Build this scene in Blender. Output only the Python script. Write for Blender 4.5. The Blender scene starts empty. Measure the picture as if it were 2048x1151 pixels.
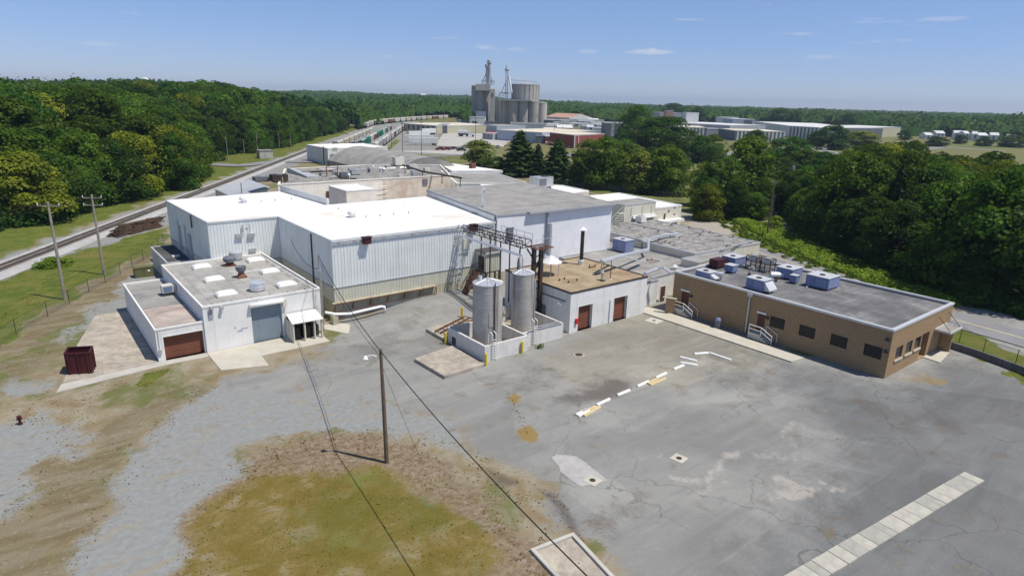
import bpy, math, random
import numpy as np
from mathutils import Vector, Matrix
random.seed(7); RNG = np.random.default_rng(11)
S = bpy.context.scene
COL = S.collection
# ------------------------------------------------------------------ camera model (metres; X along the block fronts, Y into the depth)
F = 1275.; CH = 25.
def _cam():
    p, r, az = math.radians(16.4), math.radians(1.5), math.radians(51.5)
    cp, sp, cr, sr = math.cos(p), math.sin(p), math.cos(r), math.sin(r)
    M0 = np.array([[cr,-sr,0],[sr,cr,0],[0,0,1]]) @ np.array([[1,0,0],[0,-sp,-cp],[0,cp,-sp]])
    W = np.eye(3); W[:2,0] = (math.sin(az), math.cos(az)); W[:2,1] = (-math.cos(az), math.sin(az))
    return M0 @ W
CM = _cam()
def at(p, z=0.):
    d = CM.T @ np.array([p[0]-1024, p[1]-575.5, F]); t = (z-CH)/d[2]
    return np.array([0,0,CH]) + d*t
def plane(p, ax, v):
    d = CM.T @ np.array([p[0]-1024, p[1]-575.5, F]); o = np.array([0,0,CH]); t = (v-o[ax])/d[ax]
    return o + d*t
def onx(p, x): return plane(p, 0, x)
def ony(p, y): return plane(p, 1, y)
def proj(x, y, z):
    c = CM @ np.array([x, y, z-CH]); return 1024+F*c[0]/c[2], 575.5+F*c[1]/c[2]
def hgt(base, ytop, z0=0.):
    b = at(base, z0); lo, hi = z0, z0+80
    for _ in range(40):
        m = (lo+hi)/2
        if proj(b[0], b[1], m)[1] > ytop: lo = m
        else: hi = m
    return lo-z0
def crop(x0, y0, s): return lambda x, y: (x0+x/s, y0+y/s)
K1=crop(0,120,3.8365);K2=crop(480,120,3.8365);K3=crop(900,120,3.8365);K4=crop(1400,120,3.1605);K5=crop(0,400,3.029);K6=crop(250,440,3.8356);K7=crop(320,350,4.096);K8=crop(780,340,3.938)
L1=crop(820,440,3.596);L2=crop(1100,340,4.6545);L3=crop(1260,480,3.103);L4=crop(1400,280,3.029);L5=crop(1700,560,5.2328);L6=crop(0,640,2.2519);L7=crop(520,680,2.4431);L8=crop(1000,640,2.2517)
M1=crop(860,200,6.827);M2=crop(1140,200,6.0235);M3=crop(1440,200,6.0235);M4=crop(1740,220,6.649);M5=crop(620,220,7.314);M6=crop(930,130,8.855);M7=crop(420,210,7.314);M8=crop(1500,900,3.737)
def sstep(a, b, x):
    t = np.clip((np.asarray(x, float)-a)/(b-a), 0, 1); return t*t*(3-2*t)
# ------------------------------------------------------------------ terrain
RD = np.array([0.5335, 0.8458]); RP = np.array([27.2, 160.9])          # the straight railway line
def left_of_rail(x, y): return -(x-RP[0])*RD[1] + (y-RP[1])*RD[0]
SKX = [-400, 0, 100, 290, 480, 640, 800, 940, 1100, 1200, 1450, 1550, 1620, 1700, 1850, 2048, 2400]
SKD = [8, 8, 9, 14, 6, 5, 4, 4, -1, -3, -8, -12, -8, -13, -16, -12, -12]
SKR = [1300, 1300, 1250, 1250, 1500, 2400, 3000, 3000, 2400, 1900, 1300, 1100, 1050, 1000, 960, 950, 950]
def azpx(x, y):
    c0 = CM[0,0]*x + CM[0,1]*y; c2 = CM[2,0]*x + CM[2,1]*y
    return np.where(c2 > 1e-3, 1024+F*c0/np.maximum(c2, 1e-3), np.where(c0 > 0, 2400, -400))
def ground_z(x, y):
    x = np.asarray(x, float); y = np.asarray(y, float)
    r = np.hypot(x, y); px = np.clip(azpx(x, y), -400, 2400)
    d = np.interp(px, SKX, SKD); R = np.interp(px, SKX, SKR)
    ridge = CH + d/F*R*0.98 - 17
    far = ridge*sstep(np.minimum(420, R*.5), R, r) - 30*sstep(R, R+900, r)
    l = left_of_rail(x, y)
    near = 10*sstep(18, 120, l)*sstep(90, 230, y)*(1-sstep(600, 1000, r))
    dock = 1.0*sstep(29, 40, x)*(1-sstep(48, 54, x))*sstep(59, 66.5, y)*(1-sstep(90, 100, y))
    return np.where(far > near, far, near) + dock if np.ndim(x) else float(max(far, near)+dock)
# ------------------------------------------------------------------ materials
class NT:
    def __init__(s, m): s.t = m.node_tree; s.n = s.t.nodes; s.l = s.t.links
    def new(s, typ, **kw):
        n = s.n.new(typ)
        for k, v in kw.items():
            if k.startswith('i_'):
                key = k[2:]; key = int(key) if key.isdigit() else key.replace('_', ' ')
                n.inputs[key].default_value = v
            else: setattr(n, k, v)
        return n
    def link(s, a, b): s.l.new(a, b)
    def mix(s, fac, a, b, mode='MIX'):
        n = s.new('ShaderNodeMix', data_type='RGBA', blend_type=mode)
        for inp, v in ((n.inputs[0], fac), (n.inputs[6], a), (n.inputs[7], b)):
            if isinstance(v, (int, float)): inp.default_value = v
            elif isinstance(v, (tuple, list)): inp.default_value = (*v[:3], 1)
            else: s.link(v, inp)
        return n.outputs[2]
    def math(s, op, a, b=0., clamp=False):
        n = s.new('ShaderNodeMath', operation=op, use_clamp=clamp)
        for inp, v in ((n.inputs[0], a), (n.inputs[1], b)):
            if isinstance(v, (int, float)): inp.default_value = v
            else: s.link(v, inp)
        return n.outputs[0]
    def noise(s, vec, scale, detail=4, rough=.6, dist=0.):
        n = s.new('ShaderNodeTexNoise', i_Scale=scale, i_Detail=detail, i_Roughness=rough, i_Distortion=dist)
        s.link(vec, n.inputs['Vector']); return n.outputs['Fac']
    def ramp(s, v, a, b, lo=0., hi=1.):
        n = s.new('ShaderNodeMapRange', interpolation_type='SMOOTHSTEP')
        n.inputs[1].default_value = a; n.inputs[2].default_value = b; n.inputs[3].default_value = lo; n.inputs[4].default_value = hi
        s.link(v, n.inputs[0]); return n.outputs[0]
    def mapping(s, vec, scale=(1,1,1), rot=(0,0,0), loc=(0,0,0)):
        n = s.new('ShaderNodeMapping'); n.inputs['Scale'].default_value = scale; n.inputs['Rotation'].default_value = rot; n.inputs['Location'].default_value = loc
        s.link(vec, n.inputs['Vector']); return n.outputs[0]
MATS = {}
def base_mat(name, rough=.8, metal=0., spec=.3):
    m = bpy.data.materials.new(name); m.use_nodes = True
    t = NT(m); b = m.node_tree.nodes['Principled BSDF']
    b.inputs['Roughness'].default_value = rough; b.inputs['Metallic'].default_value = metal
    b.inputs['Specular IOR Level'].default_value = spec
    MATS[name] = m
    return m, t, b
def weathered(name, col, rough=.8, metal=0., var=.15, scale=.6, stain=None, stain_amt=.5, stain_scale=.25, streak=None, streak_amt=.5, grain=.12, bump=.0, streak_scale=1.6, seams=None, spec=.3):
    m, t, b = base_mat(name, rough, metal, spec)
    co = t.new('ShaderNodeTexCoord').outputs['Object']
    n1 = t.noise(co, scale, 5, .65)
    c = t.mix(t.ramp(n1, .3, .7), tuple(x*(1-var) for x in col), tuple(min(1, x*(1+var)) for x in col))
    if stain:
        n2 = t.noise(co, stain_scale, 6, .7, .6)
        f = t.math('MULTIPLY', t.ramp(n2, .48, .68), stain_amt); c = t.mix(f, c, stain)
    if streak:
        n3 = t.noise(t.mapping(co, (streak_scale, streak_scale, .09)), 1., 5, .65)
        f = t.math('MULTIPLY', t.ramp(n3, .5, .72), streak_amt); c = t.mix(f, c, streak)
    if seams:                                          # (length, width, rotation, colour, amount): sheet joints of a roof membrane
        br = t.new('ShaderNodeTexBrick', offset=.5, i_Scale=1.0)
        br.inputs['Mortar Size'].default_value = seams[5] if len(seams) > 5 else .05; br.inputs['Brick Width'].default_value = seams[0]; br.inputs['Row Height'].default_value = seams[1]
        br.inputs['Color1'].default_value = (.86,.86,.86,1); br.inputs['Color2'].default_value = (1.1,1.1,1.1,1); br.inputs['Mortar'].default_value = (.45,.45,.45,1)
        t.link(t.mapping(co, (1,1,1), (0,0,seams[2])), br.inputs['Vector'])
        c = t.mix(seams[4], c, br.outputs['Color'], 'MULTIPLY')
    n4 = t.noise(co, 14., 3, .7)
    c = t.mix(grain, c, t.mix(n4, (.35,.35,.35), (1.,1.,1.)), 'OVERLAY')
    t.link(c, b.inputs['Base Color'])
    if bump:
        bp = t.new('ShaderNodeBump', i_Strength=bump, i_Distance=.05); t.link(n4, bp.inputs['Height']); t.link(bp.outputs[0], b.inputs['Normal'])
    return m
def brick(name, c1, c2, mortar, scale=1.):
    m, t, b = base_mat(name, .9)
    co = t.new('ShaderNodeTexCoord').outputs['Object']
    sx = t.new('ShaderNodeSeparateXYZ'); t.link(co, sx.inputs[0])
    cb = t.new('ShaderNodeCombineXYZ'); t.link(t.math('ADD', sx.outputs[0], sx.outputs[1]), cb.inputs[0]); t.link(sx.outputs[2], cb.inputs[1])
    br = t.new('ShaderNodeTexBrick', i_Scale=scale)
    br.inputs['Brick Width'].default_value = .3; br.inputs['Row Height'].default_value = .1; br.inputs['Mortar Size'].default_value = .01
    br.inputs['Color1'].default_value = (*c1,1); br.inputs['Color2'].default_value = (*c2,1); br.inputs['Mortar'].default_value = (*mortar,1)
    t.link(cb.outputs[0], br.inputs['Vector'])
    n = t.noise(co, .5, 5, .65)
    c = t.mix(.5, br.outputs['Color'], t.mix(n, (.7,.7,.7), (1.25,1.22,1.2)), 'MULTIPLY')
    t.link(c, b.inputs['Base Color']); return m
weathered('white_membrane', (.81,.81,.79), .7, var=.05, seams=(30.,2.2,0,0,.10,.02), stain=(.60,.52,.42), stain_amt=.6, stain_scale=.10, grain=.05)
weathered('white_paint', (.74,.74,.73), .8, var=.06, stain=(.55,.53,.5), stain_amt=.35, stain_scale=.3, streak=(.45,.42,.38), streak_amt=.35)
weathered('cool_white_paint', (.79,.80,.83), .7, var=.04, stain=(.6,.62,.66), stain_amt=.3, streak=(.5,.5,.52), streak_amt=.25, grain=.05)
weathered('clad_pale', (.76,.785,.775), .45, .15, var=.06, scale=.3, streak=(.45,.5,.5), streak_amt=.4, grain=.04)
weathered('clad_beige', (.55,.545,.46), .5, .1, var=.06, streak=(.4,.37,.28), streak_amt=.4, grain=.04)
weathered('concrete_beige', (.42,.39,.29), .9, var=.12, stain=(.26,.22,.15), stain_amt=.6, stain_scale=.35, streak=(.2,.14,.08), streak_amt=.6, bump=.1)
weathered('cream_paint', (.80,.77,.69), .85, var=.07, stain=(.58,.5,.38), stain_amt=.4, streak=(.5,.43,.33), streak_amt=.3)
weathered('patched_brick', (.64,.57,.47), .9, var=.15, scale=.5, stain=(.42,.28,.21), stain_amt=.6, stain_scale=.3)
weathered('light_beige', (.64,.61,.52), .85, var=.06, stain=(.5,.46,.38), stain_amt=.4, streak=(.42,.38,.3), streak_amt=.3)
weathered('roof_grey', (.285,.275,.26), .9, var=.14, scale=.35, stain=(.17,.165,.16), stain_amt=.7, stain_scale=.2, grain=.25, seams=(9.,1.,0,0,.55,.03))
weathered('roof_grey_panel', (.34,.33,.31), .9, var=.1, scale=.5, stain=(.22,.21,.19), stain_amt=.6, stain_scale=.35, grain=.25, seams=(3.4,1.2,1.5708,0,.6,.035))
weathered('roof_dark', (.135,.135,.14), .9, var=.25, scale=.3, stain=(.28,.27,.255), stain_amt=.7, stain_scale=.3, grain=.3, seams=(14.,1.,0,0,.4,.05))
weathered('roof_mottled', (.27,.26,.245), .9, var=.32, scale=1.1, stain=(.07,.068,.065), stain_amt=.9, stain_scale=.5, grain=.35, seams=(12.,1.1,0,0,.6,.07))
weathered('roof_pinkish', (.40,.34,.30), .9, var=.18, scale=.35, stain=(.22,.17,.15), stain_amt=.7, stain_scale=.3, grain=.2)
weathered('roof_rust', (.33,.26,.165), .85, var=.24, scale=.45, stain=(.25,.16,.105), stain_amt=.6, stain_scale=.16, grain=.12)
weathered('roof_black', (.06,.06,.06), .85, var=.3, stain=(.16,.15,.14), stain_amt=.5)
weathered('metal_trim', (.62,.63,.64), .45, .3, var=.06, grain=.05)
weathered('galvanised', (.50,.51,.52), .45, .5, var=.12, grain=.08)
weathered('silver_bright', (.72,.73,.75), .35, .55, var=.08, grain=.05)
weathered('tank_metal', (.43,.415,.39), .65, .05, var=.14, stain=(.33,.30,.26), stain_amt=.6, streak=(.15,.125,.10), streak_amt=.85, streak_scale=2.2, grain=.08)
weathered('steel_dark', (.055,.045,.04), .7, .2, var=.3, stain=(.16,.07,.03), stain_amt=.6, stain_scale=1.)
weathered('steel_rust', (.15,.07,.04), .85, .1, var=.3, stain=(.30,.16,.08), stain_amt=.6, stain_scale=1.2)
weathered('door_brown', (.19,.07,.042), .7, var=.15, stain=(.12,.05,.03), stain_amt=.5, stain_scale=.7)
weathered('door_dark_brown', (.10,.045,.03), .7, var=.15)
weathered('door_grey', (.23,.285,.34), .6, .1, var=.05, streak=(.18,.22,.26), streak_amt=.4)
weathered('blue_paint', (.12,.16,.36), .6, var=.1)
weathered('dumpster_red', (.065,.012,.016), .6, .1, var=.25, stain=(.06,.02,.015), stain_amt=.6, stain_scale=1.2)
weathered('maroon', (.065,.02,.024), .6, var=.15)
weathered('olive', (.12,.12,.05), .7, var=.12)
weathered('ac_cream', (.58,.57,.50), .6, .05, var=.06, streak=(.42,.40,.34), streak_amt=.3)
weathered('ac_shade_blue', (.17,.21,.385), .55, .15, var=.05, streak=(.40,.40,.42), streak_amt=.3, grain=.05)  # blue shade of the rooftop units' side faces is put into this colour
weathered('ac_blue', (.28,.34,.50), .55, .15, var=.08)
weathered('white_plastic', (.86,.86,.85), .4, var=.03, grain=.03)
weathered('concrete', (.43,.41,.37), .9, var=.1, stain=(.30,.28,.24), stain_amt=.5, stain_scale=.4, grain=.2, bump=.1)
weathered('concrete_pale', (.47,.445,.38), .9, var=.08, stain=(.42,.38,.29), stain_amt=.5, stain_scale=.5, grain=.15)
weathered('concrete_old', (.34,.30,.25), .95, var=.2, scale=1., stain=(.50,.46,.37), stain_amt=.8, stain_scale=.45, grain=.25, bump=.2, seams=(6.,4.2,.1,0,.25,.05))
weathered('patch_grey', (.36,.345,.335), .9, var=.1, scale=1.2, stain=(.30,.28,.26), stain_amt=.5, stain_scale=.8, grain=.3)
weathered('wall_plaster', (.66,.65,.62), .9, var=.08, stain=(.50,.46,.42), stain_amt=.5, stain_scale=.6, streak=(.40,.34,.28), streak_amt=.5)
weathered('slab_grey', (.33,.32,.285), .9, var=.12, scale=1.2, stain=(.31,.29,.25), stain_amt=.6, stain_scale=.8, grain=.25)
weathered('slab_pale', (.40,.385,.335), .9, var=.12, scale=1.2, stain=(.36,.34,.29), stain_amt=.6, stain_scale=.8, grain=.25)
weathered('stop_white', (.78,.78,.76), .8, var=.06)
weathered('stop_tan', (.58,.47,.27), .85, var=.1)
weathered('yellow_paint', (.62,.48,.03), .6, var=.1, stain=(.35,.25,.08), stain_amt=.4, stain_scale=2.)
weathered('red_paint', (.5,.02,.03), .5, var=.1)
weathered('wood_pole', (.14,.105,.075), .9, var=.2, scale=1.2, streak=(.06,.045,.035), streak_amt=.6, streak_scale=4.)
weathered('wood_pole_grey', (.30,.27,.22), .9, var=.2, scale=1.2, streak=(.16,.14,.11), streak_amt=.6, streak_scale=4.)
weathered('timber_tie', (.085,.055,.038), .95, var=.4, scale=.8, grain=.3)
weathered('rail_steel', (.10,.07,.055), .5, .5, var=.1)
weathered('sleeper', (.20,.18,.16), .95, var=.25)
weathered('ballast', (.33,.325,.32), .95, var=.12, scale=.5, stain=(.25,.23,.2), stain_amt=.5, grain=.6, bump=.4)
weathered('road_asphalt', (.21,.21,.22), .9, var=.08, scale=.3, stain=(.16,.16,.17), stain_amt=.5, grain=.3)
weathered('parking_pale', (.40,.38,.35), .9, var=.08, scale=.08, stain=(.30,.29,.28), stain_amt=.5, stain_scale=.03, grain=.2)
weathered('yard_grass', (.13,.135,.04), .95, var=.25, scale=.06, stain=(.09,.12,.03), stain_amt=.7, stain_scale=.04, grain=.3)
weathered('line_yellow', (.62,.50,.25), .8, var=.15)
weathered('black_rubber', (.02,.02,.02), .8)
weathered('wire_black', (.015,.015,.015), .6)
weathered('bark', (.085,.065,.05), .95, var=.3, scale=2.)
weathered('silo_concrete', (.36,.335,.30), .9, var=.08, scale=.03, stain=(.27,.25,.225), stain_amt=.5, stain_scale=.04, streak=(.17,.15,.135), streak_amt=.75, streak_scale=.16, grain=.05)
weathered('silo_light', (.44,.42,.38), .9, var=.08, scale=.03, streak=(.28,.26,.23), streak_amt=.5, streak_scale=.2, grain=.05)
weathered('silo_blue', (.30,.33,.42), .8, var=.1, scale=.05)
weathered('warehouse_blue', (.38,.43,.52), .7, var=.05, scale=.1)
weathered('factory_white', (.62,.62,.60), .8, var=.06, scale=.1)
weathered('factory_grey', (.36,.38,.41), .8, var=.1, scale=.1)
weathered('factory_dark', (.14,.15,.17), .8, var=.15, scale=.1)
weathered('factory_tan', (.47,.44,.32), .85, var=.06, scale=.05)
weathered('roof_tan', (.60,.54,.42), .85, var=.1, scale=.05)
weathered('roof_red', (.42,.25,.19), .85, var=.1, scale=.05)
for nm, c in dict(hopper_grey=(.36,.36,.35), hopper_light=(.52,.51,.48), hopper_green=(.03,.20,.13), hopper_brown=(.23,.10,.07), hopper_black=(.03,.03,.035), hopper_tan=(.50,.45,.36)).items():
    weathered(nm, c, .7, var=.15, scale=.2, streak=tuple(x*.6 for x in c), streak_amt=.5)
for nm, c in dict(car_red=(.30,.02,.03), car_black=(.02,.02,.025), car_white=(.8,.8,.8), car_navy=(.03,.05,.12), car_silver=(.4,.42,.45), car_blue=(.04,.09,.3)).items():
    weathered(nm, c, .25, .2, var=.02, grain=.0, spec=.6)
brick('brick_tan', (.365,.24,.125), (.29,.185,.095), (.34,.265,.175))
brick('brick_red', (.32,.05,.04), (.25,.04,.035), (.3,.2,.17))
def glass(name, c):
    m, t, b = base_mat(name, .15, 0, .35); b.inputs['Base Color'].default_value = (*c, 1); return m
glass('glass_dark', (.015,.017,.02)); glass('glass_car', (.02,.025,.03))
def mesh_wire():
    m, t, b = base_mat('chain_link', .5, .6); b.inputs['Base Color'].default_value = (.3,.31,.3,1); b.inputs['Alpha'].default_value = .16; return m
mesh_wire()
def foliage(name, c_dark, c_mid, c_light, trans=.3, spread=.035):
    m = bpy.data.materials.new(name); m.use_nodes = True; MATS[name] = m
    t = NT(m); t.n.clear()
    out = t.new('ShaderNodeOutputMaterial')
    oi = t.new('ShaderNodeObjectInfo').outputs['Random']
    co = t.new('ShaderNodeTexCoord').outputs['Object']
    n = t.noise(co, .55, 3, .6); n2 = t.noise(co, 3.5, 2, .5)
    f = t.math('ADD', t.math('MULTIPLY', n, .7), t.math('MULTIPLY', n2, .45))
    c = t.mix(t.ramp(f, .35, .58), c_dark, c_mid); c = t.mix(t.ramp(f, .52, .78), c, c_light)
    hs = t.new('ShaderNodeHueSaturation'); hs.inputs['Saturation'].default_value = 1.0
    t.link(t.math('ADD', t.math('MULTIPLY', oi, spread), .5-spread*.55), hs.inputs['Hue'])
    r2 = t.math('FRACT', t.math('MULTIPLY', oi, 37.7)); t.link(t.math('ADD', t.math('MULTIPLY', r2, .85), .5), hs.inputs['Value'])
    t.link(c, hs.inputs['Color'])
    d = t.new('ShaderNodeBsdfDiffuse'); tr = t.new('ShaderNodeBsdfTranslucent'); gl = t.new('ShaderNodeBsdfGlossy', i_Roughness=.45)
    t.link(hs.outputs[0], d.inputs[0]); t.link(t.mix(.6, hs.outputs[0], (.16,.22,.02)), tr.inputs[0]); gl.inputs[0].default_value = (.5,.5,.45,1)
    ms = t.new('ShaderNodeMixShader', i_0=trans); t.link(d.outputs[0], ms.inputs[1]); t.link(tr.outputs[0], ms.inputs[2])
    m2 = t.new('ShaderNodeMixShader', i_0=.012); t.link(ms.outputs[0], m2.inputs[1]); t.link(gl.outputs[0], m2.inputs[2])
    t.link(m2.outputs[0], out.inputs[0]); return m
foliage('leaf_green', (.014,.052,.005), (.050,.120,.010), (.14,.215,.022))
foliage('leaf_yellow', (.055,.098,.008), (.15,.19,.014), (.30,.31,.03), .3, .02)
foliage('leaf_dark', (.008,.034,.006), (.028,.078,.010), (.08,.145,.018))
foliage('leaf_pine', (.016,.045,.014), (.032,.075,.017), (.07,.115,.025), .15)
foliage('leaf_light', (.07,.105,.015), (.13,.17,.025), (.22,.24,.05), .3, .03)
foliage('leaf_wood', (.014,.044,.008), (.034,.085,.012), (.075,.135,.02), .15)
foliage('weed', (.07,.15,.012), (.13,.215,.02), (.23,.29,.04), .3, .03)
foliage('dry_tuft', (.12,.10,.05), (.17,.13,.06), (.25,.20,.10), .2, .02)
foliage('grass_blade', (.15,.145,.025), (.22,.195,.045), (.30,.255,.085), .3, .02)
# ------------------------------------------------------------------ mesh building
WORLD = {}
class MB:
    def __init__(s): s.v = []; s.f = []
    def face(s, pts):
        i = len(s.v); s.v += [tuple(map(float, p)) for p in pts]; s.f.append(tuple(range(i, i+len(pts))))
        return s
    def prism(s, poly, z0, z1, top=True, bottom=False, sides=True):
        n = len(poly)
        z0s = z0 if hasattr(z0, '__len__') else [z0]*n; z1s = z1 if hasattr(z1, '__len__') else [z1]*n
        i = len(s.v)
        s.v += [(float(p[0]), float(p[1]), float(z)) for p, z in zip(poly, z0s)] + [(float(p[0]), float(p[1]), float(z)) for p, z in zip(poly, z1s)]
        if sides:
            for k in range(n): j = (k+1) % n; s.f.append((i+k, i+j, i+n+j, i+n+k))
        if top: s.f.append(tuple(i+n+k for k in range(n)))
        if bottom: s.f.append(tuple(i+k for k in reversed(range(n))))
        return s
    def box(s, x0, y0, z0, x1, y1, z1):
        return s.prism([(x0,y0),(x1,y0),(x1,y1),(x0,y1)], z0, z1, True, True)
    def obox(s, c, sx, sy, sz, rz=0., tilt=0.):         # centred on c, resting on c.z
        ca, sa = math.cos(rz), math.sin(rz)
        P = [(c[0]+ca*a-sa*b, c[1]+sa*a+ca*b) for a, b in ((-sx/2,-sy/2),(sx/2,-sy/2),(sx/2,sy/2),(-sx/2,sy/2))]
        return s.prism(P, c[2], c[2]+sz, True, True)
    def bar(s, a, b, w, h=None):                        # a straight square bar from a to b
        return s.tube([a, b], w/2*1.414, 4, twist=math.pi/4)
    def tube(s, pts, r, n=8, caps=True, twist=0.):
        P = [Vector(p) for p in pts]; rs = r if hasattr(r, '__len__') else [r]*len(P)
        i0 = len(s.v)
        for k, p in enumerate(P):
            d = (P[min(k+1, len(P)-1)]-P[max(k-1, 0)])
            if d.length < 1e-9: d = Vector((0,0,1))
            d.normalize(); u = d.cross(Vector((0,0,1)))
            if u.length < 1e-3: u = Vector((1,0,0))
            u.normalize(); w = d.cross(u)
            for q in range(n):
                a = 2*math.pi*q/n+twist; s.v.append(tuple(p+(u*math.cos(a)+w*math.sin(a))*rs[k]))
        for k in range(len(P)-1):
            for q in range(n):
                a = i0+k*n+q; b = i0+k*n+(q+1) % n; s.f.append((a, b, b+n, a+n))
        if caps:
            s.f.append(tuple(i0+q for q in reversed(range(n)))); e = i0+(len(P)-1)*n; s.f.append(tuple(e+q for q in range(n)))
        return s
    def lathe(s, c, prof, n=24):                        # prof: (radius, height) pairs
        i0 = len(s.v)
        for (r, z) in prof:
            for q in range(n): a = 2*math.pi*q/n; s.v.append((c[0]+r*math.cos(a), c[1]+r*math.sin(a), c[2]+z))
        for k in range(len(prof)-1):
            for q in range(n):
                a = i0+k*n+q; b = i0+k*n+(q+1) % n; s.f.append((a, b, b+n, a+n))
        s.f.append(tuple(i0+q for q in reversed(range(n)))); e = i0+(len(prof)-1)*n; s.f.append(tuple(e+q for q in range(n)))
        return s
    def wall(s, p0, p1, z0, z1, holes=()):              # a wall whose outside is on the right of p0->p1; holes = (s0, s1, za, zb, depth)
        p0 = np.array(p0[:2], float); p1 = np.array(p1[:2], float); L = np.hypot(*(p1-p0)); d = (p1-p0)/L; n = np.array([d[1], -d[0]])
        P = lambda a, z, dep=0: (*(p0+d*a-n*dep), z)
        xs = sorted({0, L, *[h[0] for h in holes], *[h[1] for h in holes]}); zs = sorted({z0, z1, *[h[2] for h in holes], *[h[3] for h in holes]})
        for a, b in zip(xs, xs[1:]):
            for u, w in zip(zs, zs[1:]):
                if any(h[0]-1e-6 <= a and b <= h[1]+1e-6 and h[2]-1e-6 <= u and w <= h[3]+1e-6 for h in holes): continue
                s.face([P(a,u), P(b,u), P(b,w), P(a,w)])
        for (a, b, u, w, dep) in holes:
            s.face([P(a,u), P(a,u,dep), P(a,w,dep), P(a,w)]); s.face([P(b,u,dep), P(b,u), P(b,w), P(b,w,dep)])
            s.face([P(a,w), P(a,w,dep), P(b,w,dep), P(b,w)]); s.face([P(a,u), P(b,u), P(b,u,dep), P(a,u,dep)])
        return s
    def corr(s, p0, p1, z0, z1, pitch=.38, depth=.045):  # ribbed sheet cladding
        p0 = np.array(p0[:2], float); p1 = np.array(p1[:2], float); L = np.hypot(*(p1-p0)); d = (p1-p0)/L; n = np.array([d[1], -d[0]])
        k = max(1, int(L/pitch)); pt = L/k; prof = []
        for i in range(k): prof += [(i*pt, 0), (i*pt+pt*.55, 0), (i*pt+pt*.66, depth), (i*pt+pt*.9, depth)]
        prof.append((L, 0))
        for (a, e), (b, g) in zip(prof, prof[1:]):
            A = p0+d*a+n*e; B = p0+d*b+n*g; s.face([(*A,z0), (*B,z0), (*B,z1), (*A,z1)])
        return s
    def build(s, name, mat, parent=None, loc=None, smooth=False):
        o3 = Vector(loc) if loc is not None else (WORLD[parent.name].copy() if parent else Vector((0,0,0)))
        me = bpy.data.meshes.new(name); me.from_pydata([(a-o3.x, b-o3.y, c-o3.z) for a, b, c in s.v], [], s.f); me.update()
        if mat: me.materials.append(MATS[mat])
        if smooth:
            for p in me.polygons: p.use_smooth = True
        o = bpy.data.objects.new(name, me); COL.objects.link(o)
        if parent: o.parent = parent
        else: o.location = o3
        WORLD[o.name] = o3
        return o
def tag(o, label=None, cat=None, group=None, kind=None):
    if label: o['label'] = label
    if cat: o['category'] = cat
    if group: o['group'] = group
    if kind: o['kind'] = kind
    return o
def root(name, loc, label, cat, group=None):
    o = bpy.data.objects.new(name, None); COL.objects.link(o); o.location = loc; WORLD[o.name] = Vector(loc); o.empty_display_size = .5
    return tag(o, label, cat, group)
def copy_tree(o, parent=None, depth=0):
    c = o.copy(); COL.objects.link(c); c.parent = parent
    WORLD[c.name] = WORLD[o.name].copy()
    for ch in list(o.children): copy_tree(ch, c, depth+1)
    return c
def offset_poly(poly, d):                               # inward by d (counter-clockwise polygon)
    n = len(poly); out = []
    for i in range(n):
        a, b, c = np.array(poly[i-1][:2], float), np.array(poly[i][:2], float), np.array(poly[(i+1) % n][:2], float)
        u = (b-a)/np.hypot(*(b-a)); v = (c-b)/np.hypot(*(c-b)); nu = np.array([-u[1], u[0]]); nv = np.array([-v[1], v[0]])
        m = nu+nv; m = m/np.dot(m, m)*2
        out.append(b + m*d)
    return out
def ring(mb, poly, out, inn, z0, z1):                   # a coping / gutter that follows a roof edge
    A = offset_poly(poly, -out); B = offset_poly(poly, inn); n = len(poly)
    for i in range(n):
        j = (i+1) % n
        a0, a1, b0, b1 = A[i], A[j], B[i], B[j]
        mb.face([(*a0,z0),(*a1,z0),(*a1,z1),(*a0,z1)]); mb.face([(*a0,z1),(*a1,z1),(*b1,z1),(*b0,z1)])
        mb.face([(*b1,z0),(*b0,z0),(*b0,z1),(*b1,z1)]); mb.face([(*a1,z0),(*a0,z0),(*b0,z0),(*b1,z0)])
    return mb
def rect(x0, y0, x1, y1): return [(x0,y0),(x1,y0),(x1,y1),(x0,y1)]
def flat_bld(r, poly, z0, z1, wall, roof, trim='metal_trim', tw=.22, drop=.12, th=.16, holes={}, tout=.05):
    w = MB(); n = len(poly)
    for i in range(n): w.wall(poly[i], poly[(i+1) % n], z0, z1, holes.get(i, ()))
    w.build('wall', wall, r)
    MB().prism(offset_poly(poly, .02), z1-drop-.02, z1-drop, True, False).build('roof', roof, r)
    if trim: ring(MB(), poly, tout, tw, z1-th, z1+.035).build('roof_trim', trim, r)
def panel(r, name, mat, p0, p1, s0, s1, z0, z1, depth, thick=.04, ribs=0, inset=0.):
    """a door / pane standing at the back of a recess"""
    p0 = np.array(p0[:2], float); p1 = np.array(p1[:2], float); L = np.hypot(*(p1-p0)); d = (p1-p0)/L; n = np.array([d[1], -d[0]])
    m = MB(); rows = max(1, ribs); zz = np.linspace(z0+inset, z1-inset, rows+1); e = .012 if ribs else 0
    P = lambda a, dep: p0+d*a-n*dep
    for k in range(rows):
        g = .02 if ribs else 0
        A, B = P(s0+inset, depth-thick), P(s1-inset, depth-thick); C, D = P(s1-inset, depth+.02), P(s0+inset, depth+.02)
        m.prism([A, B, C, D], zz[k]+g, zz[k+1], True, True)
    return m.build(name, mat, r)
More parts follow.
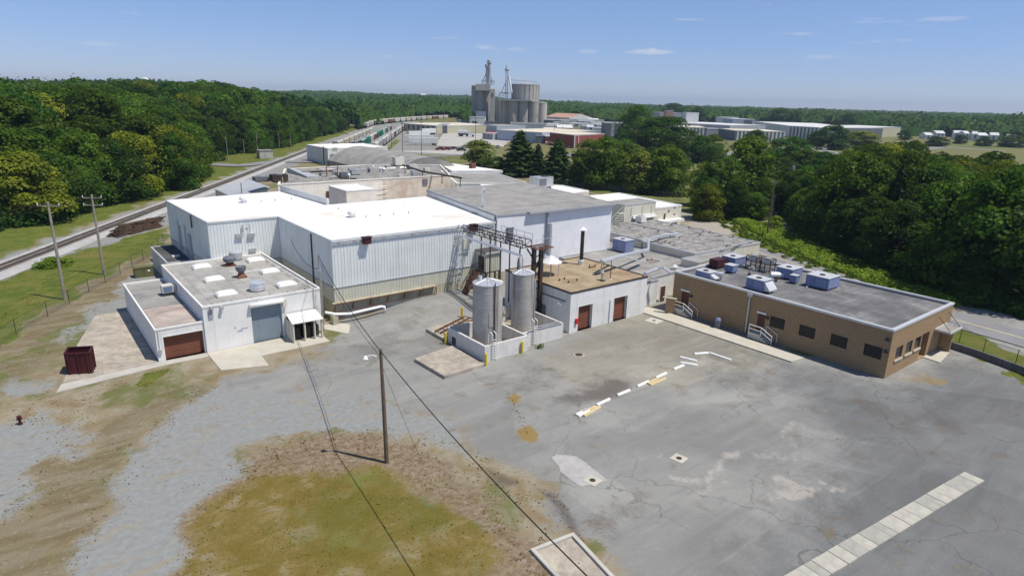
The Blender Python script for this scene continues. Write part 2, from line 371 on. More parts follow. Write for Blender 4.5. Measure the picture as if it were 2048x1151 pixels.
def frame(r, name, mat, p0, p1, s0, s1, z0, z1, w=.08, out=.03, mull=0, dep=0.):
    p0 = np.array(p0[:2], float); p1 = np.array(p1[:2], float); L = np.hypot(*(p1-p0)); d = (p1-p0)/L; n = np.array([d[1], -d[0]])
    m = MB()
    def q(a, b, u, v):
        A, B, C, D = p0+d*a+n*(out-dep), p0+d*b+n*(out-dep), p0+d*b-n*(.05+dep), p0+d*a-n*(.05+dep); m.prism([A, B, C, D], u, v, True, True)
    q(s0-w, s0, z0, z1+w); q(s1, s1+w, z0, z1+w); q(s0, s1, z1, z1+w)
    if mull:
        for k in range(1, mull+1):
            c = s0+(s1-s0)*k/(mull+1); q(c-w/2, c+w/2, z0, z1)
        q(s0-w, s1+w, z0-w, z0)
    return m.build(name, mat, r)
# ================================================================== SETTING
SUN_EL, SUN_AZ = math.radians(64), math.radians(-56)                    # azimuth measured from +X
SV = Vector((math.cos(SUN_EL)*math.cos(SUN_AZ), math.cos(SUN_EL)*math.sin(SUN_AZ), math.sin(SUN_EL)))
def make_ground():
    def axis(a, b, step, far, g):
        L = list(np.arange(a, b, step)); x = b; s = step
        while x < far: L.append(x); s *= g; x += s
        L.append(far); x = a; s = step; pre = []
        while x > -60: s *= 1.3; x -= s; pre.append(x)
        return np.array(sorted(pre)+L)
    X = axis(-8, 112, .45, 6500, 1.05); Y = axis(2, 130, .45, 6500, 1.05)
    gx, gy = np.meshgrid(X, Y, indexing='ij'); nx, ny = gx.shape
    x, y = gx.ravel(), gy.ravel(); z = ground_z(x, y)
    co = np.column_stack([x, y, z]).astype(np.float32)
    ii = np.arange(nx*ny).reshape(nx, ny)
    q = np.stack([ii[:-1,:-1], ii[1:,:-1], ii[1:,1:], ii[:-1,1:]], -1).reshape(-1, 4).astype(np.int32)
    me = bpy.data.meshes.new('ground'); me.vertices.add(len(co)); me.vertices.foreach_set('co', co.ravel())
    me.loops.add(q.size); me.loops.foreach_set('vertex_index', q.ravel()); me.polygons.add(len(q))
    me.polygons.foreach_set('loop_start', np.arange(0, q.size, 4, dtype=np.int32)); me.update(calc_edges=True)
    me.polygons.foreach_set('use_smooth', np.ones(len(q), bool))
    def fbm(s, sd):
        v = 0.; a = 1.
        for o in range(4):
            r = np.random.default_rng(sd+o); th = r.uniform(0, 6.28, 5); ph = r.uniform(0, 6.28, 5); k = s*2**o
            v = v+a*sum(np.sin((x*np.cos(q)+y*np.sin(q))*k*(.7+.15*j)+p) for j, (q, p) in enumerate(zip(th, ph)))/2.2; a *= .55
        return v
    WX, WY = fbm(.75, 3)*.85, fbm(.75, 40)*.85
    x0_, y0_ = x, y
    def inside(poly, soft, warp=True):
        x, y = (x0_+WX, y0_+WY) if (warp and soft >= .5) else (x0_, y0_)                              # 0..1 membership of a polygon with a soft edge
        P = np.array(poly, float); a = P; b = np.roll(P, -1, 0); d = np.full(x.shape, 1e9); ins = np.zeros(x.shape, bool)
        for (ax, ay), (bx, by) in zip(a, b):
            ex, ey = bx-ax, by-ay; L = ex*ex+ey*ey+1e-9; t = np.clip(((x-ax)*ex+(y-ay)*ey)/L, 0, 1)
            d = np.minimum(d, np.hypot(x-ax-t*ex, y-ay-t*ey))
            c = ((ay > y) != (by > y)) & (x < (bx-ax)*(y-ay)/(by-ay+1e-12)+ax); ins ^= c
        return sstep(-soft, soft, np.where(ins, d, -d))
    W = lambda pts: [at(p)[:2] for p in pts]
    Z = np.zeros((len(x), 8))
    def put(ch, pts, soft=1.2, v=1., world=False):
        soft = soft*1.9 if soft >= .75 else soft
        Z[:,ch] = np.maximum(Z[:,ch], v*inside(pts if world else W(pts), soft))
    # 0 asphalt 1 pale gravel 2 mown grass 3 orange dirt 4 dark stain 5 pale bare patch 6 lush grass 7 dry reddish grass
    put(0, [(440,752),(560,735),(650,700),(700,640),(900,560),(1010,560),(1290,590),(1600,700),(1780,760),(1900,640),(2048,720),(2400,1000),(2400,1400),(1330,1400),(1225,1151),(1140,1020),(1040,950),(960,890),(860,830),(740,790),(600,790),(500,790)], 1.3)
    put(0, rect(26,46,68,66.9), .8, 1, True); put(0, rect(60,-60,100,25), 1, 1, True)
    put(1, [(430,760),(560,738),(700,760),(900,850),(950,900),(850,875),(640,868),(540,880),(470,930),(420,1000),(380,1151),(330,1400),(120,1400),(150,1151),(200,1040),(235,990),(270,900),(340,830)], 1.)
    put(1, [(-60,860),(60,830),(130,850),(150,890),(80,960),(30,1020),(-60,1050)], 1.); put(1, [(0,770),(60,740),(110,760),(90,790),(-40,800)], .8, .8)
    put(1, [(210,590),(300,500),(330,560),(300,620),(230,640),(120,700),(90,690)], .8, .7)
    put(3, [(300,800),(420,770),(330,830),(260,890),(215,1000),(150,1151),(60,1400),(-100,1400),(-100,1110),(60,1010),(150,900),(210,840)], 1.2)
    put(3, [(330,490),(310,520),(120,660),(0,720),(-60,700),(0,690),(120,610),(250,530)], .5, .9); put(3, [(0,720),(140,660),(110,740),(60,760),(-50,760)], 1., .6)
    put(2, [(470,955),(560,930),(690,925),(775,930),(850,965),(905,1030),(960,1110),(1000,1200),(1030,1400),(300,1400),(370,1130),(430,1020)], .9)
    put(7, [(440,960),(480,915),(590,880),(700,868),(800,885),(920,950),(1000,1000),(1080,1070),(1140,1151),(1230,1400),(990,1400),(960,1110),(900,1030),(850,965),(760,935),(640,925),(540,940),(470,1000),(400,1100),(370,1080)], .8)
    put(6, [(0,560),(150,505),(330,455),(340,490),(250,525),(120,605),(0,690),(-100,740),(-100,560)], .8)
    put(6, [(270,770),(290,745),(345,735),(330,750),(290,775)], .35, .9)
    RN = np.array([-RD[1], RD[0]]); band = lambda a, b, s0, s1: [tuple(RP+RD*s0+RN*a), tuple(RP+RD*s1+RN*a), tuple(RP+RD*s1+RN*b), tuple(RP+RD*s0+RN*b)]
    put(6, band(5.5, 30, -100, 420), 1.5, 1, True)
    put(1, band(-9, 4.5, -100, 620), 1., .9, True); put(1, band(-62, -8, 150, 560), 4, .75, True)
    put(1, [(1360,415),(1430,440),(1470,470),(1440,475),(1380,450)], 1., .6); put(3, [(1355,412),(1440,440),(1500,490),(1480,500),(1400,470),(1350,440)], 1.2, .9)
    put(5, [(1352,412),(1395,422),(1450,440),(1500,470),(1530,490),(1480,492),(1440,470),(1390,455),(1360,440)], 1.5, 1.)
    put(6, [(1440,430),(1560,480),(1700,560),(1880,610),(1900,640),(1700,590),(1530,510),(1480,480)], 1., 1)
    put(6, [(1880,655),(1960,670),(2100,730),(2100,790),(2000,740),(1880,680)], .5, 1)
    put(4, [(1120,800),(1140,775),(1200,760),(1260,765),(1240,790),(1190,810),(1140,815)], .9, .9); put(4, [(1400,705),(1440,690),(1480,712),(1470,730),(1420,725)], .8, .5)
    put(4, [(1410,785),(1425,778),(1430,785),(1412,793)], .4, .7); put(4, [(1000,780),(1100,740),(1060,720),(960,730)], 1.5, .35)
    put(4, [(1070,975),(1110,985),(1150,1040),(1170,1090),(1150,1080),(1110,1010)], .35, .9); put(4, [(960,930),(1040,960),(1030,975),(990,968)], .4, .8)
    put(3, [(1012,796),(1030,786),(1045,795),(1030,806)], .35, 1); put(3, [(1030,860),(1060,850),(1080,870),(1070,886),(1045,880)], .35, 1); put(3, [(1100,780),(1030,810),(1050,850),(1025,820)], .3, .5)
    for pg, vv in (([(690,705),(760,660),(840,622),(865,640),(790,690),(720,725)],.55),([(985,745),(1080,715),(1140,738),(1060,795),(1000,805)],.5),([(1440,715),(1570,760),(1500,805),(1410,770)],.45),([(1690,775),(1850,825),(2000,850),(1850,875),(1710,830)],.55),([(1790,905),(1900,880),(2000,890),(1880,935)],.5),([(1170,1010),(1245,985),(1270,1060),(1215,1105)],.45),([(1560,1010),(1680,985),(1760,1000),(1640,1040)],.4),([(880,640),(960,690),(900,720),(820,700)],.45)): put(4, pg, 1.2, vv)
    put(6, [(690,928),(775,936),(850,962),(800,995),(700,985)], 1.0, .55); put(6, [(640,1060),(700,1020),(740,1100),(660,1160)], .9, .5)
    put(5, [(1365,715),(1400,712),(1440,725),(1420,735),(1370,725)], .8, .7); put(5, [(1340,950),(1480,930),(1470,945),(1360,965)], .5, .8); put(5, [(1400,985),(1440,960),(1450,975),(1410,1000)], .5, .6)
    put(5, [(1320,1085),(1370,1075),(1340,1100)], .5, .7); put(5, [(1510,905),(1600,860),(1560,895)], .6, .6); put(5, [(1540,980),(1680,955),(1640,975),(1560,1000)], .5, .8); put(5, [(1440,905),(1480,900),(1470,915),(1445,915)], .4, .8); put(5, [(1500,920),(1560,895),(1600,880),(1570,905)], .5, .7); put(5, [(1290,910),(1330,900),(1310,920)], .5, .6); put(5, [(1580,870),(1650,845),(1620,875)], .5, .6); put(5, [(1250,745),(1340,735),(1330,745),(1260,752)], .5, .6)
    put(3, [(565,770),(610,760),(610,780),(570,785)], .6, .5); put(3, [(720,790),(770,790),(760,805),(720,803)], .6, .4)
    put(3, [(1790,745),(1850,740),(1870,770),(1830,760)], .5, .5); put(1, [(1795,757),(1840,752),(1870,780),(1820,800)], .7, .8)
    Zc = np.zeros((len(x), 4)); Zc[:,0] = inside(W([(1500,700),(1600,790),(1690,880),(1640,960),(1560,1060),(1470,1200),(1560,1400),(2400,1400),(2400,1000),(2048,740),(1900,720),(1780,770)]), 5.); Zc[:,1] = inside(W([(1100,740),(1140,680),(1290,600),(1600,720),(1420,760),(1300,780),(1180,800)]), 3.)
    a = me.attributes.new('zone_c', 'FLOAT_COLOR', 'POINT'); a.data.foreach_set('color', Zc.astype(np.float32).ravel())
    for nm, k in (('zone_a', 0), ('zone_b', 4)):
        a = me.attributes.new(nm, 'FLOAT_COLOR', 'POINT'); a.data.foreach_set('color', Z[:,k:k+4].astype(np.float32).ravel())
    o = bpy.data.objects.new('ground', me); COL.objects.link(o); o['kind'] = 'structure'
    # --- material
    m, t, b = base_mat('ground_mix', .95, 0, .15); me.materials.append(m)
    co = t.new('ShaderNodeTexCoord').outputs['Object']
    A = t.new('ShaderNodeAttribute', attribute_name='zone_a'); B = t.new('ShaderNodeAttribute', attribute_name='zone_b')
    sa = t.new('ShaderNodeSeparateColor'); t.link(A.outputs['Color'], sa.inputs[0]); sb = t.new('ShaderNodeSeparateColor'); t.link(B.outputs['Color'], sb.inputs[0])
    nbig = t.noise(co, .10, 6, .62, .5); nmid = t.noise(co, .45, 6, .65, .4); nsm = t.noise(co, 2.2, 5, .65); nfine = t.noise(co, 7.5, 5, .78); nv = t.noise(co, 17., 3, .8)
    tracks = t.noise(t.mapping(co, (.22, .9, 1), (0,0,math.radians(-38))), 1., 5, .6, .4)      # drag marks along the drive
    streak = t.noise(t.mapping(co, (.10, .8, 1), (0,0,math.radians(6))), 1., 6, .65, .6)
    nclump = t.noise(t.mapping(co, (1.0, 1.5, 1), (0,0,.5)), 2.3, 8, .8, .6)
    def msk(v, k1=1.9, k2=1.15, w=.24):
        s = t.math('ADD', v, t.math('MULTIPLY', t.math('SUBTRACT', nmid, .5), k1)); s = t.math('ADD', s, t.math('MULTIPLY', t.math('SUBTRACT', nclump, .5), k2*1.9))
        return t.ramp(s, .5-w, .5+w)
    def gr(c, lo, hi, n): return t.mix(n, tuple(x*lo for x in c), tuple(x*hi for x in c))
    base = t.mix(t.ramp(nmid, .35, .65), gr((.22,.17,.10), .7, 1.3, nfine), gr((.30,.27,.20), .7, 1.3, nfine))
    base = t.mix(t.ramp(nbig, .48, .6), base, gr((.13,.14,.05), .6, 1.4, nfine))
    farg = t.new('ShaderNodeVectorMath', operation='LENGTH'); t.link(co, farg.inputs[0]); base = t.mix(t.ramp(farg.outputs['Value'], 150, 420), base, gr((.16,.155,.06), .7, 1.3, nmid))
    Cc = t.new('ShaderNodeAttribute', attribute_name='zone_c'); sc_ = t.new('ShaderNodeSeparateColor'); t.link(Cc.outputs['Color'], sc_.inputs[0])
    # gravel
    gv = gr((.232,.241,.238), .6, 1.36, nv); gv = t.mix(t.ramp(nsm, .3, .75), gv, gr((.285,.295,.29), .7, 1.28, nfine)); gv = t.mix(t.math('MULTIPLY', t.ramp(tracks, .52, .68), .55), gv, (.30,.25,.17))
    gv = t.mix(t.math('MULTIPLY', t.ramp(nmid, .55, .72), .5), gv, (.26,.25,.20))
    dirt = t.mix(t.ramp(tracks, .35, .65), gr((.165,.127,.067), .6, 1.35, nfine), gr((.22,.19,.13), .7, 1.3, nfine)); dirt = t.mix(t.math('MULTIPLY', t.ramp(nclump, .5, .34), .7), dirt, gr((.13,.11,.065), .6, 1.3, nfine)); dirt = t.mix(t.ramp(nmid, .55, .75), dirt, gr((.17,.145,.07), .6, 1.4, nfine)); dirt = t.mix(t.math('MULTIPLY', t.ramp(nsm, .56, .75), .6), dirt, (.40,.38,.34))
    dry = t.mix(t.ramp(nsm, .35, .65), gr((.165,.105,.06), .5, 1.5, nfine), gr((.25,.205,.14), .6, 1.4, nfine)); dry = t.mix(t.math('MULTIPLY', t.ramp(nclump, .52, .66), .75), dry, gr((.34,.335,.32), .7, 1.2, nfine)); dry = t.mix(t.math('MULTIPLY', t.ramp(nmid, .5, .7), .7), dry, gr((.16,.12,.07), .5, 1.5, nfine))
    grs = t.mix(t.ramp(nmid, .35, .65), gr((.15,.11,.022), .5, 1.5, nfine), gr((.21,.155,.055), .55, 1.45, nfine)); grs = t.mix(t.math('MULTIPLY', t.ramp(nclump, .50, .36), .7), grs, gr((.11,.105,.025), .6, 1.3, nfine)); grs = t.mix(t.math('MULTIPLY', t.ramp(nclump, .56, .7), .6), grs, (.30,.24,.11)); grs = t.mix(t.math('MULTIPLY', t.ramp(nbig, .5, .66), .65), grs, gr((.105,.105,.016), .5, 1.5, nfine)); grs = t.mix(t.math('MULTIPLY', t.ramp(tracks, .58, .7), .5), grs, (.26,.20,.09))
    lush = t.mix(t.ramp(nmid, .35, .65), gr((.075,.115,.016), .5, 1.5, nfine), gr((.14,.15,.03), .55, 1.45, nfine)); lush = t.mix(t.math('MULTIPLY', t.ramp(nbig, .5, .7), .7), lush, gr((.19,.16,.05), .5, 1.4, nfine))
    # asphalt: worn grey, paler streaks, repairs, cracks
    ap = t.mix(t.ramp(nbig, .35, .65), gr((.225,.225,.217), .70, 1.30, nfine), gr((.29,.288,.272), .72, 1.28, nfine))
    ap = t.mix(t.math('MULTIPLY', t.ramp(streak, .5, .72), .5), ap, gr((.33,.33,.32), .85, 1.15, nfine)); ap = t.mix(t.math('MULTIPLY', t.ramp(streak, .48, .3), .4), ap, (.17,.172,.175))
    ap = t.mix(t.math('MULTIPLY', t.ramp(nmid, .52, .70), .5), ap, (.215,.20,.18)); ap = t.mix(t.math('MULTIPLY', t.ramp(nclump, .56, .75), .45), ap, (.34,.335,.32)); ap = t.mix(t.math('MULTIPLY', t.ramp(nclump, .42, .25), .4), ap, (.16,.16,.155)); ap = t.mix(t.math('MULTIPLY', t.ramp(nsm, .62, .75), .35), ap, (.36,.35,.33))
    rp = t.new('ShaderNodeTexVoronoi', i_Scale=.085); t.link(t.mapping(co, (1,1.5,1), (0,0,.1)), rp.inputs['Vector']); rc = t.new('ShaderNodeSeparateColor'); t.link(rp.outputs['Color'], rc.inputs[0])
    ap = t.mix(.55, ap, t.mix(rc.outputs[0], (.82,.82,.82), (1.12,1.12,1.10)), 'MULTIPLY')
    wv = t.new('ShaderNodeVectorMath', operation='ADD'); nc = t.new('ShaderNodeTexNoise', i_Scale=.6, i_Detail=5); t.link(co, nc.inputs['Vector']); t.link(co, wv.inputs[0])
    sc = t.new('ShaderNodeVectorMath', operation='SCALE'); sc.inputs['Scale'].default_value = 2.6; t.link(nc.outputs['Color'], sc.inputs[0]); t.link(sc.outputs[0], wv.inputs[1])
    vo = t.new('ShaderNodeTexVoronoi', feature='DISTANCE_TO_EDGE', i_Scale=.10); t.link(wv.outputs[0], vo.inputs['Vector'])
    cr = t.math('MULTIPLY', t.ramp(vo.outputs['Distance'], .008, .001), t.ramp(nbig, .38, .55)); ap = t.mix(t.math('MULTIPLY', cr, .5), ap, (.11,.105,.09))
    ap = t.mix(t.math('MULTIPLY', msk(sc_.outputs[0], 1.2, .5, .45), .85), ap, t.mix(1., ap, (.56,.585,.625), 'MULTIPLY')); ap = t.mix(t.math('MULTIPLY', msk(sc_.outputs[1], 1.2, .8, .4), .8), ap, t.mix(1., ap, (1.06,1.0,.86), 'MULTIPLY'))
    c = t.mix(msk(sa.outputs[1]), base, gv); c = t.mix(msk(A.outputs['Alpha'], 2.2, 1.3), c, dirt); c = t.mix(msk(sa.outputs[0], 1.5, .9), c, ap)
    c = t.mix(t.math('MULTIPLY', msk(sb.outputs[1], 1.3, .9, .3), .65), c, gr((.44,.41,.37), .8, 1.2, nfine)); c = t.mix(t.math('MULTIPLY', msk(sb.outputs[0], 1., .6, .35), .7), c, gr((.10,.085,.08), .7, 1.3, nfine))
    c2 = t.mix(t.math('MULTIPLY', msk(A.outputs['Alpha'], .6, .9), t.ramp(sa.outputs[0], .4, .9)), c, gr((.27,.19,.075), .6, 1.3, nfine))
    c = t.mix(msk(B.outputs['Alpha'], 2.0, 1.5, .3), c2, dry); c = t.mix(t.math('MULTIPLY', msk(sa.outputs[2], 1.7, 1.2), t.math('SUBTRACT', 1., t.math('MULTIPLY', t.ramp(nmid, .52, .66), .55))), c, grs); c = t.mix(msk(sb.outputs[2], .8, .6), c, lush)
    t.link(c, b.inputs['Base Color'])
    bp = t.new('ShaderNodeBump', i_Strength=.35, i_Distance=.06); t.link(t.math('ADD', nfine, nsm), bp.inputs['Height']); t.link(bp.outputs[0], b.inputs['Normal'])
    return o
GROUND = make_ground()
def sheet(name, poly, z, mat, kind='structure', thick=None):
    """flat paving a few millimetres (or a kerb's height) above the ground"""
    m = MB().prism(poly, -.2, z, True, False); o = m.build(name, mat, None, (float(poly[0][0]), float(poly[0][1]), 0)); o['kind'] = kind; return o
PX = lambda pts, z=0.: [tuple(at(p, z)[:2]) for p in pts]
# paving
sheet('concrete_apron', [(0.6,64.2),(8.8,65.25),(13.1,65.0),(13.1,62.9),(8.9,64.2),(0.6,62.6)][::-1][::-1] if False else [(0.5,62.9),(9.0,64.1),(13.0,64.0),(13.0,65.05),(8.75,65.2),(1.0,64.6)], .07, 'concrete')
sheet('loading_apron', [(13.04,59.9),(17.0,58.5),(17.2,61.3),(24.3,61.3),(24.3,64.0),(24.3,65.04),(13.04,65.04)], .06, 'concrete_pale')
sheet('old_slab', [(1.1,64.75),(8.7,65.3),(8.75,84.0),(5.6,84.0),(3.0,74.5)], .05, 'concrete_old')
sheet('side_apron', [(25.2,65.2),(26.8,62.2),(28.3,65.0),(26.6,67.0),(25.3,67.0)], .05, 'concrete_pale')
sheet('pavement', [(60.2,29.5),(62.3,29.3),(62.3,48.1),(61.6,50.2),(59.7,49.0)], .14, 'concrete_pale')
sheet('entrance_pavement', PX([L5(690,785),L5(940,870),L5(1040,762),L5(880,700)]), .1, 'concrete_pale')
RPX = PX([(1103,915),(1112,908),(1150,911),(1172,925),(1190,940),(1216,960),(1185,968),(1160,972),(1142,958),(1120,942),(1117,930)][::-1]); RPS = []
for i_ in range(len(RPX)):
    a_, b_ = np.array(RPX[i_]), np.array(RPX[(i_+1)%len(RPX)])
    for f_ in np.linspace(0,1,7)[:-1]: RPS.append(tuple(a_+(b_-a_)*f_+RNG.normal(size=2)*.035))
sheet('repair_patch', RPS, .012, 'patch_grey')
def road(name, pts, w, z, mat, kind='structure'):
    P = np.array(pts, float); m = MB(); n = len(P)
    T = np.gradient(P, axis=0); T /= np.hypot(T[:,0], T[:,1])[:,None]; N = np.column_stack([-T[:,1], T[:,0]])
    L, R = P+N*w/2, P-N*w/2
    Z = lambda p: ground_z(p[0], p[1])+z
    for i in range(n-1): m.face([(*R[i],Z(P[i])),(*R[i+1],Z(P[i+1])),(*L[i+1],Z(P[i+1])),(*L[i],Z(P[i]))])
    o = m.build(name, mat); o['kind'] = kind; return o
def smooth_path(pts, k=8):
    P = [np.array(p, float) for p in pts]; out = []
    for i in range(len(P)-1):
        a, b, c, d = P[max(i-1,0)], P[i], P[i+1], P[min(i+2,len(P)-1)]
        for s in np.linspace(0, 1, k, endpoint=False):
            out.append(.5*((2*b)+(c-a)*s+(2*a-5*b+4*c-d)*s*s+(3*b-a-3*c+d)*s**3))
    out.append(P[-1]); return out
side = smooth_path([(86,-30),(88.5,8),(89.8,18),(91,26),(94,36),(98.5,46),(102.5,56),(105,66),(106.5,78)])
road('side_road', side, 6.6, .09, 'road_asphalt'); road('centre_line', [p for p in side], .22, .097, 'line_yellow')
road('crossing_road', smooth_path([PX([M7(30,870)])[0], PX([M7(400,890)])[0], PX([M7(700,865)])[0], PX([M7(1000,835)])[0], (98,243), (112,236)]), 7, .25, 'road_asphalt')
road('boulevard', smooth_path(PX([M1(1880,760),M1(2030,740),M2(200,690),M2(900,740),M2(1500,690),M3(600,590),M3(1100,590),M3(1400,640),M3(1700,690),M4(900,500),M4(1400,520),M4(1800,545)])), 9, .05, 'road_asphalt')
road('far_street', smooth_path(PX([M3(1030,560),M3(1300,575),M3(1700,590)])), 10, .06, 'parking_pale')
road('yard_lane', smooth_path(PX([M1(0,770),M1(300,755),M1(560,745)])), 6, .06, 'road_asphalt')
sheet('truck_yard', PX([M5(1830,520),M1(400,640),M1(560,560),M1(1000,640),M1(1100,560),M1(560,380),M1(330,260),M1(230,380)]), .05, 'parking_pale')
sheet('car_park', PX([M5(1180,600),M5(2048,650),M1(560,740),M1(520,660),M5(1900,590)]), .06, 'parking_pale')
sheet('yard_lawn', PX([M5(1030,640),M5(1330,690),M1(0,860),M1(500,860),M1(560,760),M5(1500,680),M5(1150,600),M5(1330,440),M5(1240,430)]), .03, 'yard_grass')
sheet('mid_lawn', PX([(1100,366),(1380,428),(1450,440),(1560,400),(1600,345),(1480,310),(1150,318)]), .03, 'yard_grass')
sheet('far_lawn', PX([M3(1040,640),M3(1640,740),M3(1640,620),M3(1040,545)]), .03, 'yard_grass')
sheet('field', PX([M4(990,400),M4(1800,450),M4(1800,520),M4(760,480),M4(760,400)]), .04, 'yard_grass')
# railway
BEND = [tuple(RP+RD*s) for s in range(-90, 430, 20)]+[(270,545),(300,576),(340,614),(385,655),(430,690),(490,735),(560,780)]
BEND = smooth_path(BEND, 3)
def track(path, label, nsleep=True):
    P = np.array(path, float); n = len(P); T = np.gradient(P, axis=0); T /= np.hypot(T[:,0], T[:,1])[:,None]; N = np.column_stack([-T[:,1], T[:,0]])
    z0 = .38
    r = root('railway_track', (P[0][0], P[0][1], 0), label, 'railway track')
    for s in (-1, 1):
        m = MB(); C = P+N*s*.7475
        for i in range(n-1):
            a, b = C[i], C[i+1]; na, nb = N[i]*.05, N[i+1]*.05
            m.prism([a-na, b-nb, b+nb, a+na], z0, z0+.17, True)
        m.build('rail', 'rail_steel', r)
    m = MB(); acc = 0.
    for i in range(n-1):
        L = np.hypot(*(P[i+1]-P[i]))
        while acc < L and np.hypot(*P[i]) < 320:
            c = P[i]+(P[i+1]-P[i])*acc/L; m.obox((c[0], c[1], z0-.14), .24, 2.6, .15, math.atan2(T[i][1], T[i][0])); acc += .62
        acc -= min(acc, L)
    if m.v: tag(m.build('sleepers', 'sleeper', r), kind='stuff')
    return r
def ballast(path, w, name='railway_ballast'):
    P = np.array(path, float); n = len(P); T = np.gradient(P, axis=0); T /= np.hypot(T[:,0], T[:,1])[:,None]; N = np.column_stack([-T[:,1], T[:,0]]); m = MB()
    for i in range(n-1):
        q = [(-w/2-1.2, .02), (-w/2, .3), (w/2, .3), (w/2+1.2, .02)]
        for (a, za), (b, zb) in zip(q, q[1:]): m.face([(*(P[i]-N[i]*b*-1 if False else P[i]+N[i]*a), za), (*(P[i]+N[i]*b), zb), (*(P[i+1]+N[i+1]*b), zb), (*(P[i+1]+N[i+1]*a), za)][::-1])
    o = m.build(name, 'ballast'); o['kind'] = 'structure'
track(BEND, 'rusty single railway track running past the woods on pale ballast'); ballast(BEND, 4.2)
def yard_row(off, s0, s1): return [tuple(RP+RD*s-np.array([-RD[1], RD[0]])*off) for s in np.linspace(s0, s1, 14)]
track(yard_row(14, 130, 420), 'yard track under the tan and light hopper cars nearest the main line'); track(yard_row(22.5, 130, 420), 'yard track under the green hopper cars'); track(yard_row(30.5, 130, 440), 'yard track under the pale hopper cars nearest the truck yard')
# ================================================================== WORLD, SUN, CAMERA
w = bpy.data.worlds.new('World'); S.world = w; w.use_nodes = True
t = NT(w); bg = w.node_tree.nodes['Background']
sky = t.new('ShaderNodeTexSky', sky_type='NISHITA', sun_disc=False, sun_elevation=SUN_EL, sun_rotation=math.pi/2-SUN_AZ, altitude=200, air_density=1.0, dust_density=.0, ozone_density=5.)
bg.inputs['Strength'].default_value = .09
g = t.new('ShaderNodeTexCoord').outputs['Generated']
cn = t.noise(t.mapping(g, (5, 5, 42)), 1.6, 7, .62, .3); sp = t.new('ShaderNodeSeparateXYZ'); t.link(g, sp.inputs[0])
band = t.math('MULTIPLY', t.ramp(sp.outputs[2], .02, .07), t.ramp(sp.outputs[2], .20, .10))
cl = t.math('MULTIPLY', t.ramp(cn, .615, .76), t.math('MULTIPLY', band, .4))
for qx, qy, wx, wy, am in ((1300,104,46,5,.75),(1305,102,10,6,.9),(1035,99,18,4,.4),(1175,103,20,4,.4),(1885,38,40,4,.4),(1640,114,30,4,.35),(200,88,30,5,.3)):
    d0 = CM.T @ np.array([qx-1024, qy-575.5, F]); d0 /= np.linalg.norm(d0); ru = np.array([d0[1], -d0[0], 0]); ru /= np.linalg.norm(ru); uu = np.cross(ru, d0)
    def dt(v):
        n_ = t.new('ShaderNodeVectorMath', operation='DOT_PRODUCT'); t.link(g, n_.inputs[0]); n_.inputs[1].default_value = tuple(v); return n_.outputs['Value']
    e2 = t.math('ADD', t.math('POWER', t.math('MULTIPLY', dt(ru), F/wx), 2.), t.math('POWER', t.math('MULTIPLY', t.math('SUBTRACT', dt(uu), 0.), F/wy), 2.))
    fr = t.math('GREATER_THAN', dt(d0), .5); wsp = t.noise(t.mapping(g, (40,40,150)), 1.5, 6, .65)
    cl = t.math('MAXIMUM', cl, t.math('MULTIPLY', t.math('MULTIPLY', t.ramp(t.math('ADD', e2, t.math('MULTIPLY', t.math('SUBTRACT', wsp, .5), 2.2)), 1.3, .0), fr), am*.6))
skc = t.mix(1., sky.outputs[0], t.mix(t.ramp(sp.outputs[2], -.02, .32), (.80,.87,1.28), (1.30,1.20,1.20)), 'MULTIPLY')
t.link(t.mix(cl, skc, (8.5,8.4,9.0)), bg.inputs['Color'])
sd = bpy.data.lights.new('sun', 'SUN'); sd.energy = 4.7; sd.angle = math.radians(.5); sd.color = (1, .935, .83)
so = bpy.data.objects.new('sun', sd); COL.objects.link(so); so.rotation_euler = SV.to_track_quat('Z', 'Y').to_euler(); so.location = (60, -60, 160)
cd = bpy.data.cameras.new('camera'); cam = bpy.data.objects.new('camera', cd); COL.objects.link(cam)
cd.sensor_width = 36; cd.lens = F/2048*36; cd.clip_start = .5; cd.clip_end = 20000
R3 = Matrix(((CM[0][0], -CM[1][0], -CM[2][0]), (CM[0][1], -CM[1][1], -CM[2][1]), (CM[0][2], -CM[1][2], -CM[2][2])))
cam.matrix_world = Matrix.Translation((0, 0, CH)) @ R3.to_4x4(); S.camera = cam
S.render.engine = 'CYCLES'; S.view_settings.view_transform = 'Standard'; S.view_settings.look = 'None'; S.view_settings.exposure = 0.; S.view_settings.gamma = 1
S.cycles.max_bounces = 6; S.cycles.transparent_max_bounces = 6; S.render.resolution_x = 1024; S.render.resolution_y = 575
# ------------------------------------------------------------------ summer haze over the whole place
def haze():
    m = bpy.data.materials.new('haze'); m.use_nodes = True; t = NT(m); t.n.clear(); out = t.new('ShaderNodeOutputMaterial'); v = t.new('ShaderNodeVolumePrincipled')
    v.inputs['Color'].default_value = (.58,.76,1,1); v.inputs['Density'].default_value = .00012; v.inputs['Anisotropy'].default_value = .2; t.link(v.outputs[0], out.inputs['Volume']); MATS['haze'] = m
    o = MB().box(-700,-700,-75,7000,7000,95).build('haze', 'haze', None, (0,0,0)); o['kind'] = 'stuff'
haze()
# ================================================================== THE NEAR BUILDINGS
def sub(parent, mb, name, mat, smooth=False): return mb.build(name, mat, parent, smooth=smooth)
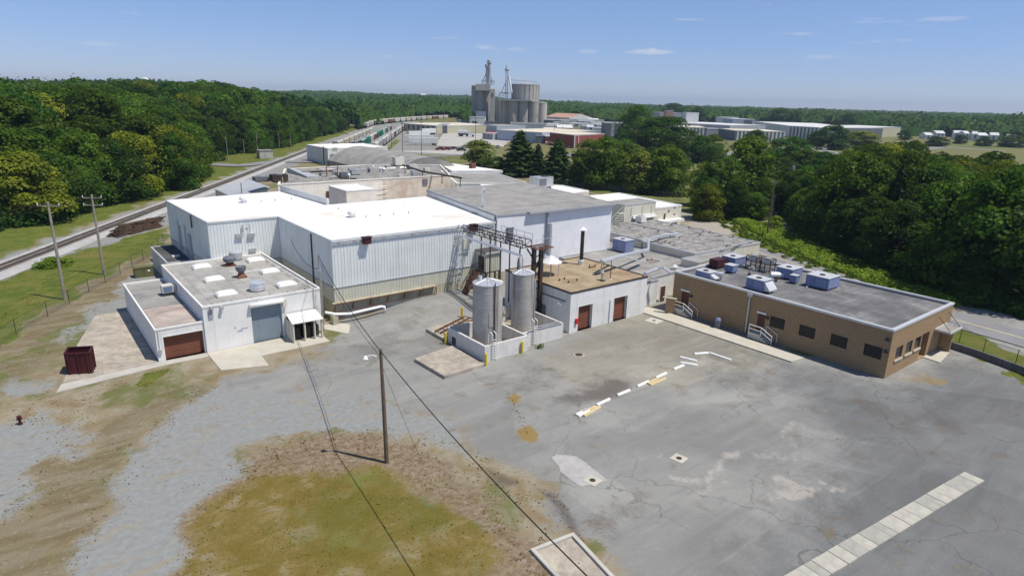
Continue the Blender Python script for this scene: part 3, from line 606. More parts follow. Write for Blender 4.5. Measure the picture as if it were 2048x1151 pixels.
# ---- low white block workshop
r = root('block_workshop', (13,65.1,0), 'low white block workshop with grey roller door, skylit flat roof and lower side annex', 'workshop')
T = rect(13.1,65.1,25.0,84.6); Aq = rect(8.8,65.3,13.1,84.0)
dx0, dx1 = ony(K6(985,900),65.1)[0]-13.1, ony(K6(1215,850),65.1)[0]-13.1
flat_bld(r, T, -.3, 4.85, 'white_paint', 'roof_grey_panel', 'white_membrane', .12, .16, holes={0: [(dx0, dx1, 0, 4.0, .28)]})
panel(r, 'roller_door', 'door_grey', T[0], T[1], dx0, dx1, 0, 4.0, .26, ribs=26)
sub(r, MB().tube([(13.1+dx0-.15,64.85,4.2),(13.1+dx1+.1,64.85,4.2)], .24, 12), 'roller_housing', 'white_plastic', True)
sub(r, MB().box(13.1+dx1+.1,64.78,3.5,13.1+dx1+.5,65.09,4.3), 'roller_motor', 'ac_cream')
gx0, gx1 = ony(K6(305,1000),65.3)[0]-8.8, ony(K6(608,940),65.3)[0]-8.8
flat_bld(r, Aq, -.3, 3.32, 'white_paint', 'roof_grey', 'white_membrane', .1, .14, holes={0: [(gx0, gx1, 0, 2.4, .5)]})
panel(r, 'garage_door', 'door_brown', Aq[0], Aq[1], gx0, gx1, 0, 2.4, .48, ribs=4)
frame(r, 'door_frame', 'white_membrane', Aq[0], Aq[1], gx0, gx1, 0, 2.4, .12, .02)
sub(r, MB().prism(rect(9.05,66.0,12.9,72.6), 3.2, 3.212, True), 'roof_patch', 'roof_pinkish')
sub(r, MB().tube([(9.0,65.25,3.1),(9.0,65.25,.9)], .03).box(8.9,65.1,.9,9.15,65.29,1.25), 'conduit', 'galvanised')
for q in ((16.8,81.1),(16.6,74.6),(16.2,68.2),(23.1,81.1),(22.8,74.7),(22.5,68.3)):
    s = sub(r, MB().box(q[0]-1.05,q[1]-.68,4.6,q[0]+1.05,q[1]+.68,4.86), 'skylight_curb', 'ac_cream')
    m = MB(); prof = [(1.0,.0),(.97,.1),(.85,.22),(.6,.33),(.25,.38)]
    for (a, za), (b, zb) in zip(prof, prof[1:]):
        for k in range(4):
            A = rect(-1.0*a,-.63*a,1.0*a,.63*a); B = rect(-1.0*b,-.63*b,1.0*b,.63*b); j = (k+1) % 4
            m.face([(q[0]+A[k][0],q[1]+A[k][1],4.87+za),(q[0]+A[j][0],q[1]+A[j][1],4.87+za),(q[0]+B[j][0],q[1]+B[j][1],4.87+zb),(q[0]+B[k][0],q[1]+B[k][1],4.87+zb)])
    m.face([(q[0]+a,q[1]+b,5.25) for a, b in rect(-.25,-.16,.25,.16)]); d = m.build('skylight_dome', 'white_plastic', s)
sub(r, MB().lathe((19.4,68.3,4.69), [(.62,0),(.62,.12),(.8,.14),(.85,.5),(.78,.75),(.82,.8),(.82,.95),(.72,1.0),(.2,1.02)], 20), 'exhaust_fan', 'silver_bright')
sub(r, MB().box(19.0,74.0,4.69,20.0,75.0,4.85).lathe((19.5,74.5,4.85), [(.5,0),(.28,.45)], 12), 'vent_base', 'steel_rust'); sub(r, MB().lathe((19.5,74.5,5.25), [(.3,0),(.55,.35),(.6,.75),(.55,.76),(.2,.6)], 20), 'roof_vent', 'factory_dark')
sub(r, MB().box(19.3,80.1,4.69,20.5,81.3,4.8).lathe((19.9,80.7,4.8), [(.55,0),(.4,.3)], 12), 'vent_base', 'steel_rust'); sub(r, MB().lathe((19.9,80.7,5.05), [(.3,0),(.7,.2),(.75,.6),(.55,.78),(.2,.85)], 20), 'roof_vent', 'factory_dark')
sub(r, MB().lathe((21.3,83.2,4.69), [(.7,0),(.8,.2),(.8,1.0),(.55,1.2),(.2,1.25)], 18), 'roof_vent', 'factory_grey')
sub(r, MB().box(19.6,76.6,4.69,24.7,76.72,4.76), 'roof_conduit', 'white_paint')
for y in np.arange(66.5, 84, 2.6): sub(r, MB().box(24.1,y,4.69,24.4,y+1.6,4.74), 'roof_flashing', 'roof_grey')
for x in np.arange(14.2, 24, 1.9): sub(r, MB().box(x,66.0,4.69,x+.12,66.25,4.76), 'roof_flashing', 'roof_grey')
for q in (K6(662,672), K6(740,672)): p = ony(q,65.0); sub(r, MB().box(p[0]-.14,64.7,p[2]-.12,p[0]+.14,65.08,p[2]+.18), 'wall_light', 'galvanised')
p = ony(K6(668,700),65.06); sub(r, MB().box(p[0]-.35,64.95,p[2]-.6,p[0]+.05,65.09,p[2]+.3), 'meter_box', 'factory_grey')
m = MB()
for a, b_, c_, d_ in ((890,818,945,838),(865,838,900,858),(840,815,850,835)):
    p, q = ony(K6(a,d_),65.09), ony(K6(c_,b_),65.09); m.box(p[0],65.085,min(p[2],q[2]),q[0],65.094,max(p[2],q[2]))
sub(r, m, 'wall_notice', 'warehouse_blue')
# AC unit on the annex
a0 = root('air_conditioner', (12.3,77.0,3.2), 'cream evaporative cooler on legs on the annex roof of the white workshop', 'air conditioner')
sub(a0, MB().box(11.6,76.5,3.55,12.7,77.6,4.35), 'casing', 'ac_cream'); sub(a0, MB().box(12.7,76.75,3.7,13.05,77.35,4.2), 'duct', 'galvanised')
m = MB()
for x in (11.68,12.62):
    for y in (76.58,77.52): m.bar((x,y,3.2),(x,y,3.56),.08)
sub(a0, m, 'leg_frame', 'steel_dark')
m = MB()
for k in range(6): m.box(11.7,76.47,3.65+k*.11,12.6,76.497,3.71+k*.11)
sub(a0, m, 'louvre', 'ac_shade_blue')
# ---- rear shed, pump box, green cabinet
r = root('lean_shed', (15.1,93.1,0), 'low dark roofed shed with a blue door against the pale metal building', 'shed')
flat_bld(r, rect(15.1,93.2,18.3,104.5), -.3, 3.0, 'light_beige', 'roof_black', 'metal_trim', .15, .08, .2)
sub(r, MB().box(15.04,94.0,0,15.09,95.2,2.1), 'door', 'blue_paint'); sub(r, MB().box(16.4,96.3,2.92,17.3,96.9,3.12), 'roof_hatch', 'white_membrane')
r = root('utility_box', (18.8,96.6,0), 'pale open topped metal housing beside the dark roofed shed', 'housing')
sub(r, MB().box(18.5,96.4,0,21.0,99.0,3.35), 'casing', 'ac_shade_blue'); ring(MB(), rect(18.5,96.4,21.0,99.0), .08, .1, 3.3, 3.6).build('rim', 'metal_trim', r); sub(r, MB().box(18.7,96.6,3.36,20.8,98.8,3.4), 'hatch', 'roof_black')
r = root('power_cabinet', (13.1,99.5,0), 'olive green electrical cabinet behind the white workshop', 'cabinet')
sub(r, MB().box(11.9,98.8,0,14.2,100.2,1.35), 'casing', 'olive'); sub(r, MB().box(11.85,98.75,1.35,14.25,100.25,1.43), 'lid', 'olive'); sub(r, MB().box(13.0,98.76,.2,13.03,98.795,1.3), 'seam', 'roof_black'); sub(r, MB().box(13.5,98.77,.8,13.8,98.795,1.0), 'label_plate', 'white_plastic')
# ---- plywood lean-to
r = root('lean_to_shelter', (22.5,63,0), 'small plywood shelter with a cream sloping roof beside the roller door', 'shelter')
sub(r, MB().face([(20.9,62.6,2.25),(24.2,62.5,2.25),(24.3,64.95,2.62),(21.1,64.95,2.62)]).face([(20.9,62.6,2.17),(21.1,64.95,2.54),(24.3,64.95,2.54),(24.2,62.5,2.17)]).face([(20.9,62.6,2.17),(24.2,62.5,2.17),(24.2,62.5,2.25),(20.9,62.6,2.25)]).face([(24.2,62.5,2.17),(24.3,64.95,2.54),(24.3,64.95,2.62),(24.2,62.5,2.25)]).face([(20.9,62.6,2.25),(21.1,64.95,2.62),(21.1,64.95,2.54),(20.9,62.6,2.17)]), 'roof', 'cream_paint')
for x in (21.05,22.25,23.3,24.1): sub(r, MB().box(x-.06,62.7,0,x+.06,64.9 if x<22 else 63.0,2.17), 'post', 'light_beige')
sub(r, MB().box(21.1,64.7,0,24.2,64.93,2.45), 'back_board', 'roof_black')
for x in (21.65,22.8,23.7): sub(r, MB().box(x-.4,63.6,.02,x+.36,64.5,1.25).box(x-.3,63.5,1.25,x+.2,64.4,1.3), 'crate', 'steel_dark')
tp = root('wire_pole', (24.8,64.3,0), 'thin wooden pole carrying wires beside the white workshop', 'pole')
sub(tp, MB().tube([(24.8,64.3,0),(24.75,64.3,8.8)], [.09,.06], 8), 'shaft', 'wood_pole_grey'); sub(tp, MB().tube([(24.95,64.35,.1),(24.95,64.35,6.0)], .03), 'conduit', 'galvanised'); sub(tp, MB().box(24.6,64.25,7.0,24.95,64.35,7.15), 'bracket', 'galvanised')
# ---- big metal building
MP = [(27.5,67.2),(50.25,67.2),(53.9,91.2),(36.9,90.6),(35.9,107.6),(18.1,105.8),(18.8,84.8),(27.5,84.7)]
r = root('metal_warehouse', (27.5,67.2,0), 'large warehouse clad in pale ribbed metal with a bright white flat roof', 'warehouse')
m1, m2, m3 = MB(), MB(), MB()
for i in range(len(MP)):
    a, b = MP[i], MP[(i+1) % len(MP)]
    m1.corr(a, b, 3.9, 9.38); m2.corr(a, b, 2.15, 3.88, .38, .03); m3.wall(a, b, -.5, 2.15)
sub(r, m1, 'cladding', 'clad_pale'); sub(r, m2, 'lower_cladding', 'clad_beige'); sub(r, m3, 'plinth', 'concrete_beige')
sub(r, MB().prism(MP, 9.38, 9.43, True, False), 'roof', 'white_membrane'); ring(MB(), MP, .1, .12, 9.28, 9.47).build('roof_trim', 'metal_trim', r)
ring(MB(), MP, .09, -.01, 3.86, 3.94).build('cladding_sill', 'factory_grey', r)
m = MB()
for x in np.arange(28.2, 50, 1.9): m.box(x,67.0,9.22,x+.28,67.1,9.29)
sub(r, m, 'gutter_bracket', 'steel_dark')
sub(r, MB().tube([(27.45,66.98,9.26),(50.2,66.98,9.26)], .09, 8), 'gutter', 'galvanised')
for q0, q1 in ((K7(945,365), K7(962,668)), (K7(1237,470), K7(1252,862))):
    p, q = onx(q0,27.35), onx(q1,27.35); y = (p[1]+q[1])/2; sub(r, MB().tube([(27.38,y,9.2),(27.38,y,1.5)], .09, 6), 'downpipe', 'steel_dark')
for q0, q1 in ((K7(93,370), K7(108,560)), (K7(252,325), K7(262,430))):
    p, q = onx(q0,18.35), onx(q1,18.35); sub(r, MB().tube([(18.3,p[1],p[2]),(18.3,p[1],max(q[2],.2))], .1, 6), 'downpipe', 'steel_dark')
sub(r, MB().box(18.3,93.4,3.2,18.6,94.7,6.4), 'loft_door', 'factory_grey'); sub(r, MB().box(18.25,98.6,3.2,18.5,99.4,6.8), 'loft_door', 'factory_grey')
m = MB()
for q in (K7(155,440), K7(205,440)):
    p = onx(q, 18.25); m.tube([(18.2,p[1],3),(18.2,p[1],7.4)], .04, 6).tube([(18.2,p[1]+.4,3),(18.2,p[1]+.4,7.4)], .04, 6)
    for z in np.arange(3, 7.4, .35): m.tube([(18.2,p[1],z),(18.2,p[1]+.4,z)], .025, 4)
sub(r, m, 'ladder', 'galvanised')
for q in (K7(650,492), K7(748,488), K7(760,612)):
    p = ony(q, 84.6); sub(r, MB().box(p[0]-.45,84.4,p[2]-.25,p[0]+.4,84.72,p[2]+.2), 'wall_vent', 'galvanised')
m = MB()
p = ony(K7(735,480),84.6); m.tube([(p[0],84.5,p[2]),(p[0],84.5,8.6),(p[0]-.25,84.5,8.9)], .05, 6); sub(r, m, 'wall_pipe', 'galvanised'); p = ony(K7(678,470),84.6); sub(r, MB().tube([(p[0],84.5,p[2]),(p[0],84.5,p[2]+1)], .1, 6), 'wall_pipe', 'galvanised')
p = onx(K7(1010,528),27.3); q = onx(K7(1095,512),27.3); sub(r, MB().bar((27.36,p[1],p[2]),(27.36,q[1],q[2]),.1), 'wall_strip', 'white_plastic')
for q in (K7(1695,535), K8(660,452)):
    p = ony(q, 66.8); sub(r, MB().box(p[0]-.45,66.45,p[2]-.38,p[0]+.4,67.18,p[2]+.35).box(p[0]-.55,66.35,p[2]+.35,p[0]+.5,67.18,p[2]+.45), 'flood_lamp', 'maroon')
p = ony(K8(600,590),67.1); sub(r, MB().box(p[0]-.5,66.95,p[2]-.9,p[0]+.45,67.13,p[2]+.9), 'wall_cabinet', 'ac_cream')
m = MB().prism([(35.7,107.7),(36.7,90.7),(37.1,90.7),(36.1,107.7)], 9.44, 10.35, True); sub(r, m, 'roof_upstand', 'metal_trim')
for q in (K7(688,225), K7(1575,345)):
    p = at(q, 9.43); sub(r, MB().lathe((p[0],p[1],9.43), [(.42,0),(.42,.35),(.62,.4),(.6,.75),(.35,.95),(.1,1.0)], 16), 'roof_vent', 'white_paint')
p = at(K7(670,150),9.43); sub(r, MB().tube([(p[0],p[1],9.43),(p[0],p[1],11.1)], .06), 'vent_pipe', 'steel_dark')
for q in ((830,222),(945,213),(1078,203),(1462,283),(1688,348),(1803,337),(1915,325),(2035,315)):
    p = at(K7(*q), 9.43); sub(r, MB().tube([(p[0],p[1],9.43),(p[0],p[1],9.75)], .08), 'vent_pipe', 'galvanised')
sub(r, MB().box(27.1,66.72,2.12,40.8,67.19,2.2), 'dock_ledge', 'concrete_beige'); m = MB()
m.bar((27.0,66.7,2.08),(40.8,66.7,2.08),.09).bar((27.0,66.72,1.15),(40.8,66.72,1.15),.06)
for x in np.arange(27.3, 41, 2.25): m.bar((x,66.7,2.05),(x,67.17,1.15),.07).bar((x,66.7,2.1),(x,66.7,1.1),.06)
sub(r, m, 'dock_rail', 'steel_rust'); sub(r, MB().box(27.2,67.0,.35,40.6,67.19,.95), 'shade_streak_band', 'factory_dark')  # dark strip stands for shade and streaks low on the dock wall

sub(r, MB().tube([(25.9,66.3,1.55),(27.0,66.0,1.2),(28.6,65.8,1.0),(32.6,65.8,1.15),(33.0,65.8,1.05),(33.05,65.8,.35)], .16, 10), 'drain_pipe', 'white_plastic', True)
sub(r, MB().box(26.6,65.7,0,27.2,66.6,.9), 'plinth_block', 'concrete_beige')
# exhaust stack cluster on the white roof
p = at(K8(735,340),9.43); r = root('exhaust_stack', (p[0],p[1],9.43), 'silver exhaust stack with fan box on the bright white roof', 'exhaust stack')
sub(r, MB().tube([(p[0],p[1],9.9),(p[0],p[1],12.6)], .27, 14).lathe((p[0],p[1],12.6), [(.27,0),(.4,.15),(.4,.35),(.05,.5)], 14), 'stack', 'silver_bright'); sub(r, MB().box(p[0]-1.2,p[1]-.1,9.43,p[0]-.4,p[1]+.8,10.5), 'fan_housing', 'galvanised')
m = MB()
for a in (-1.6,-.8,.8,1.6): m.bar((p[0]+a,p[1]-.6,9.43),(p[0]+a*.3,p[1],10.2),.07).bar((p[0]+a,p[1]+.6,9.43),(p[0]+a*.3,p[1],10.2),.07)
m.bar((p[0]-1.8,p[1]-.5,9.6),(p[0]+1.9,p[1]-.5,9.6),.08).bar((p[0]-1.8,p[1]+.5,9.6),(p[0]+1.9,p[1]+.5,9.6),.08); sub(r, m, 'support_frame', 'steel_dark'); sub(r, MB().box(p[0]-.35,p[1]-.35,9.43,p[0]+.35,p[1]+.35,10.0), 'base', 'steel_dark')
# ---- grey roofed hall with the smooth white front
GP = [(50.55,67.1),(72.2,66.7),(75.8,92.2),(54.9,92.0)]
r = root('cold_store', (50.5,67,0), 'tall hall with smooth bluish white front wall and grey flat roof', 'warehouse')
w_ = MB()
for i in range(4): w_.wall(GP[i], GP[(i+1)%4], 2.4 if i in (0,3) else -.3, 10.2)
sub(r, w_, 'wall', 'cool_white_paint'); m = MB()
for i in (0,3): m.wall(GP[i], GP[(i+1)%4], -.3, 2.4)
sub(r, m, 'plinth', 'concrete_beige')
ov = [(55.6,66.35),(72.35,66.1),(76.0,92.4),(54.7,92.2),(50.4,67.05),(55.6,66.95)]
sub(r, MB().prism(ov, 10.2, 10.32, True, True), 'roof', 'roof_grey'); ring(MB(), [(50.4,67.05),(55.5,66.9),(55.6,66.35),(72.35,66.1),(76.0,92.4),(54.7,92.2)], .03, .1, 10.1, 10.37).build('roof_trim', 'factory_grey', r)
p = ony(K8(1240,330),66.8)[0]; sub(r, MB().box(p-.09,66.55,4,p+.09,66.9,10.1), 'wall_joint', 'factory_grey')
p, q = ony(K8(920,525),67), ony(K8(968,458),67); sub(r, MB().box(p[0],66.85,p[2]-.3,q[0],67.08,q[2]), 'door', 'factory_dark'); sub(r, MB().box(p[0]-.12,66.9,q[2],q[0]+.12,67.085,q[2]+.12), 'door_frame', 'steel_dark')
sub(r, MB().prism([(50.3,67.5),(50.5,67.5),(54.8,91.9),(54.6,91.9)], 9.44, 10.15, True), 'side_flashing', 'metal_trim')
# ---- white roofed rear wing (behind the hall, right)
hw = root('rear_wing', (96,80,0), 'white roofed rear wing with pale beige walls beside the track of sandy dirt', 'building')
flat_bld(hw, [(95.1,80.2),(106.9,79.8),(108.6,98.4),(99.0,98.4),(95.5,90)], -.3, 5.5, 'light_beige', 'white_membrane', 'white_membrane', .2, .1, .3)
p = ony(L2(1060,420),80); sub(hw, MB().tube([(p[0],79.8,1.6),(p[0]+.1,79.8,4.2)], .12), 'downpipe', 'steel_dark')
sub(hw, MB().box(100.0,78.3,2.5,106.2,80.1,3.0), 'canopy', 'white_membrane'); sub(hw, MB().box(100.5,79.6,.3,105.6,80.1,2.4), 'loading_door', 'factory_dark')
m = MB()
for q in ((1155,350),(1150,410),(1100,380)):
    p = ony(L2(*q),80.05); sub(hw, MB().box(p[0]-.2,79.85,p[2]-.15,p[0]+.2,80.1,p[2]+.15), 'wall_light', 'steel_dark')
bk = root('rear_strip_building', (77,93,0), 'long low white roofed building along the back of the grey hall', 'building')
flat_bld(bk, [(76.2,92.4),(99.0,98.6),(100,108),(84,118),(76.6,106)], -.3, 6.6, 'light_beige', 'white_membrane', 'white_membrane', .2, .1, .3)
p = at(K3(700,950),7.4); a1 = root('air_conditioner', (p[0],p[1],6.5), 'large grey air conditioner at the far edge of the grey hall roof', 'air conditioner')
sub(a1, MB().box(p[0]-2.2,p[1]-1.5,6.9,p[0]+2.2,p[1]+1.5,9.0), 'casing', 'galvanised'); sub(a1, MB().lathe((p[0]+1,p[1],9.0), [(.9,0),(.9,.18),(.3,.2)], 16), 'fan_guard', 'steel_dark'); sub(a1, MB().box(p[0]-1.9,p[1]-1.2,6.48,p[0]+1.9,p[1]+1.2,6.9), 'base', 'steel_dark'); sub(a1, MB().box(p[0]-1.9,p[1]-1.54,7.2,p[0]+.2,p[1]-1.505,8.7), 'louvre', 'factory_dark')
# ---- beige tower block and low roofs
r = root('penthouse_block', (86.4,76.8,0), 'pale beige box-shaped block rising over the low grey roofs', 'building')
flat_bld(r, rect(86.4,76.8,95.0,81.4), 3, 7.5, 'light_beige', 'roof_grey', 'metal_trim', .12, .06, .2)
sub(r, MB().box(88.6,76.5,4.9,94.8,76.78,5.3).box(88.7,76.2,4.75,95.4,76.5,4.9), 'ledge', 'white_membrane')
m = MB()
for x in (88.2,91.2,93.8): m.box(x,76.7,5.4,x+.08,76.79,6.9)
sub(r, m, 'wall_rib', 'light_beige')
m = MB()
for z in np.arange(4.6, 6.6, .4): m.box(83.0+(z-4.6)*.8,75.6,z,84.2+(z-4.6)*.8,76.5,z+.06)
for y in (75.6,76.5): m.bar((83.0,y,5.5),(85.6,y,7.3),.05).bar((83.0,y,4.4),(83.0,y,5.5),.05).bar((85.6,y,4.4),(85.6,y,7.3),.05)
st = root('roof_stair', (84,76,4.4), 'small metal stair on the grey roof beside the beige block', 'stair'); sub(st, m, 'frame', 'light_beige')
low = root('low_wing', (76.7,53.5,0), 'wide low wing with mottled grey roofs between the white hall and the tan brick office', 'building')
flat_bld(low, rect(76.8,64.2,86.3,76.2), -.3, 4.5, 'clad_beige', 'roof_mottled', 'factory_grey', .15, .08, .25)
flat_bld(low, [(76.9,54.3),(92.6,53.4),(93.6,75.4),(86.45,75.8),(86.45,64.05),(76.9,64.05)], -.3, 4.35, 'light_beige', 'roof_mottled', 'metal_trim', .15, .08, .25)
flat_bld(low, [(60.2,50.6),(64.4,50.6),(64.4,51.6),(72.9,52.2),(76.7,54.2),(76.7,76.5),(72.4,76.5),(72.0,66.6),(62,66.8),(60.2,60)], -.3, 3.2, 'white_paint', 'roof_grey', 'factory_grey', .12, .06, .2)
flat_bld(low, [(73.2,51.0),(83.3,51.6),(83.3,53.3),(73.2,53.8)], -.3, 4.2, 'light_beige', 'roof_grey', 'metal_trim', .1, .05, .18)
sub(low, MB().tube([(92.9,54.0,.2),(92.9,54.0,4.2)], .08), 'downpipe', 'galvanised'); sub(low, MB().box(93.0,54.4,.2,93.25,60,3.4), 'shutter', 'white_membrane'); sub(low, MB().box(93.05,62.0,.2,93.3,70,3.4), 'shutter', 'white_membrane')
sub(low, MB().prism([(77.6,60.5),(90.8,55.5),(91.6,57.6),(78.4,62.8)], 4.24, 4.252, True), 'roof_patch', 'roof_grey')
p = at(L2(1140,560),4.4); m = MB()
def pipe_px(m, pts, r_, z=None, n=8): return m.tube([at(q, zz) for q, zz in pts], r_, n)
pr = root('roof_pipe', tuple(at(L2(925,655),4.9)), 'white lagged pipe turning a corner across the low grey roofs', 'pipe')
pipe_px(m, [(L2(1190,590),4.8),(L2(1060,605),4.9),(L2(935,640),5.0),(L2(915,665),5.0),(L2(915,735),4.4),(L2(700,785),5.2),(L2(475,845),6.4)], .19); sub(pr, m, 'pipe', 'silver_bright')
m = MB()
for q in ((1120,605),(1010,630),(900,730)): p = at(L2(*q),4.85); m.bar((p[0],p[1],4.2),(p[0],p[1],4.8),.08)
sub(pr, m, 'support', 'steel_dark')
for k, (q, z, lab) in enumerate(((L2(845,480),4.4,'small white roof fan beside the metal roof stair'),)):
    p = at(q, z); r = root('roof_fan', (p[0],p[1],z), lab, 'fan'); sub(r, MB().box(p[0]-.7,p[1]-.7,z,p[0]+.7,p[1]+.7,z+1.0), 'casing', 'white_paint'); sub(r, MB().lathe((p[0],p[1],z+1), [(.6,0),(.6,.15),(.1,.2)], 14), 'cowl', 'galvanised')
m = MB()
for q in ((740,545),(870,550),(1000,580),(1290,545),(1420,580),(1480,590),(1390,610),(1200,640),(1070,675),(1110,690),(1640,720),(1780,700),(1700,630),(1130,515)):
    p = at(L2(*q),4.25); sub(low, MB().tube([(p[0],p[1],4.2),(p[0],p[1],4.5),(p[0]+.35,p[1],4.55)], .08, 6), 'vent_pipe', 'steel_dark')
m = MB(); p, q = at(L2(1590,752),4.4), at(L2(1890,668),4.4); m.tube([(p[0],p[1],4.6),(q[0],q[1],4.6)], .12, 8); sub(low, m, 'roof_conduit', 'galvanised')
p = at(L2(950,845),3.2); r = root('roof_debris', (p[0],p[1],3.1), 'heap of old insulation left on the low grey roof', 'debris'); m = MB()
for k in range(9): m.obox((p[0]+random.uniform(-1.2,1.2),p[1]+random.uniform(-.8,.8),3.09),random.uniform(.4,.9),random.uniform(.3,.6),random.uniform(.15,.5),random.uniform(0,3))
sub(r, m, 'rubble', 'roof_pinkish')
p = at(L2(1160,920),3.2); sub(low, MB().lathe((p[0],p[1],3.08), [(.35,0),(.35,.4),(.45,.42),(.2,.7)], 14), 'roof_vent', 'white_paint')

# ---- connecting wall with brown door
c0, c1 = (60.2,50.6), (64.4,50.6)
p, q = ony(L3(178,430),50.6), ony(L3(213,325),50.6); frame(low, 'door_frame', 'white_paint', c0, c1, p[0]-60.2, q[0]-60.2+.1, 0, 2.1, .1, .02); panel(low, 'side_door', 'door_dark_brown', c0, c1, p[0]-60.2, q[0]-60.2+.1, 0, 2.1, 0.0, .03)
# ---- rust roofed boiler house
TB = rect(47.1,48.7,59.9,60.6)
r = root('boiler_house', (47.1,48.7,0), 'white boiler house with a rust brown flat roof and two brown garage doors', 'building')
hs = []
for a, b_ in (((1212,640),(1313,610)), ((1470,560),(1566,530))):
    s0, s1 = ony(L1(*a),48.7)[0]-47.1, ony(L1(*b_),48.7)[0]-47.1; hs.append((s0, s1, 0, 2.9, .45))
flat_bld(r, TB, -.3, 4.75, 'white_paint', 'roof_rust', 'steel_dark', .12, .05, .14, holes={0: hs})
for h in hs: panel(r, 'garage_door', 'door_brown', TB[0], TB[1], h[0], h[1], 0, 2.9, .43, ribs=5); frame(r, 'door_frame', 'white_membrane', TB[0], TB[1], h[0], h[1], 0, 2.9, .1, .015)
p = ony(L1(1193,725),48.7); sub(r, MB().box(p[0]-.16,48.5,p[2]-.3,p[0]+.16,48.69,p[2]+.3), 'fire_box', 'red_paint')
p = ony(L1(1445,570),48.6); sub(r, MB().tube([(p[0],48.6,p[2]),(p[0]-.02,48.6,.1)], .07), 'downpipe', 'white_plastic')
p = onx(L1(1085,597),47.0); q = onx(L1(1120,590),47.0); sub(r, MB().box(46.6,p[1]-.35,p[2]-.08,47.09,p[1]+.15,p[2]+.1), 'wall_light', 'white_plastic')
p = onx(L1(950,525),47.05); q = onx(L1(1120,585),47.05); sub(r, MB().tube([(47.04,p[1],p[2]),(47.04,q[1],q[2])], .05, 6), 'wall_pipe', 'steel_dark')
p = onx(L1(955,640),47.05); sub(r, MB().box(46.98,p[1]-.45,.9,47.09,p[1]+.5,2.2), 'louvre', 'factory_dark')
sub(r, MB().prism([(47.2,52.5),(50.4,49.6),(50.9,52.5),(49.4,57.5),(47.2,58)], 4.632, 4.64, True), 'roof_patch', 'roof_pinkish')
q = [at(L1(*k),4.63) for k in ((1075,440),(1140,455),(1110,430),(1200,440))]; 
for k in q: sub(r, MB().tube([k,(k[0],k[1],4.95)], .1, 6), 'vent_pipe', 'steel_rust')
p = at(L1(1310,345),4.63); sub(r, MB().box(p[0]-.6,p[1]-.1,4.7,p[0]+.6,p[1]+.1,4.85).tube([(p[0]-.5,p[1],4.63),(p[0]-.5,p[1],5.2)],.06).tube([(p[0]+.5,p[1],4.63),(p[0]+.5,p[1],5.1)],.06), 'valve', 'steel_rust')
# black chimney, white hood, flues
p = at(L1(1230,322),4.63); r = root('chimney_stack', (p[0],p[1],4.63), 'tall black chimney stack with white rain cap on the rust brown roof', 'chimney')
sub(r, MB().tube([(p[0],p[1],5.3),(p[0],p[1],9.1)], .24, 14), 'stack', 'steel_dark'); sub(r, MB().lathe((p[0],p[1],4.63), [(.42,0),(.42,.55),(.3,.75)], 14), 'base', 'silver_bright'); sub(r, MB().lathe((p[0],p[1],9.1), [(.2,0),(.2,.2),(.52,.22),(.05,.55)], 14), 'rain_cap', 'white_plastic')
p = at(L1(1003,412),4.63); r = root('exhaust_hood', (p[0],p[1],4.63), 'white conical exhaust hood on thin legs above the rust brown roof', 'hood')
cx, cy = p[0]+.7, p[1]+.6
sub(r, MB().lathe((cx,cy,6.35), [(1.35,0),(1.3,.05),(.25,.7),(.05,.8)], 10), 'cone', 'white_paint'); sub(r, MB().tube([(cx-.1,cy+.4,7.1),(cx-.1,cy+.4,11.0)], .3, 12), 'flue', 'galvanised')
for a in range(4):
    an = a*math.pi/2+.8; sub(r, MB().tube([(cx+.95*math.cos(an),cy+.95*math.sin(an),4.63),(cx+.95*math.cos(an),cy+.95*math.sin(an),6.5)], .05, 6), 'leg', 'galvanised')
p = at(L1(1380,437),4.63); r = root('flue_pipe', (p[0],p[1],4.63), 'short silver flue with collar near the front of the rust brown roof', 'flue'); sub(r, MB().tube([(p[0],p[1],4.63),(p[0],p[1],6.0)], .13, 10), 'pipe', 'galvanised'); sub(r, MB().lathe((p[0],p[1],5.6), [(.22,0),(.24,.1),(.12,.35)], 12), 'collar', 'silver_bright'); sub(r, MB().box(p[0]-.4,p[1]-.4,4.63,p[0]+.4,p[1]+.4,4.7), 'base', 'steel_dark')
p = at(L1(1440,430),4.63); r = root('flue_pipe', (p[0],p[1],4.63), 'thin rusty vent rod standing right of the short silver flue', 'flue'); sub(r, MB().tube([(p[0],p[1],4.63),(p[0],p[1],7.0)], .05, 8), 'pipe', 'steel_rust'); sub(r, MB().lathe((p[0],p[1],4.63), [(.2,0),(.15,.12)], 10), 'base', 'white_plastic')
r = root('overhead_pipe', tuple(at(L1(1660,395),5.2)), 'pair of silver pipes bridging from the boiler house to the low roofs', 'pipe')
m = MB(); m.tube([at(L1(1375,380),4.7),at(L1(1378,292),6.6),at(L1(1530,250),6.4),at(L1(1715,212),5.4)], .2, 8); sub(r, m, 'pipe', 'silver_bright')
m = MB(); m.tube([at(L1(1390,375),4.7),at(L1(1392,300),6.5),at(L1(1540,258),6.3),at(L1(1720,222),5.3)], .1, 8); sub(r, m, 'pipe', 'galvanised')
r = root('overhead_pipe', tuple(at(L1(1660,395),5.2)), 'long silver pipe from the boiler house front corner toward the tan brick office', 'pipe')
sub(r, MB().tube([(59.6,48.9,4.5),(59.6,48.9,5.1),at(L3(170,178),4.9),at(L3(210,172),5.2),at(L3(245,200),4.6)], .18, 8), 'pipe', 'silver_bright'); sub(r, MB().tube([at(L1(1545,262),6.2),at(L1(1798,332),5.0)], .07, 6), 'pipe', 'galvanised')
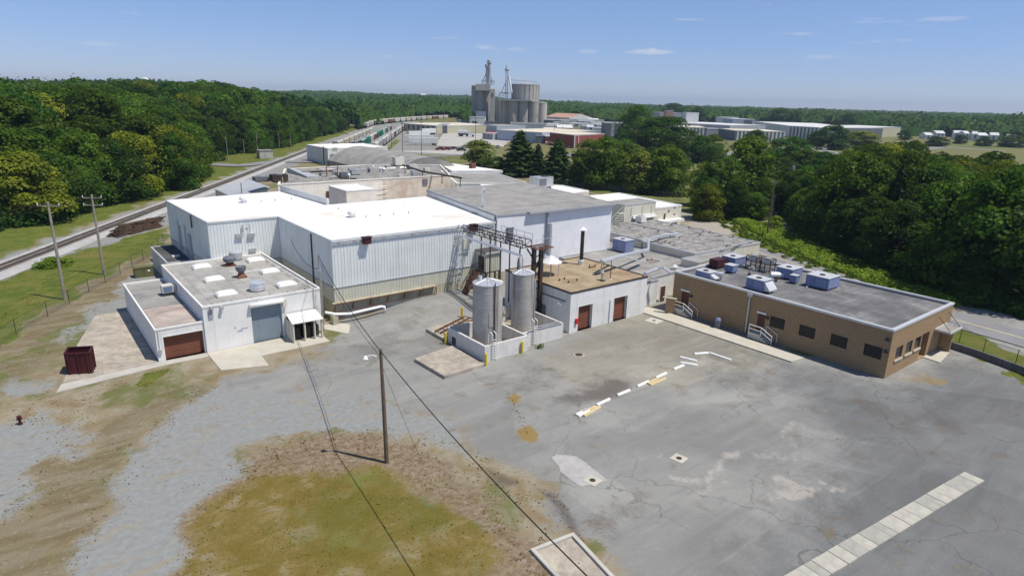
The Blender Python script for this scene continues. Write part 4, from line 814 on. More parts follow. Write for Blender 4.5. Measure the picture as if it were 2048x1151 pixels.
# ---- tan brick office
BP = rect(64.0,22.1,79.3,47.8)
r = root('brick_office', (64,22.1,0), 'long low tan brick office with flat grey roof, white coping and rooftop air units', 'office building')
def yb(q): return 47.8-onx(q, 64.0)[1]
H3 = []; wins = []
for (a, b_, c, d_) in ((868,470,962,540),(1048,520,1152,597),(1243,576,1352,655),(1450,636,1568,720)):
    s0, s1 = yb(L3(a,(b_+d_)/2)), yb(L3(c,(b_+d_)/2)); zt = onx(L3(a,b_),64)[2]; wins.append((s0, s1, 1.75, 2.95, .14))
drs = []
for (a, c, y_) in ((785,832,530),(315,362,390)): drs.append((yb(L3(a,y_)), yb(L3(c,y_)), .75, 2.85, .12))
H3 = wins+drs
H0 = []
for (a, b_) in (((480,790),(555,672)), ((592,700),(662,598)), ((690,640),(757,535))):
    s0, s1 = ony(L5(a[0]+3,(a[1]+b_[1])/2+10),22.1)[0]-64, ony(L5(b_[0]-2,(a[1]+b_[1])/2-20),22.1)[0]-64; H0.append((s0, s1, 1.55, 2.85, .16))
e0, e1 = ony(L5(745,650),22.1)[0]-64, ony(L5(825,590),22.1)[0]-64; H0.append((e0, e1, .12, 2.9, 1.1)); H0.sort()
flat_bld(r, BP, -.3, 5.0, 'brick_tan', 'roof_dark', 'metal_trim', .3, .3, .18, holes={3: H3, 0: H0}, tout=.06)
for h in wins: frame(r, 'window', 'steel_dark', BP[3], BP[0], h[0], h[1], h[2], h[3], .06, -.02, 1, .05); panel(r, 'window_pane', 'glass_dark', BP[3], BP[0], h[0]+.06, h[1]-.06, h[2]+.05, h[3]-.05, .12)
for h in H0:
    if h[4] < 1: frame(r, 'window', 'steel_dark', BP[0], BP[1], h[0], h[1], h[2], h[3], .05, -.04, 1, .05); panel(r, 'window_pane', 'glass_dark', BP[0], BP[1], h[0]+.06, h[1]-.06, h[2]+.05, h[3]-.05, .14); A = 64+h[0]; sub(r, MB().box(A-.1,21.98,h[2]-.18,64+h[1]+.1,22.09,h[2]-.01), 'window_sill', 'concrete_pale')
for h in drs: panel(r, 'side_door', 'door_dark_brown', BP[3], BP[0], h[0], h[1], h[2], h[3], .1); sub(r, MB().box(63.85,47.8-h[1]-.1,h[3]+.02,63.99,47.8-h[0]+.1,h[3]+.2), 'door_hood', 'white_plastic')
panel(r, 'entrance_door', 'glass_dark', BP[0], BP[1], e0+.1, e1-.1, .12, 2.85, 1.05)
yd = onx(L3(730,470),63.9)[1]; sub(r, MB().tube([(63.87,yd,4.75),(63.87,yd,.1)], .11, 8).box(63.7,yd-.3,4.5,63.98,yd+.3,4.86), 'downpipe', 'galvanised')
for q in (L3(378,347), L3(850,482), L3(1590,690), L3(1600,618)):
    p = onx(q, 63.9); sub(r, MB().box(63.8,p[1]-.2,p[2]-.13,63.99,p[1]+.2,p[2]+.13), 'wall_light', 'roof_black')
sub(r, MB().box(75.0,20.6,2.72,78.4,22.08,2.84), 'entrance_canopy', 'roof_grey'); ring(MB(), rect(75.0,20.6,78.4,22.08), .04, .08, 2.68,2.9).build('canopy_rim', 'metal_trim', r)
for x in (75.3,78.1): sub(r, MB().tube([(x,20.7,2.85),(x,22.05,4.2)], .03, 6), 'canopy_rod', 'steel_dark')
sub(r, MB().box(77.2,21.0,.1,77.45,22.06,2.68), 'porch_wall', 'brick_tan')
# brick screen wall, steps
r = root('brick_screen', (62.6,46.6,0), 'short tan brick screen wall by the brown doors', 'wall')
p = at(L3(215,455)); q = at(L3(262,462)); sub(r, MB().prism([(p[0],p[1]),(q[0]+.1,q[1]-.1),(q[0]+.35,q[1]+.05),(p[0]+.25,p[1]+.15)], 0, 2.05, True), 'wall', 'brick_tan')
sub(r, MB().obox(((p[0]+q[0])/2,(p[1]+q[1])/2,2.05),1.7,.4,.08,math.atan2(q[1]-p[1],q[0]-p[0])), 'coping', 'concrete_pale')
def steps(y, lab, lead=2.6):
    r = root('entry_steps', (63,y,0), lab, 'steps')
    sub(r, MB().box(62.7,y-.75,.13,63.98,y+.75,.75), 'landing', 'concrete_pale'); m = MB()
    for k in range(3): m.box(62.72,y-.76-.34*(k+1),.13,63.9,y-.76-.34*k-.01,.75-.19*(k+1))
    sub(r, m, 'step', 'concrete_pale'); m = MB()
    P = [(62.75,y+.7,1.7),(62.75,y-.75,1.7),(62.75,y-2.1,1.05)]
    m.tube(P, .045, 6).tube([(a, b, c-.45) for a, b, c in P], .035, 6)
    for (a, b, c) in P: m.tube([(a,b,c),(a,b,max(.14,c-.95))], .04, 6)
    P = [(63.85,y-.75,1.7),(63.85,y-2.1,1.05)]; m.tube(P, .045, 6)
    for (a, b, c) in P: m.tube([(a,b,c),(a,b,max(.14,c-.95))], .04, 6)
    sub(r, m, 'handrail', 'white_paint')
steps(onx(L3(810,560),64)[1], 'concrete steps with white handrails below the second brown door, beside the first window'); steps(onx(L3(338,410),64)[1], 'concrete steps with white handrails beside the brick screen wall')
p = at(L3(540,548)); r = root('trash_can', (p[0],p[1],.14), 'dark trash can with pale lid against the tan brick wall', 'trash can'); sub(r, MB().lathe((p[0],p[1],.14), [(.28,0),(.32,.85)], 14), 'bin', 'factory_dark'); sub(r, MB().lathe((p[0],p[1],.99), [(.34,0),(.34,.12),(.2,.32)], 14), 'lid', 'ac_shade_blue')
# rooftop units of the office (roof surface at 4.70)
def ac(x0, y0, x1, y1, h, lab, z=4.7, mat='ac_shade_blue', hood=None, fan=True):
    r = root('air_conditioner', ((x0+x1)/2,(y0+y1)/2,z), lab, 'air conditioner')
    sub(r, MB().box(x0+.1,y0+.1,z,x1-.1,y1-.1,z+.18), 'base', 'roof_black'); sub(r, MB().box(x0,y0,z+.18,x1,y1,z+h), 'casing', mat)
    sub(r, MB().box(x0-.05,y0-.05,z+h+.002,x1+.05,y1+.05,z+h+.06), 'lid', 'metal_trim')
    if fan: sub(r, MB().lathe(((x0*.6+x1*.4),(y0+y1)/2,z+h+.06), [(.32,0),(.32,.08),(.27,.08),(.25,.03),(.1,.05)], 16), 'fan_guard', 'steel_dark')
    m = MB(); k = 7
    for i in range(k): zz = z+.3+(h-.5)*i/k; m.box(x0-.02,y0+.25,zz,x0-.003,y0+(y1-y0)*.55,zz+(h-.5)/k*.55)
    for i in range(k): zz = z+.3+(h-.5)*i/k; m.box(x0+.2,y0-.02,zz,x1-.2,y0-.003,zz+(h-.5)/k*.55)
    sub(r, m, 'louvre', 'ac_blue')
    if hood:
        a, b_ = hood; sub(r, MB().prism([(x0+.15,y0-.7),(x1-.15,y0-.7),(x1-.15,y0-.025),(x0+.15,y0-.025)], [z+.3,z+.3,z+.3,z+.3], [z+.45,z+.45,z+h-.15,z+h-.15], True, True), 'intake_hood', 'metal_trim')
    return r
ac(65.4,36.6,67.3,38.8,1.4,'long bluish rooftop unit with a white sloped hood nearest the long brick wall', hood=(1,1))
ac(73.4,37.6,75.8,39.7,1.35,'bluish rooftop unit standing at the rear edge, left of the widest unit')
ac(72.7,32.8,75.4,35.5,1.45,'widest bluish rooftop unit, farthest toward the bare roof end')
ac(64.6,43.2,66.2,45.2,.95,'low bluish rooftop unit at the corner of the long brick wall', hood=(1,1))
ac(72.6,45.0,75.0,47.0,1.35,'tall bluish rooftop unit next to the dark red box')
ac(70.0,43.6,71.2,44.8,1.0,'small pale rooftop unit in front of the tall unit by the dark red box', fan=False)
ac(72.3,36.5,73.1,37.3,1.0,'small bluish rooftop cabinet between the two rear units', fan=False)
ac(72.0,63.3,74.0,65.9,1.9,'big dark blue cooling unit alone on the low roof behind the black chimney stack', z=3.1)
r = root('duct_box', (71.9,47,4.7), 'dark red square duct box on the office roof edge', 'duct box'); sub(r, MB().box(70.3,46.0,4.9,72.35,47.3,5.9), 'casing', 'maroon'); sub(r, MB().box(70.5,46.1,4.7,72.2,47.2,4.9), 'base', 'steel_dark')
r = root('condenser_rack', (75,42,4.7), 'black steel rack holding two round condenser fans on the office roof', 'rack'); m = MB()
for y in (41.0,42.4,43.0,44.4):
    for x in (74.2,75.4): m.bar((x,y,4.7),(x,y,6.5),.09)
for z in (5.1,5.8,6.45):
    for x in (74.2,75.4): m.bar((x,41,z),(x,44.4,z),.08)
    for y in (41.0,42.4,43.0,44.4): m.bar((74.2,y,z),(75.4,y,z),.06)
sub(r, m, 'frame', 'steel_dark')
for y in (41.7,43.7): sub(r, MB().box(74.3,y-.55,5.85,75.3,y+.55,6.35).lathe((74.8,y,6.35), [(.42,0),(.42,.22),(.1,.24)], 14), 'condenser', 'galvanised')
r = root('roof_pipe', tuple(at(L3(735,215),4.7)), 'pipework on small blocks running among the office roof units', 'pipe')
for q in ((740,215),(575,205),(1000,245),(960,232),(905,255),(1210,298),(1150,272)): p = at(L3(*q),4.72); sub(r, MB().obox((p[0],p[1],4.7),.5,.2,.25,random.random()), 'block', 'steel_dark')
p = at(L3(735,215),4.72); q = at(L3(1090,297),4.72); s = at(L3(1150,268),4.72); m = MB().tube([(p[0],p[1],4.7),(p[0],p[1],5.6),(p[0]+.25,p[1]-.25,5.75),(p[0]+.4,p[1]-.5,5.5)], .11, 8).tube([(q[0],q[1],4.78),(s[0],s[1],4.78)], .09, 8)
for a, b_ in (((570,205),(660,170)),((640,175),(735,160)),((560,215),(600,200))): u, v = at(L3(*a),4.72), at(L3(*b_),4.72); m.tube([(u[0],u[1],4.95),(v[0],v[1],4.95)], .06, 6)
sub(r, m, 'pipe', 'galvanised')
p = at(L3(915,235),4.72); r = root('roof_vent', (p[0],p[1],4.7), 'round silver vent drum among the office roof units', 'vent'); sub(r, MB().tube([(p[0]-.7,p[1]+.6,5.1),(p[0]+.5,p[1]-.4,5.1)], .42, 14), 'drum', 'silver_bright'); sub(r, MB().box(p[0]-.6,p[1]-.4,4.7,p[0]+.5,p[1]+.5,4.85), 'base', 'steel_dark')
p = at(L3(530,255),4.72); r = root('roof_vent', (p[0],p[1],4.7), 'round galvanised vent beside the low corner unit', 'vent'); sub(r, MB().lathe((p[0]+.9,p[1]+.2,4.7), [(.4,0),(.4,.5),(.6,.55),(.6,.95),(.2,1.05)], 14), 'cowl', 'galvanised')
# ---- tanks and containment
PEN = [(34.6,47.5),(39.9,47.5),(39.9,48.25),(45.6,48.4),(45.6,56.6),(39.9,56.6),(39.9,54.2),(34.6,54.2)]
r = root('containment_wall', (34.6,47.5,0), 'low plastered containment walls around the two metal tanks', 'wall')
def wbar(m, a, b, t=.22, h=1.68):
    a, b = np.array(a, float), np.array(b, float); d = (b-a)/np.hypot(*(b-a)); n = np.array([d[1], -d[0]])*t/2; m.prism([a-n*-1, b-n*-1, b-n, a-n][::-1] if False else [a+n, b+n, b-n, a-n], -.3, h, True)
m = MB(); wbar(m, (34.7,47.5),(39.79,47.5)); wbar(m, (34.6,47.4),(34.6,54.2)); wbar(m, (34.71,54.1),(39.79,54.1)); wbar(m, (39.9,47.4),(39.9,56.6)); wbar(m, (40.01,48.3),(45.49,48.3)); wbar(m, (45.6,48.2),(45.6,56.6)); wbar(m, (40.01,56.5),(45.49,56.5))
sub(r, m, 'wall', 'wall_plaster'); m = MB().prism(rect(34.7,47.6,39.8,54.0), -.2, .05, True).prism(rect(40.0,48.4,45.5,56.4), -.2, .05, True); sub(r, m, 'floor', 'concrete_old')
sub(r, MB().tube([(45.4,48.15,1.75),(40.6,48.15,1.8),(40.5,48.1,.3)], .06, 8).tube([(45.4,48.5,1.85),(41,48.5,1.85)], .05, 8), 'pipe', 'galvanised')
sub(r, MB().box(34.45,52.6,.1,34.487,53.3,.9), 'louvre', 'roof_black')
def tank(cx, cy, R, h, lab):
    r = root('storage_tank', (cx,cy,.06), lab, 'tank'); n = 40
    prof = [(R,0)]
    k = int(h/.75)
    for i in range(1, k+1): z = i*h/k; prof += [(R,z-.05),(R+.011,z-.04),(R+.011,z-.01),(R,z)]
    sub(r, MB().lathe((cx,cy,.06), prof, n), 'shell', 'tank_metal')
    sub(r, MB().lathe((cx,cy,.06+h), [(R+.03,0),(R+.03,.06),(R*.5,.27),(.3,.42),(.28,.5),(.05,.52)], n), 'roof', 'silver_bright')
    m = MB()
    for q in range(14): a = 2*math.pi*q/14; m.tube([(cx+R*math.cos(a),cy+R*math.sin(a),h+.14),(cx+.3*math.cos(a),cy+.3*math.sin(a),h+.5)], .025, 4)
    sub(r, m, 'roof_rib', 'galvanised'); return r
ta = tank(37.35,50.95,1.56,6.85,'wider metal storage tank with rust streaks nearest the concrete slab'); tb = tank(43.15,52.3,1.24,6.75,'slimmer metal storage tank beside the black steel column')
a = math.radians(-100); sub(ta, MB().tube([(37.35+1.66*math.cos(a),50.95+1.66*math.sin(a),7.3),(37.35+1.66*math.cos(a),50.95+1.66*math.sin(a),.1)], .06, 8), 'level_pipe', 'steel_dark'); sub(ta, MB().tube([(36.9,51.7,7.0),(36.9,51.7,7.55)], .2, 10), 'vent', 'silver_bright')
m = MB()
for d in (-.25,.2): a = math.radians(-35)+d; m.tube([(43.15+1.36*math.cos(a),52.3+1.36*math.sin(a),6.1),(43.15+1.36*math.cos(a),52.3+1.36*math.sin(a),.1)], .08, 8)
sub(tb, m, 'level_pipe', 'galvanised'); sub(tb, MB().tube([(43.9,52.3,6.9),(43.9,52.3,7.3)], .16, 10), 'vent', 'silver_bright')
m = MB().box(36.2,49.36,2.3,36.9,49.42,3.9); sub(ta, MB().prism([(36.55,49.61),(36.9,49.44),(36.93,49.4),(36.55,49.56)], 2.6, 4.2, True, True), 'access_plate', 'tank_metal')
def ladder(p, lab, h=2.0):
    r = root('wall_ladder', (p[0],p[1],0), lab, 'ladder'); m = MB()
    for x in (-.22,.22): m.tube([(p[0]+x,p[1]-.1,0),(p[0]+x,p[1]-.1,h+.75),(p[0]+x,p[1]+.3,h+.95),(p[0]+x,p[1]+.65,h+.7),(p[0]+x,p[1]+.65,h-.3)], .045, 6)
    sub(r, m, 'rail', 'white_paint'); m = MB()
    for z in np.arange(.25, h+.3, .28): m.tube([(p[0]-.22,p[1]-.1,z),(p[0]+.22,p[1]-.1,z)], .032, 6)
    sub(r, m, 'rung', 'white_paint')
p = ony(L1(602,960),47.35); ladder((p[0],47.35), 'galvanised ladder over the containment wall in front of the wider tank'); p = ony(L1(895,860),48.15); ladder((p[0],48.12), 'galvanised ladder over the containment wall in front of the slimmer tank')
for q, lab in (((375,700),'yellow bollard behind the rusty frames'),((255,890),'yellow bollard at the left corner of the containment wall'),((545,1045),'yellow bollard at the slab corner in front of the wider tank'),((805,955),'yellow bollard in front of the wall between the two tanks')):
    p = at(L1(*q)); r = tag(MB().lathe((p[0],p[1],0), [(.13,-.1),(.13,1.2),(.1,1.28),(.03,1.31)], 14).build('bollard', 'yellow_paint', None, (p[0],p[1],0)), lab, 'bollard', 'yellow bollards round the tanks')
sheet('loading_slab', [(28.9,51.4),(29.2,46.4),(33.6,46.6),(34.45,46.9),(34.3,52.3),(33.5,52.4)][::-1][::-1] if False else [(29.1,46.3),(33.7,46.5),(33.8,52.3),(28.9,51.5)], .34, 'concrete_old')
sheet('frame_slab', [(34.2,54.5),(37.5,54.6),(40.4,59.2),(34.2,58.2)], .34, 'concrete_old')
r = root('ladder_frame', (36.5,57,.34), 'rusty steel ladder-shaped frame lying on the slab behind the tanks', 'steel frame'); m = MB(); A, B = np.array([34.4,56.6]), np.array([39.8,58.9])
for o_ in (0,.75,1.5): m.bar((A[0]+o_*.25,A[1]-o_,.5),(B[0]+o_*.25,B[1]-o_,.5),.12)
for k in range(7): c = A+(B-A)*k/6; m.bar((c[0],c[1],.55),(c[0]+.38,c[1]-1.5,.55),.08)
sub(r, m, 'frame', 'steel_rust')
# ---- steel pipe bridge tower
r = root('pipework_stand', (44.6,56,0), 'dense dark rack of vertical pipes behind the two tanks', 'pipework'); m = MB()
for x, y, z in ((45.2,55.6,6.2),(45.5,55.9,7.4),(45.9,56.4,8.2),(44.8,56.0,5.0),(46.3,57.2,6.6)): m.tube([(x,y,.1),(x,y,z),(x+.5,y+.5,z+.25)], .09, 6)
sub(r, m, 'pipe', 'steel_dark'); m = MB()
for z in (2.2,3.8,5.4): m.bar((44.7,55.8,z),(46.6,57.0,z),.1)
sub(r, m, 'frame', 'steel_rust')
r = root('pipe_bridge', (46.3,54,0), 'dark rusty steel tower and lattice pipe bridge reaching the metal warehouse', 'pipe bridge'); m = MB()
for x, y in ((45.95,53.9),(46.75,53.6)): m.bar((x,y,-.2),(x,y,9.0),.4)
for z in np.arange(1.2, 9, 1.3): m.bar((45.95,53.9,z),(46.75,53.6,z+.6),.08)
sub(r, m, 'column', 'steel_dark'); m = MB()
for s in (-1,1): m.tube([(46.3,53.8,7.0),(46.3+s*1.3,53.8-s*.2,8.95)], .09, 6).tube([(46.3,53.8,6.6),(46.3+s*.4,53.8+s*1.6,8.95)], .09, 6)
sub(r, m, 'brace', 'steel_dark'); m = MB()
for k in range(8): m.box(45.5+k*.34,53.0,9.0,45.6+k*.34,54.9,9.05)
m.bar((45.4,53.0,8.98),(48.1,53.0,8.98),.1).bar((45.4,54.9,8.98),(48.1,54.9,8.98),.1); sub(r, m, 'platform', 'steel_rust'); m = MB(); Y0, Y1 = 55.2, 67.0
for x in (45.3,46.6):
    for z in (8.75,9.55): m.bar((x,Y0,z),(x-.3,Y1,z),.09)
n_ = 11
for k in range(n_):
    ya, yb_ = Y0+(Y1-Y0)*k/n_, Y0+(Y1-Y0)*(k+1)/n_
    for x in (45.3,46.6): m.bar((x,ya,8.75),(x,ya,9.55),.06); m.bar((x,ya,8.75 if k%2 else 9.55),(x,yb_,9.55 if k%2 else 8.75),.05)
    m.bar((45.3,ya,8.75),(46.6,ya,8.75),.06)
sub(r, m, 'truss', 'steel_dark'); m = MB()
for y in (59.2,63.2): m.bar((45.2,y,1.0),(45.2,y,8.75),.12).bar((46.6,y,1.0),(46.6,y,8.75),.12)
sub(r, m, 'trestle', 'steel_dark'); m = MB()
for k in range(5): y = 55.4+k*1.5; m.tube([(46.9,y,9.05),(46.9,y,10.2)], .03, 6)
m.tube([(46.9,55.4,10.2),(46.9,61.4,10.2)], .03, 6).tube([(46.9,55.4,9.65),(46.9,61.4,9.65)], .025, 6).tube([(45.5,53.1,9.05),(45.5,53.1,10.1),(48.0,53.1,10.1),(48.0,54.8,10.1),(48.0,54.8,9.05)], .03, 6); sub(r, m, 'handrail', 'galvanised')
r = root('overhead_pipe', (44.4,67,8), 'two long parallel silver pipes running beside the lattice bridge', 'pipe'); m = MB()
for o_ in (0,.35): m.tube([(44.2+o_,67.1,8.3),(44.3+o_,60.5,8.2),(44.45+o_,54.6,8.1),(44.45+o_,54.5,7.2),(44.45+o_,54.5,1.7)], .09, 8)
sub(r, m, 'pipe', 'silver_bright')
r = root('lattice_ladder', (43.3,66.2,.9), 'tall galvanised lattice ladder tower standing against the ribbed metal wall', 'ladder'); m = MB()
A, B = Vector((42.9,65.7,.9)), Vector((44.2,66.8,9.7)); O = Vector((.75,0,0))
m.tube([A,B], .06, 6).tube([A+O,B+O], .06, 6)
for k in range(12): c = A+(B-A)*k/12; d = A+(B-A)*(k+1)/12; m.tube([c,d+O], .03, 5).tube([c,c+O], .03, 5)
sub(r, m, 'frame', 'galvanised')
# ---- raised porch with stair
r = root('stair_porch', (46.5,66,1), 'raised ribbed metal porch with maroon door and rusty open stair', 'porch')
p0, p1 = ony(K8(755,720),64.8), ony(K8(868,700),64.8); X0, X1 = p0[0], p1[0]; ZB = ony(K8(755,805),64.8)[2]; ZT = ony(K8(755,655),64.8)[2]
m = MB(); m.corr((X0,64.8),(X1,64.8),ZB,ZT,.3).corr((X1,64.8),(X1,67.1),ZB,ZT,.3).wall((X0,67.1),(X0,64.8),ZB,ZT,[(.5,1.9,ZB,ZB+2.0,.3)]); sub(r, m, 'cladding', 'clad_beige')
sub(r, MB().box(X0-.15,64.6,ZT,X1+.15,67.1,ZT+.1), 'roof', 'roof_black'); sub(r, MB().box(X0-.18,64.55,ZT-.12,X1+.18,64.598,ZT+.12), 'roof_trim', 'metal_trim'); sub(r, MB().box(X0+.25,65.25,ZB,X0+.29,66.65,ZB+2), 'door', 'maroon'); sub(r, MB().box(X0-.05,64.75,ZB-.15,X1+.05,67.1,ZB-.01), 'floor', 'steel_dark')
m = MB()
for x in (X0+.1,X1-.1): m.bar((x,64.9,.6),(x,64.9,ZB-.1),.14)
sub(r, m, 'post', 'steel_dark'); m = MB(); ns = 10; s0 = Vector((X0-.9,65.9,ZB-.1)); pe = at(K8(520,945),.9); s1 = Vector((pe[0],65.4,.95))
for k in range(ns+1):
    c = s0+(s1-s0)*k/ns; m.box(c.x-.16,c.y-.5,c.z-.03,c.x+.16,c.y+.5,c.z+.02)
m.box(X0-1.0,65.3,ZB-.12,X0-.02,66.7,ZB-.04); sub(r, m, 'tread', 'steel_rust'); m = MB()
for dy in (-.52,.52): m.bar((s0.x,s0.y+dy,s0.z-.1),(s1.x,s1.y+dy,s1.z-.1),.16)
sub(r, m, 'stringer', 'steel_rust'); m = MB()
for dy in (-.52,.52):
    m.tube([(X0,s0.y+dy,ZB+.9),(s0.x,s0.y+dy,ZB+.9),(s1.x,s1.y+dy,s1.z+.95)], .04, 6)
    for k in (0,3,6,10): c = s0+(s1-s0)*k/ns; m.tube([(c.x,c.y+dy,c.z),(c.x,c.y+dy,c.z+.95)], .03, 6)
sub(r, m, 'handrail', 'steel_dark')
# ---- yard things
p = (1.9,66.6); r = root('dumpster', (p[0],p[1],.05), 'dark red open-top steel dumpster with a dented side on the old slab', 'dumpster')
c0, c1, c2, c3 = [at(q)[:2] for q in ((135,750),(186,748),(189,722),(142,728))]
c0, c1, c2 = at((136,750))[:2], at((186,747))[:2], at((192,733))[:2]; c3 = c0+(c2-c1); Q = [c0,c1,c2,c3]; m = MB(); I = offset_poly([tuple(q) for q in Q], .07)
for k in range(4):
    a, b_ = Q[k], Q[(k+1)%4]; ia, ib = I[k], I[(k+1)%4]; mid = (a+b_)/2; n_ = np.array([(b_-a)[1], -(b_-a)[0]]); n_ /= np.hypot(*n_); dn = mid-n_*(.16 if k == 1 else .04)
    m.face([(*a,.07),(*dn,.07),(*dn,2.1),(*a,2.1)]); m.face([(*dn,.07),(*b_,.07),(*b_,2.1),(*dn,2.1)]); m.face([(*ib,.1),(*ia,.1),(*ia,2.1),(*ib,2.1)])
m.face([(*q,.12) for q in I]); sub(r, m, 'body', 'dumpster_red'); ring(MB(), [tuple(q) for q in Q], .05, .1, 2.0, 2.12).build('rim', 'dumpster_red', r)
m = MB()
for k in range(4):
    a, b_ = Q[k], Q[(k+1)%4]; n_ = np.array([(b_-a)[1], -(b_-a)[0]]); n_ /= np.hypot(*n_)
    for f in (.12,.5,.88): c = a+(b_-a)*f+n_*.04; m.bar((*c,.1),(*c,2.0),.09)
sub(r, m, 'rib', 'dumpster_red')
p = at((41,848)); r = tag(MB().lathe((p[0],p[1],0), [(.17,0),(.17,.12),(.1,.14),(.1,.55),(.16,.57),(.16,.7),(.05,.78)], 12).tube([(p[0]-.22,p[1],.45),(p[0]+.22,p[1],.45)],.06,8).build('hydrant', 'dumpster_red', None, (p[0],p[1],0)), 'small dark red hydrant standing alone in the gravel at the left', 'hydrant')
STOPS = [((342,428),(393,404),'w','end white parking stop of the pale pair at the near end'),((352,434),(400,408),'w','inner white parking stop beside the tan pair at the near end'),((372,416),(432,390),'t','upper tan parking stop of the pair at the near end'),((377,433),(450,391),'t','lower tan parking stop of the pair at the near end'),((435,383),(493,356),'w','white parking stop touching the top of the near tan pair'),((528,339),(583,316),'w','lone white parking stop above the dark stain'),((618,299),(668,276),'w','white parking stop left of the middle tan pair'),((665,287),(710,263),'t','upper tan parking stop of the middle pair'),((675,293),(745,263),'t','lower tan parking stop of the middle pair'),((702,260),(748,239),'w','white parking stop right above the middle tan pair'),((782,222),(826,204),'w','white parking stop lying between the middle tan pair and the crossed pair'),((813,192),(890,205),'w','lower white stop of the crossed pair at the far end'),((812,168),(885,185),'w','upper white stop of the crossed pair at the far end'),((875,153),(938,148),'w','white parking stop farthest from the camera'),((945,149),(1040,181),'w','long white parking stop pointing to the office steps')]
for a, b_, k, lab in STOPS:
    A, B = at(L8(*a)), at(L8(*b_)); d = B-A; L = np.hypot(d[0],d[1]); ang = math.atan2(d[1],d[0]); c = (A+B)/2
    ca, sa = math.cos(ang), math.sin(ang); m = MB(); Pq = lambda u, v, z: (c[0]+ca*u-sa*v, c[1]+sa*u+ca*v, z)
    pr_ = [(-.14,0),(-.13,.09),(-.07,.15),(.07,.15),(.13,.09),(.14,0)]
    for (v0, z0), (v1, z1) in zip(pr_, pr_[1:]): m.face([Pq(L/2,v0,z0),Pq(-L/2,v0,z0),Pq(-L/2,v1,z1),Pq(L/2,v1,z1)])
    m.face([Pq(-L/2,v,z) for v, z in pr_]); m.face([Pq(L/2,v,z) for v, z in reversed(pr_)])
    tag(m.build('parking_stop', 'stop_white' if k == 'w' else 'stop_tan', None, (c[0],c[1],0)), lab, 'parking stop', 'loose parking stops on the asphalt')
for q, nm, lab, s in (((1158,709),'manhole','dark round manhole cover with ring near the boiler house doors','c'),((1358,916),'drain_cover','pale square drain cover in the open asphalt',1),((1185,960),'drain_cover','pale square drain cover on the light repair patch',1),((1308,641),'manhole','round manhole in a pale square near the brown doors','cs')):
    p = at(q); r = root(nm, (p[0],p[1],0), lab, 'manhole' if nm == 'manhole' else 'drain cover')
    if s == 'c' : sub(r, MB().lathe((p[0],p[1],0), [(.62,.0),(.6,.012)], 20), 'ring', 'concrete_old'); sub(r, MB().lathe((p[0],p[1],.012), [(.4,0),(.39,.02)], 20), 'lid', 'steel_dark')
    else: sub(r, MB().obox((p[0],p[1],0), 1.0 if s == 1 else 1.7,1.0 if s == 1 else 1.7,.03,.15), 'surround', 'concrete_pale'); sub(r, MB().lathe((p[0],p[1],.03), [(.22,0),(.21,.012)], 16), 'lid', 'steel_dark')
# planter kerb at the bottom edge
KP = [tuple(at(L8(*q))[:2]) for q in ((135,1040),(330,965))]; d1 = np.array([22.75,18.6])-np.array(KP[1]); d1 /= np.hypot(*d1); d0 = np.array([20.2,21.0])-np.array(KP[0]); d0 /= np.hypot(*d0)
KQ = [KP[0], tuple(np.array(KP[0])+d0*7), tuple(np.array(KP[1])+d1*9), KP[1]]
r = root('kerbed_bed', (KP[0][0],KP[0][1],0), 'concrete kerb frame around a bare bed at the bottom edge', 'kerb')
ring(MB(), KQ, .0, .24, -.05, .2).build('kerb', 'concrete', r); sub(r, MB().prism(offset_poly(KQ,.23), -.1, .04, True), 'soil', 'concrete_old')
# strip of precast slabs
A, B = np.array([51.2,10.65]), np.array([29.5,12.95]); d = (B-A)/np.hypot(*(B-A)); n_ = np.array([-d[1],d[0]]); s = 0.; k = 0
Ltot = np.hypot(*(B-A))
while s < Ltot:
    w_ = random.choice((.62,.7,.9,1.0,1.25,1.5)); c = A+d*(s+w_/2); jit = random.uniform(-.02,.02)
    tag(MB().obox((c[0],c[1],0), w_-.035, 1.28+jit, .07+random.uniform(0,.03), math.atan2(d[1],d[0])+jit*.5).build('trench_slab', random.choice(('slab_grey','slab_pale')), None, (c[0],c[1],0)), 'pale concrete slab laid in the strip across the asphalt at lower right', 'slab', 'concrete slabs of the trench strip'); s += w_; k += 1
# foreground lamp pole and wires
P0 = np.array([18.2,36.7]); r = root('lamp_pole', (18.2,36.7,0), 'weathered wooden pole with a small white street lamp arm in the foreground', 'pole')
TPX = at((756,702), 8.55); TP = Vector((TPX[0],TPX[1],8.55))
TP = Vector((18.15,36.95,8.6))
sub(r, MB().tube([(18.2,36.7,-.2),(18.17,36.8,4.5),TP], [.16,.14,.1], 12), 'shaft', 'wood_pole'); rt = -np.array([math.sin(math.radians(51.5)), -math.cos(math.radians(51.5))])
LA = Vector((TP.x+rt[0]*1.05, TP.y+rt[1]*1.05, 8.0)); sub(r, MB().tube([(TP.x,TP.y,7.9),(TP.x+rt[0]*.5,TP.y+rt[1]*.5,8.15),(LA.x,LA.y,8.05)], .035, 8), 'lamp_arm', 'white_plastic'); sub(r, MB().lathe((LA.x,LA.y,7.78), [(.16,0),(.2,.1),(.12,.24),(.06,.3)], 14), 'lamp_head', 'white_plastic')
def wire(pts, lab, sag=.4, rad=.018, grp=None):
    P = []
    for a, b_ in zip(pts, pts[1:]):
        a, b_ = Vector(a), Vector(b_)
        for k in range(14): u = k/14; q = a.lerp(b_, u); q.z -= sag*4*u*(1-u); P.append(q)
    P.append(Vector(pts[-1])); o = MB().tube(P, rad, 5).build('wire', 'wire_black', None, tuple(P[0])); tag(o, lab, 'wire', grp)
E1 = at((1250,1225), 7.8)
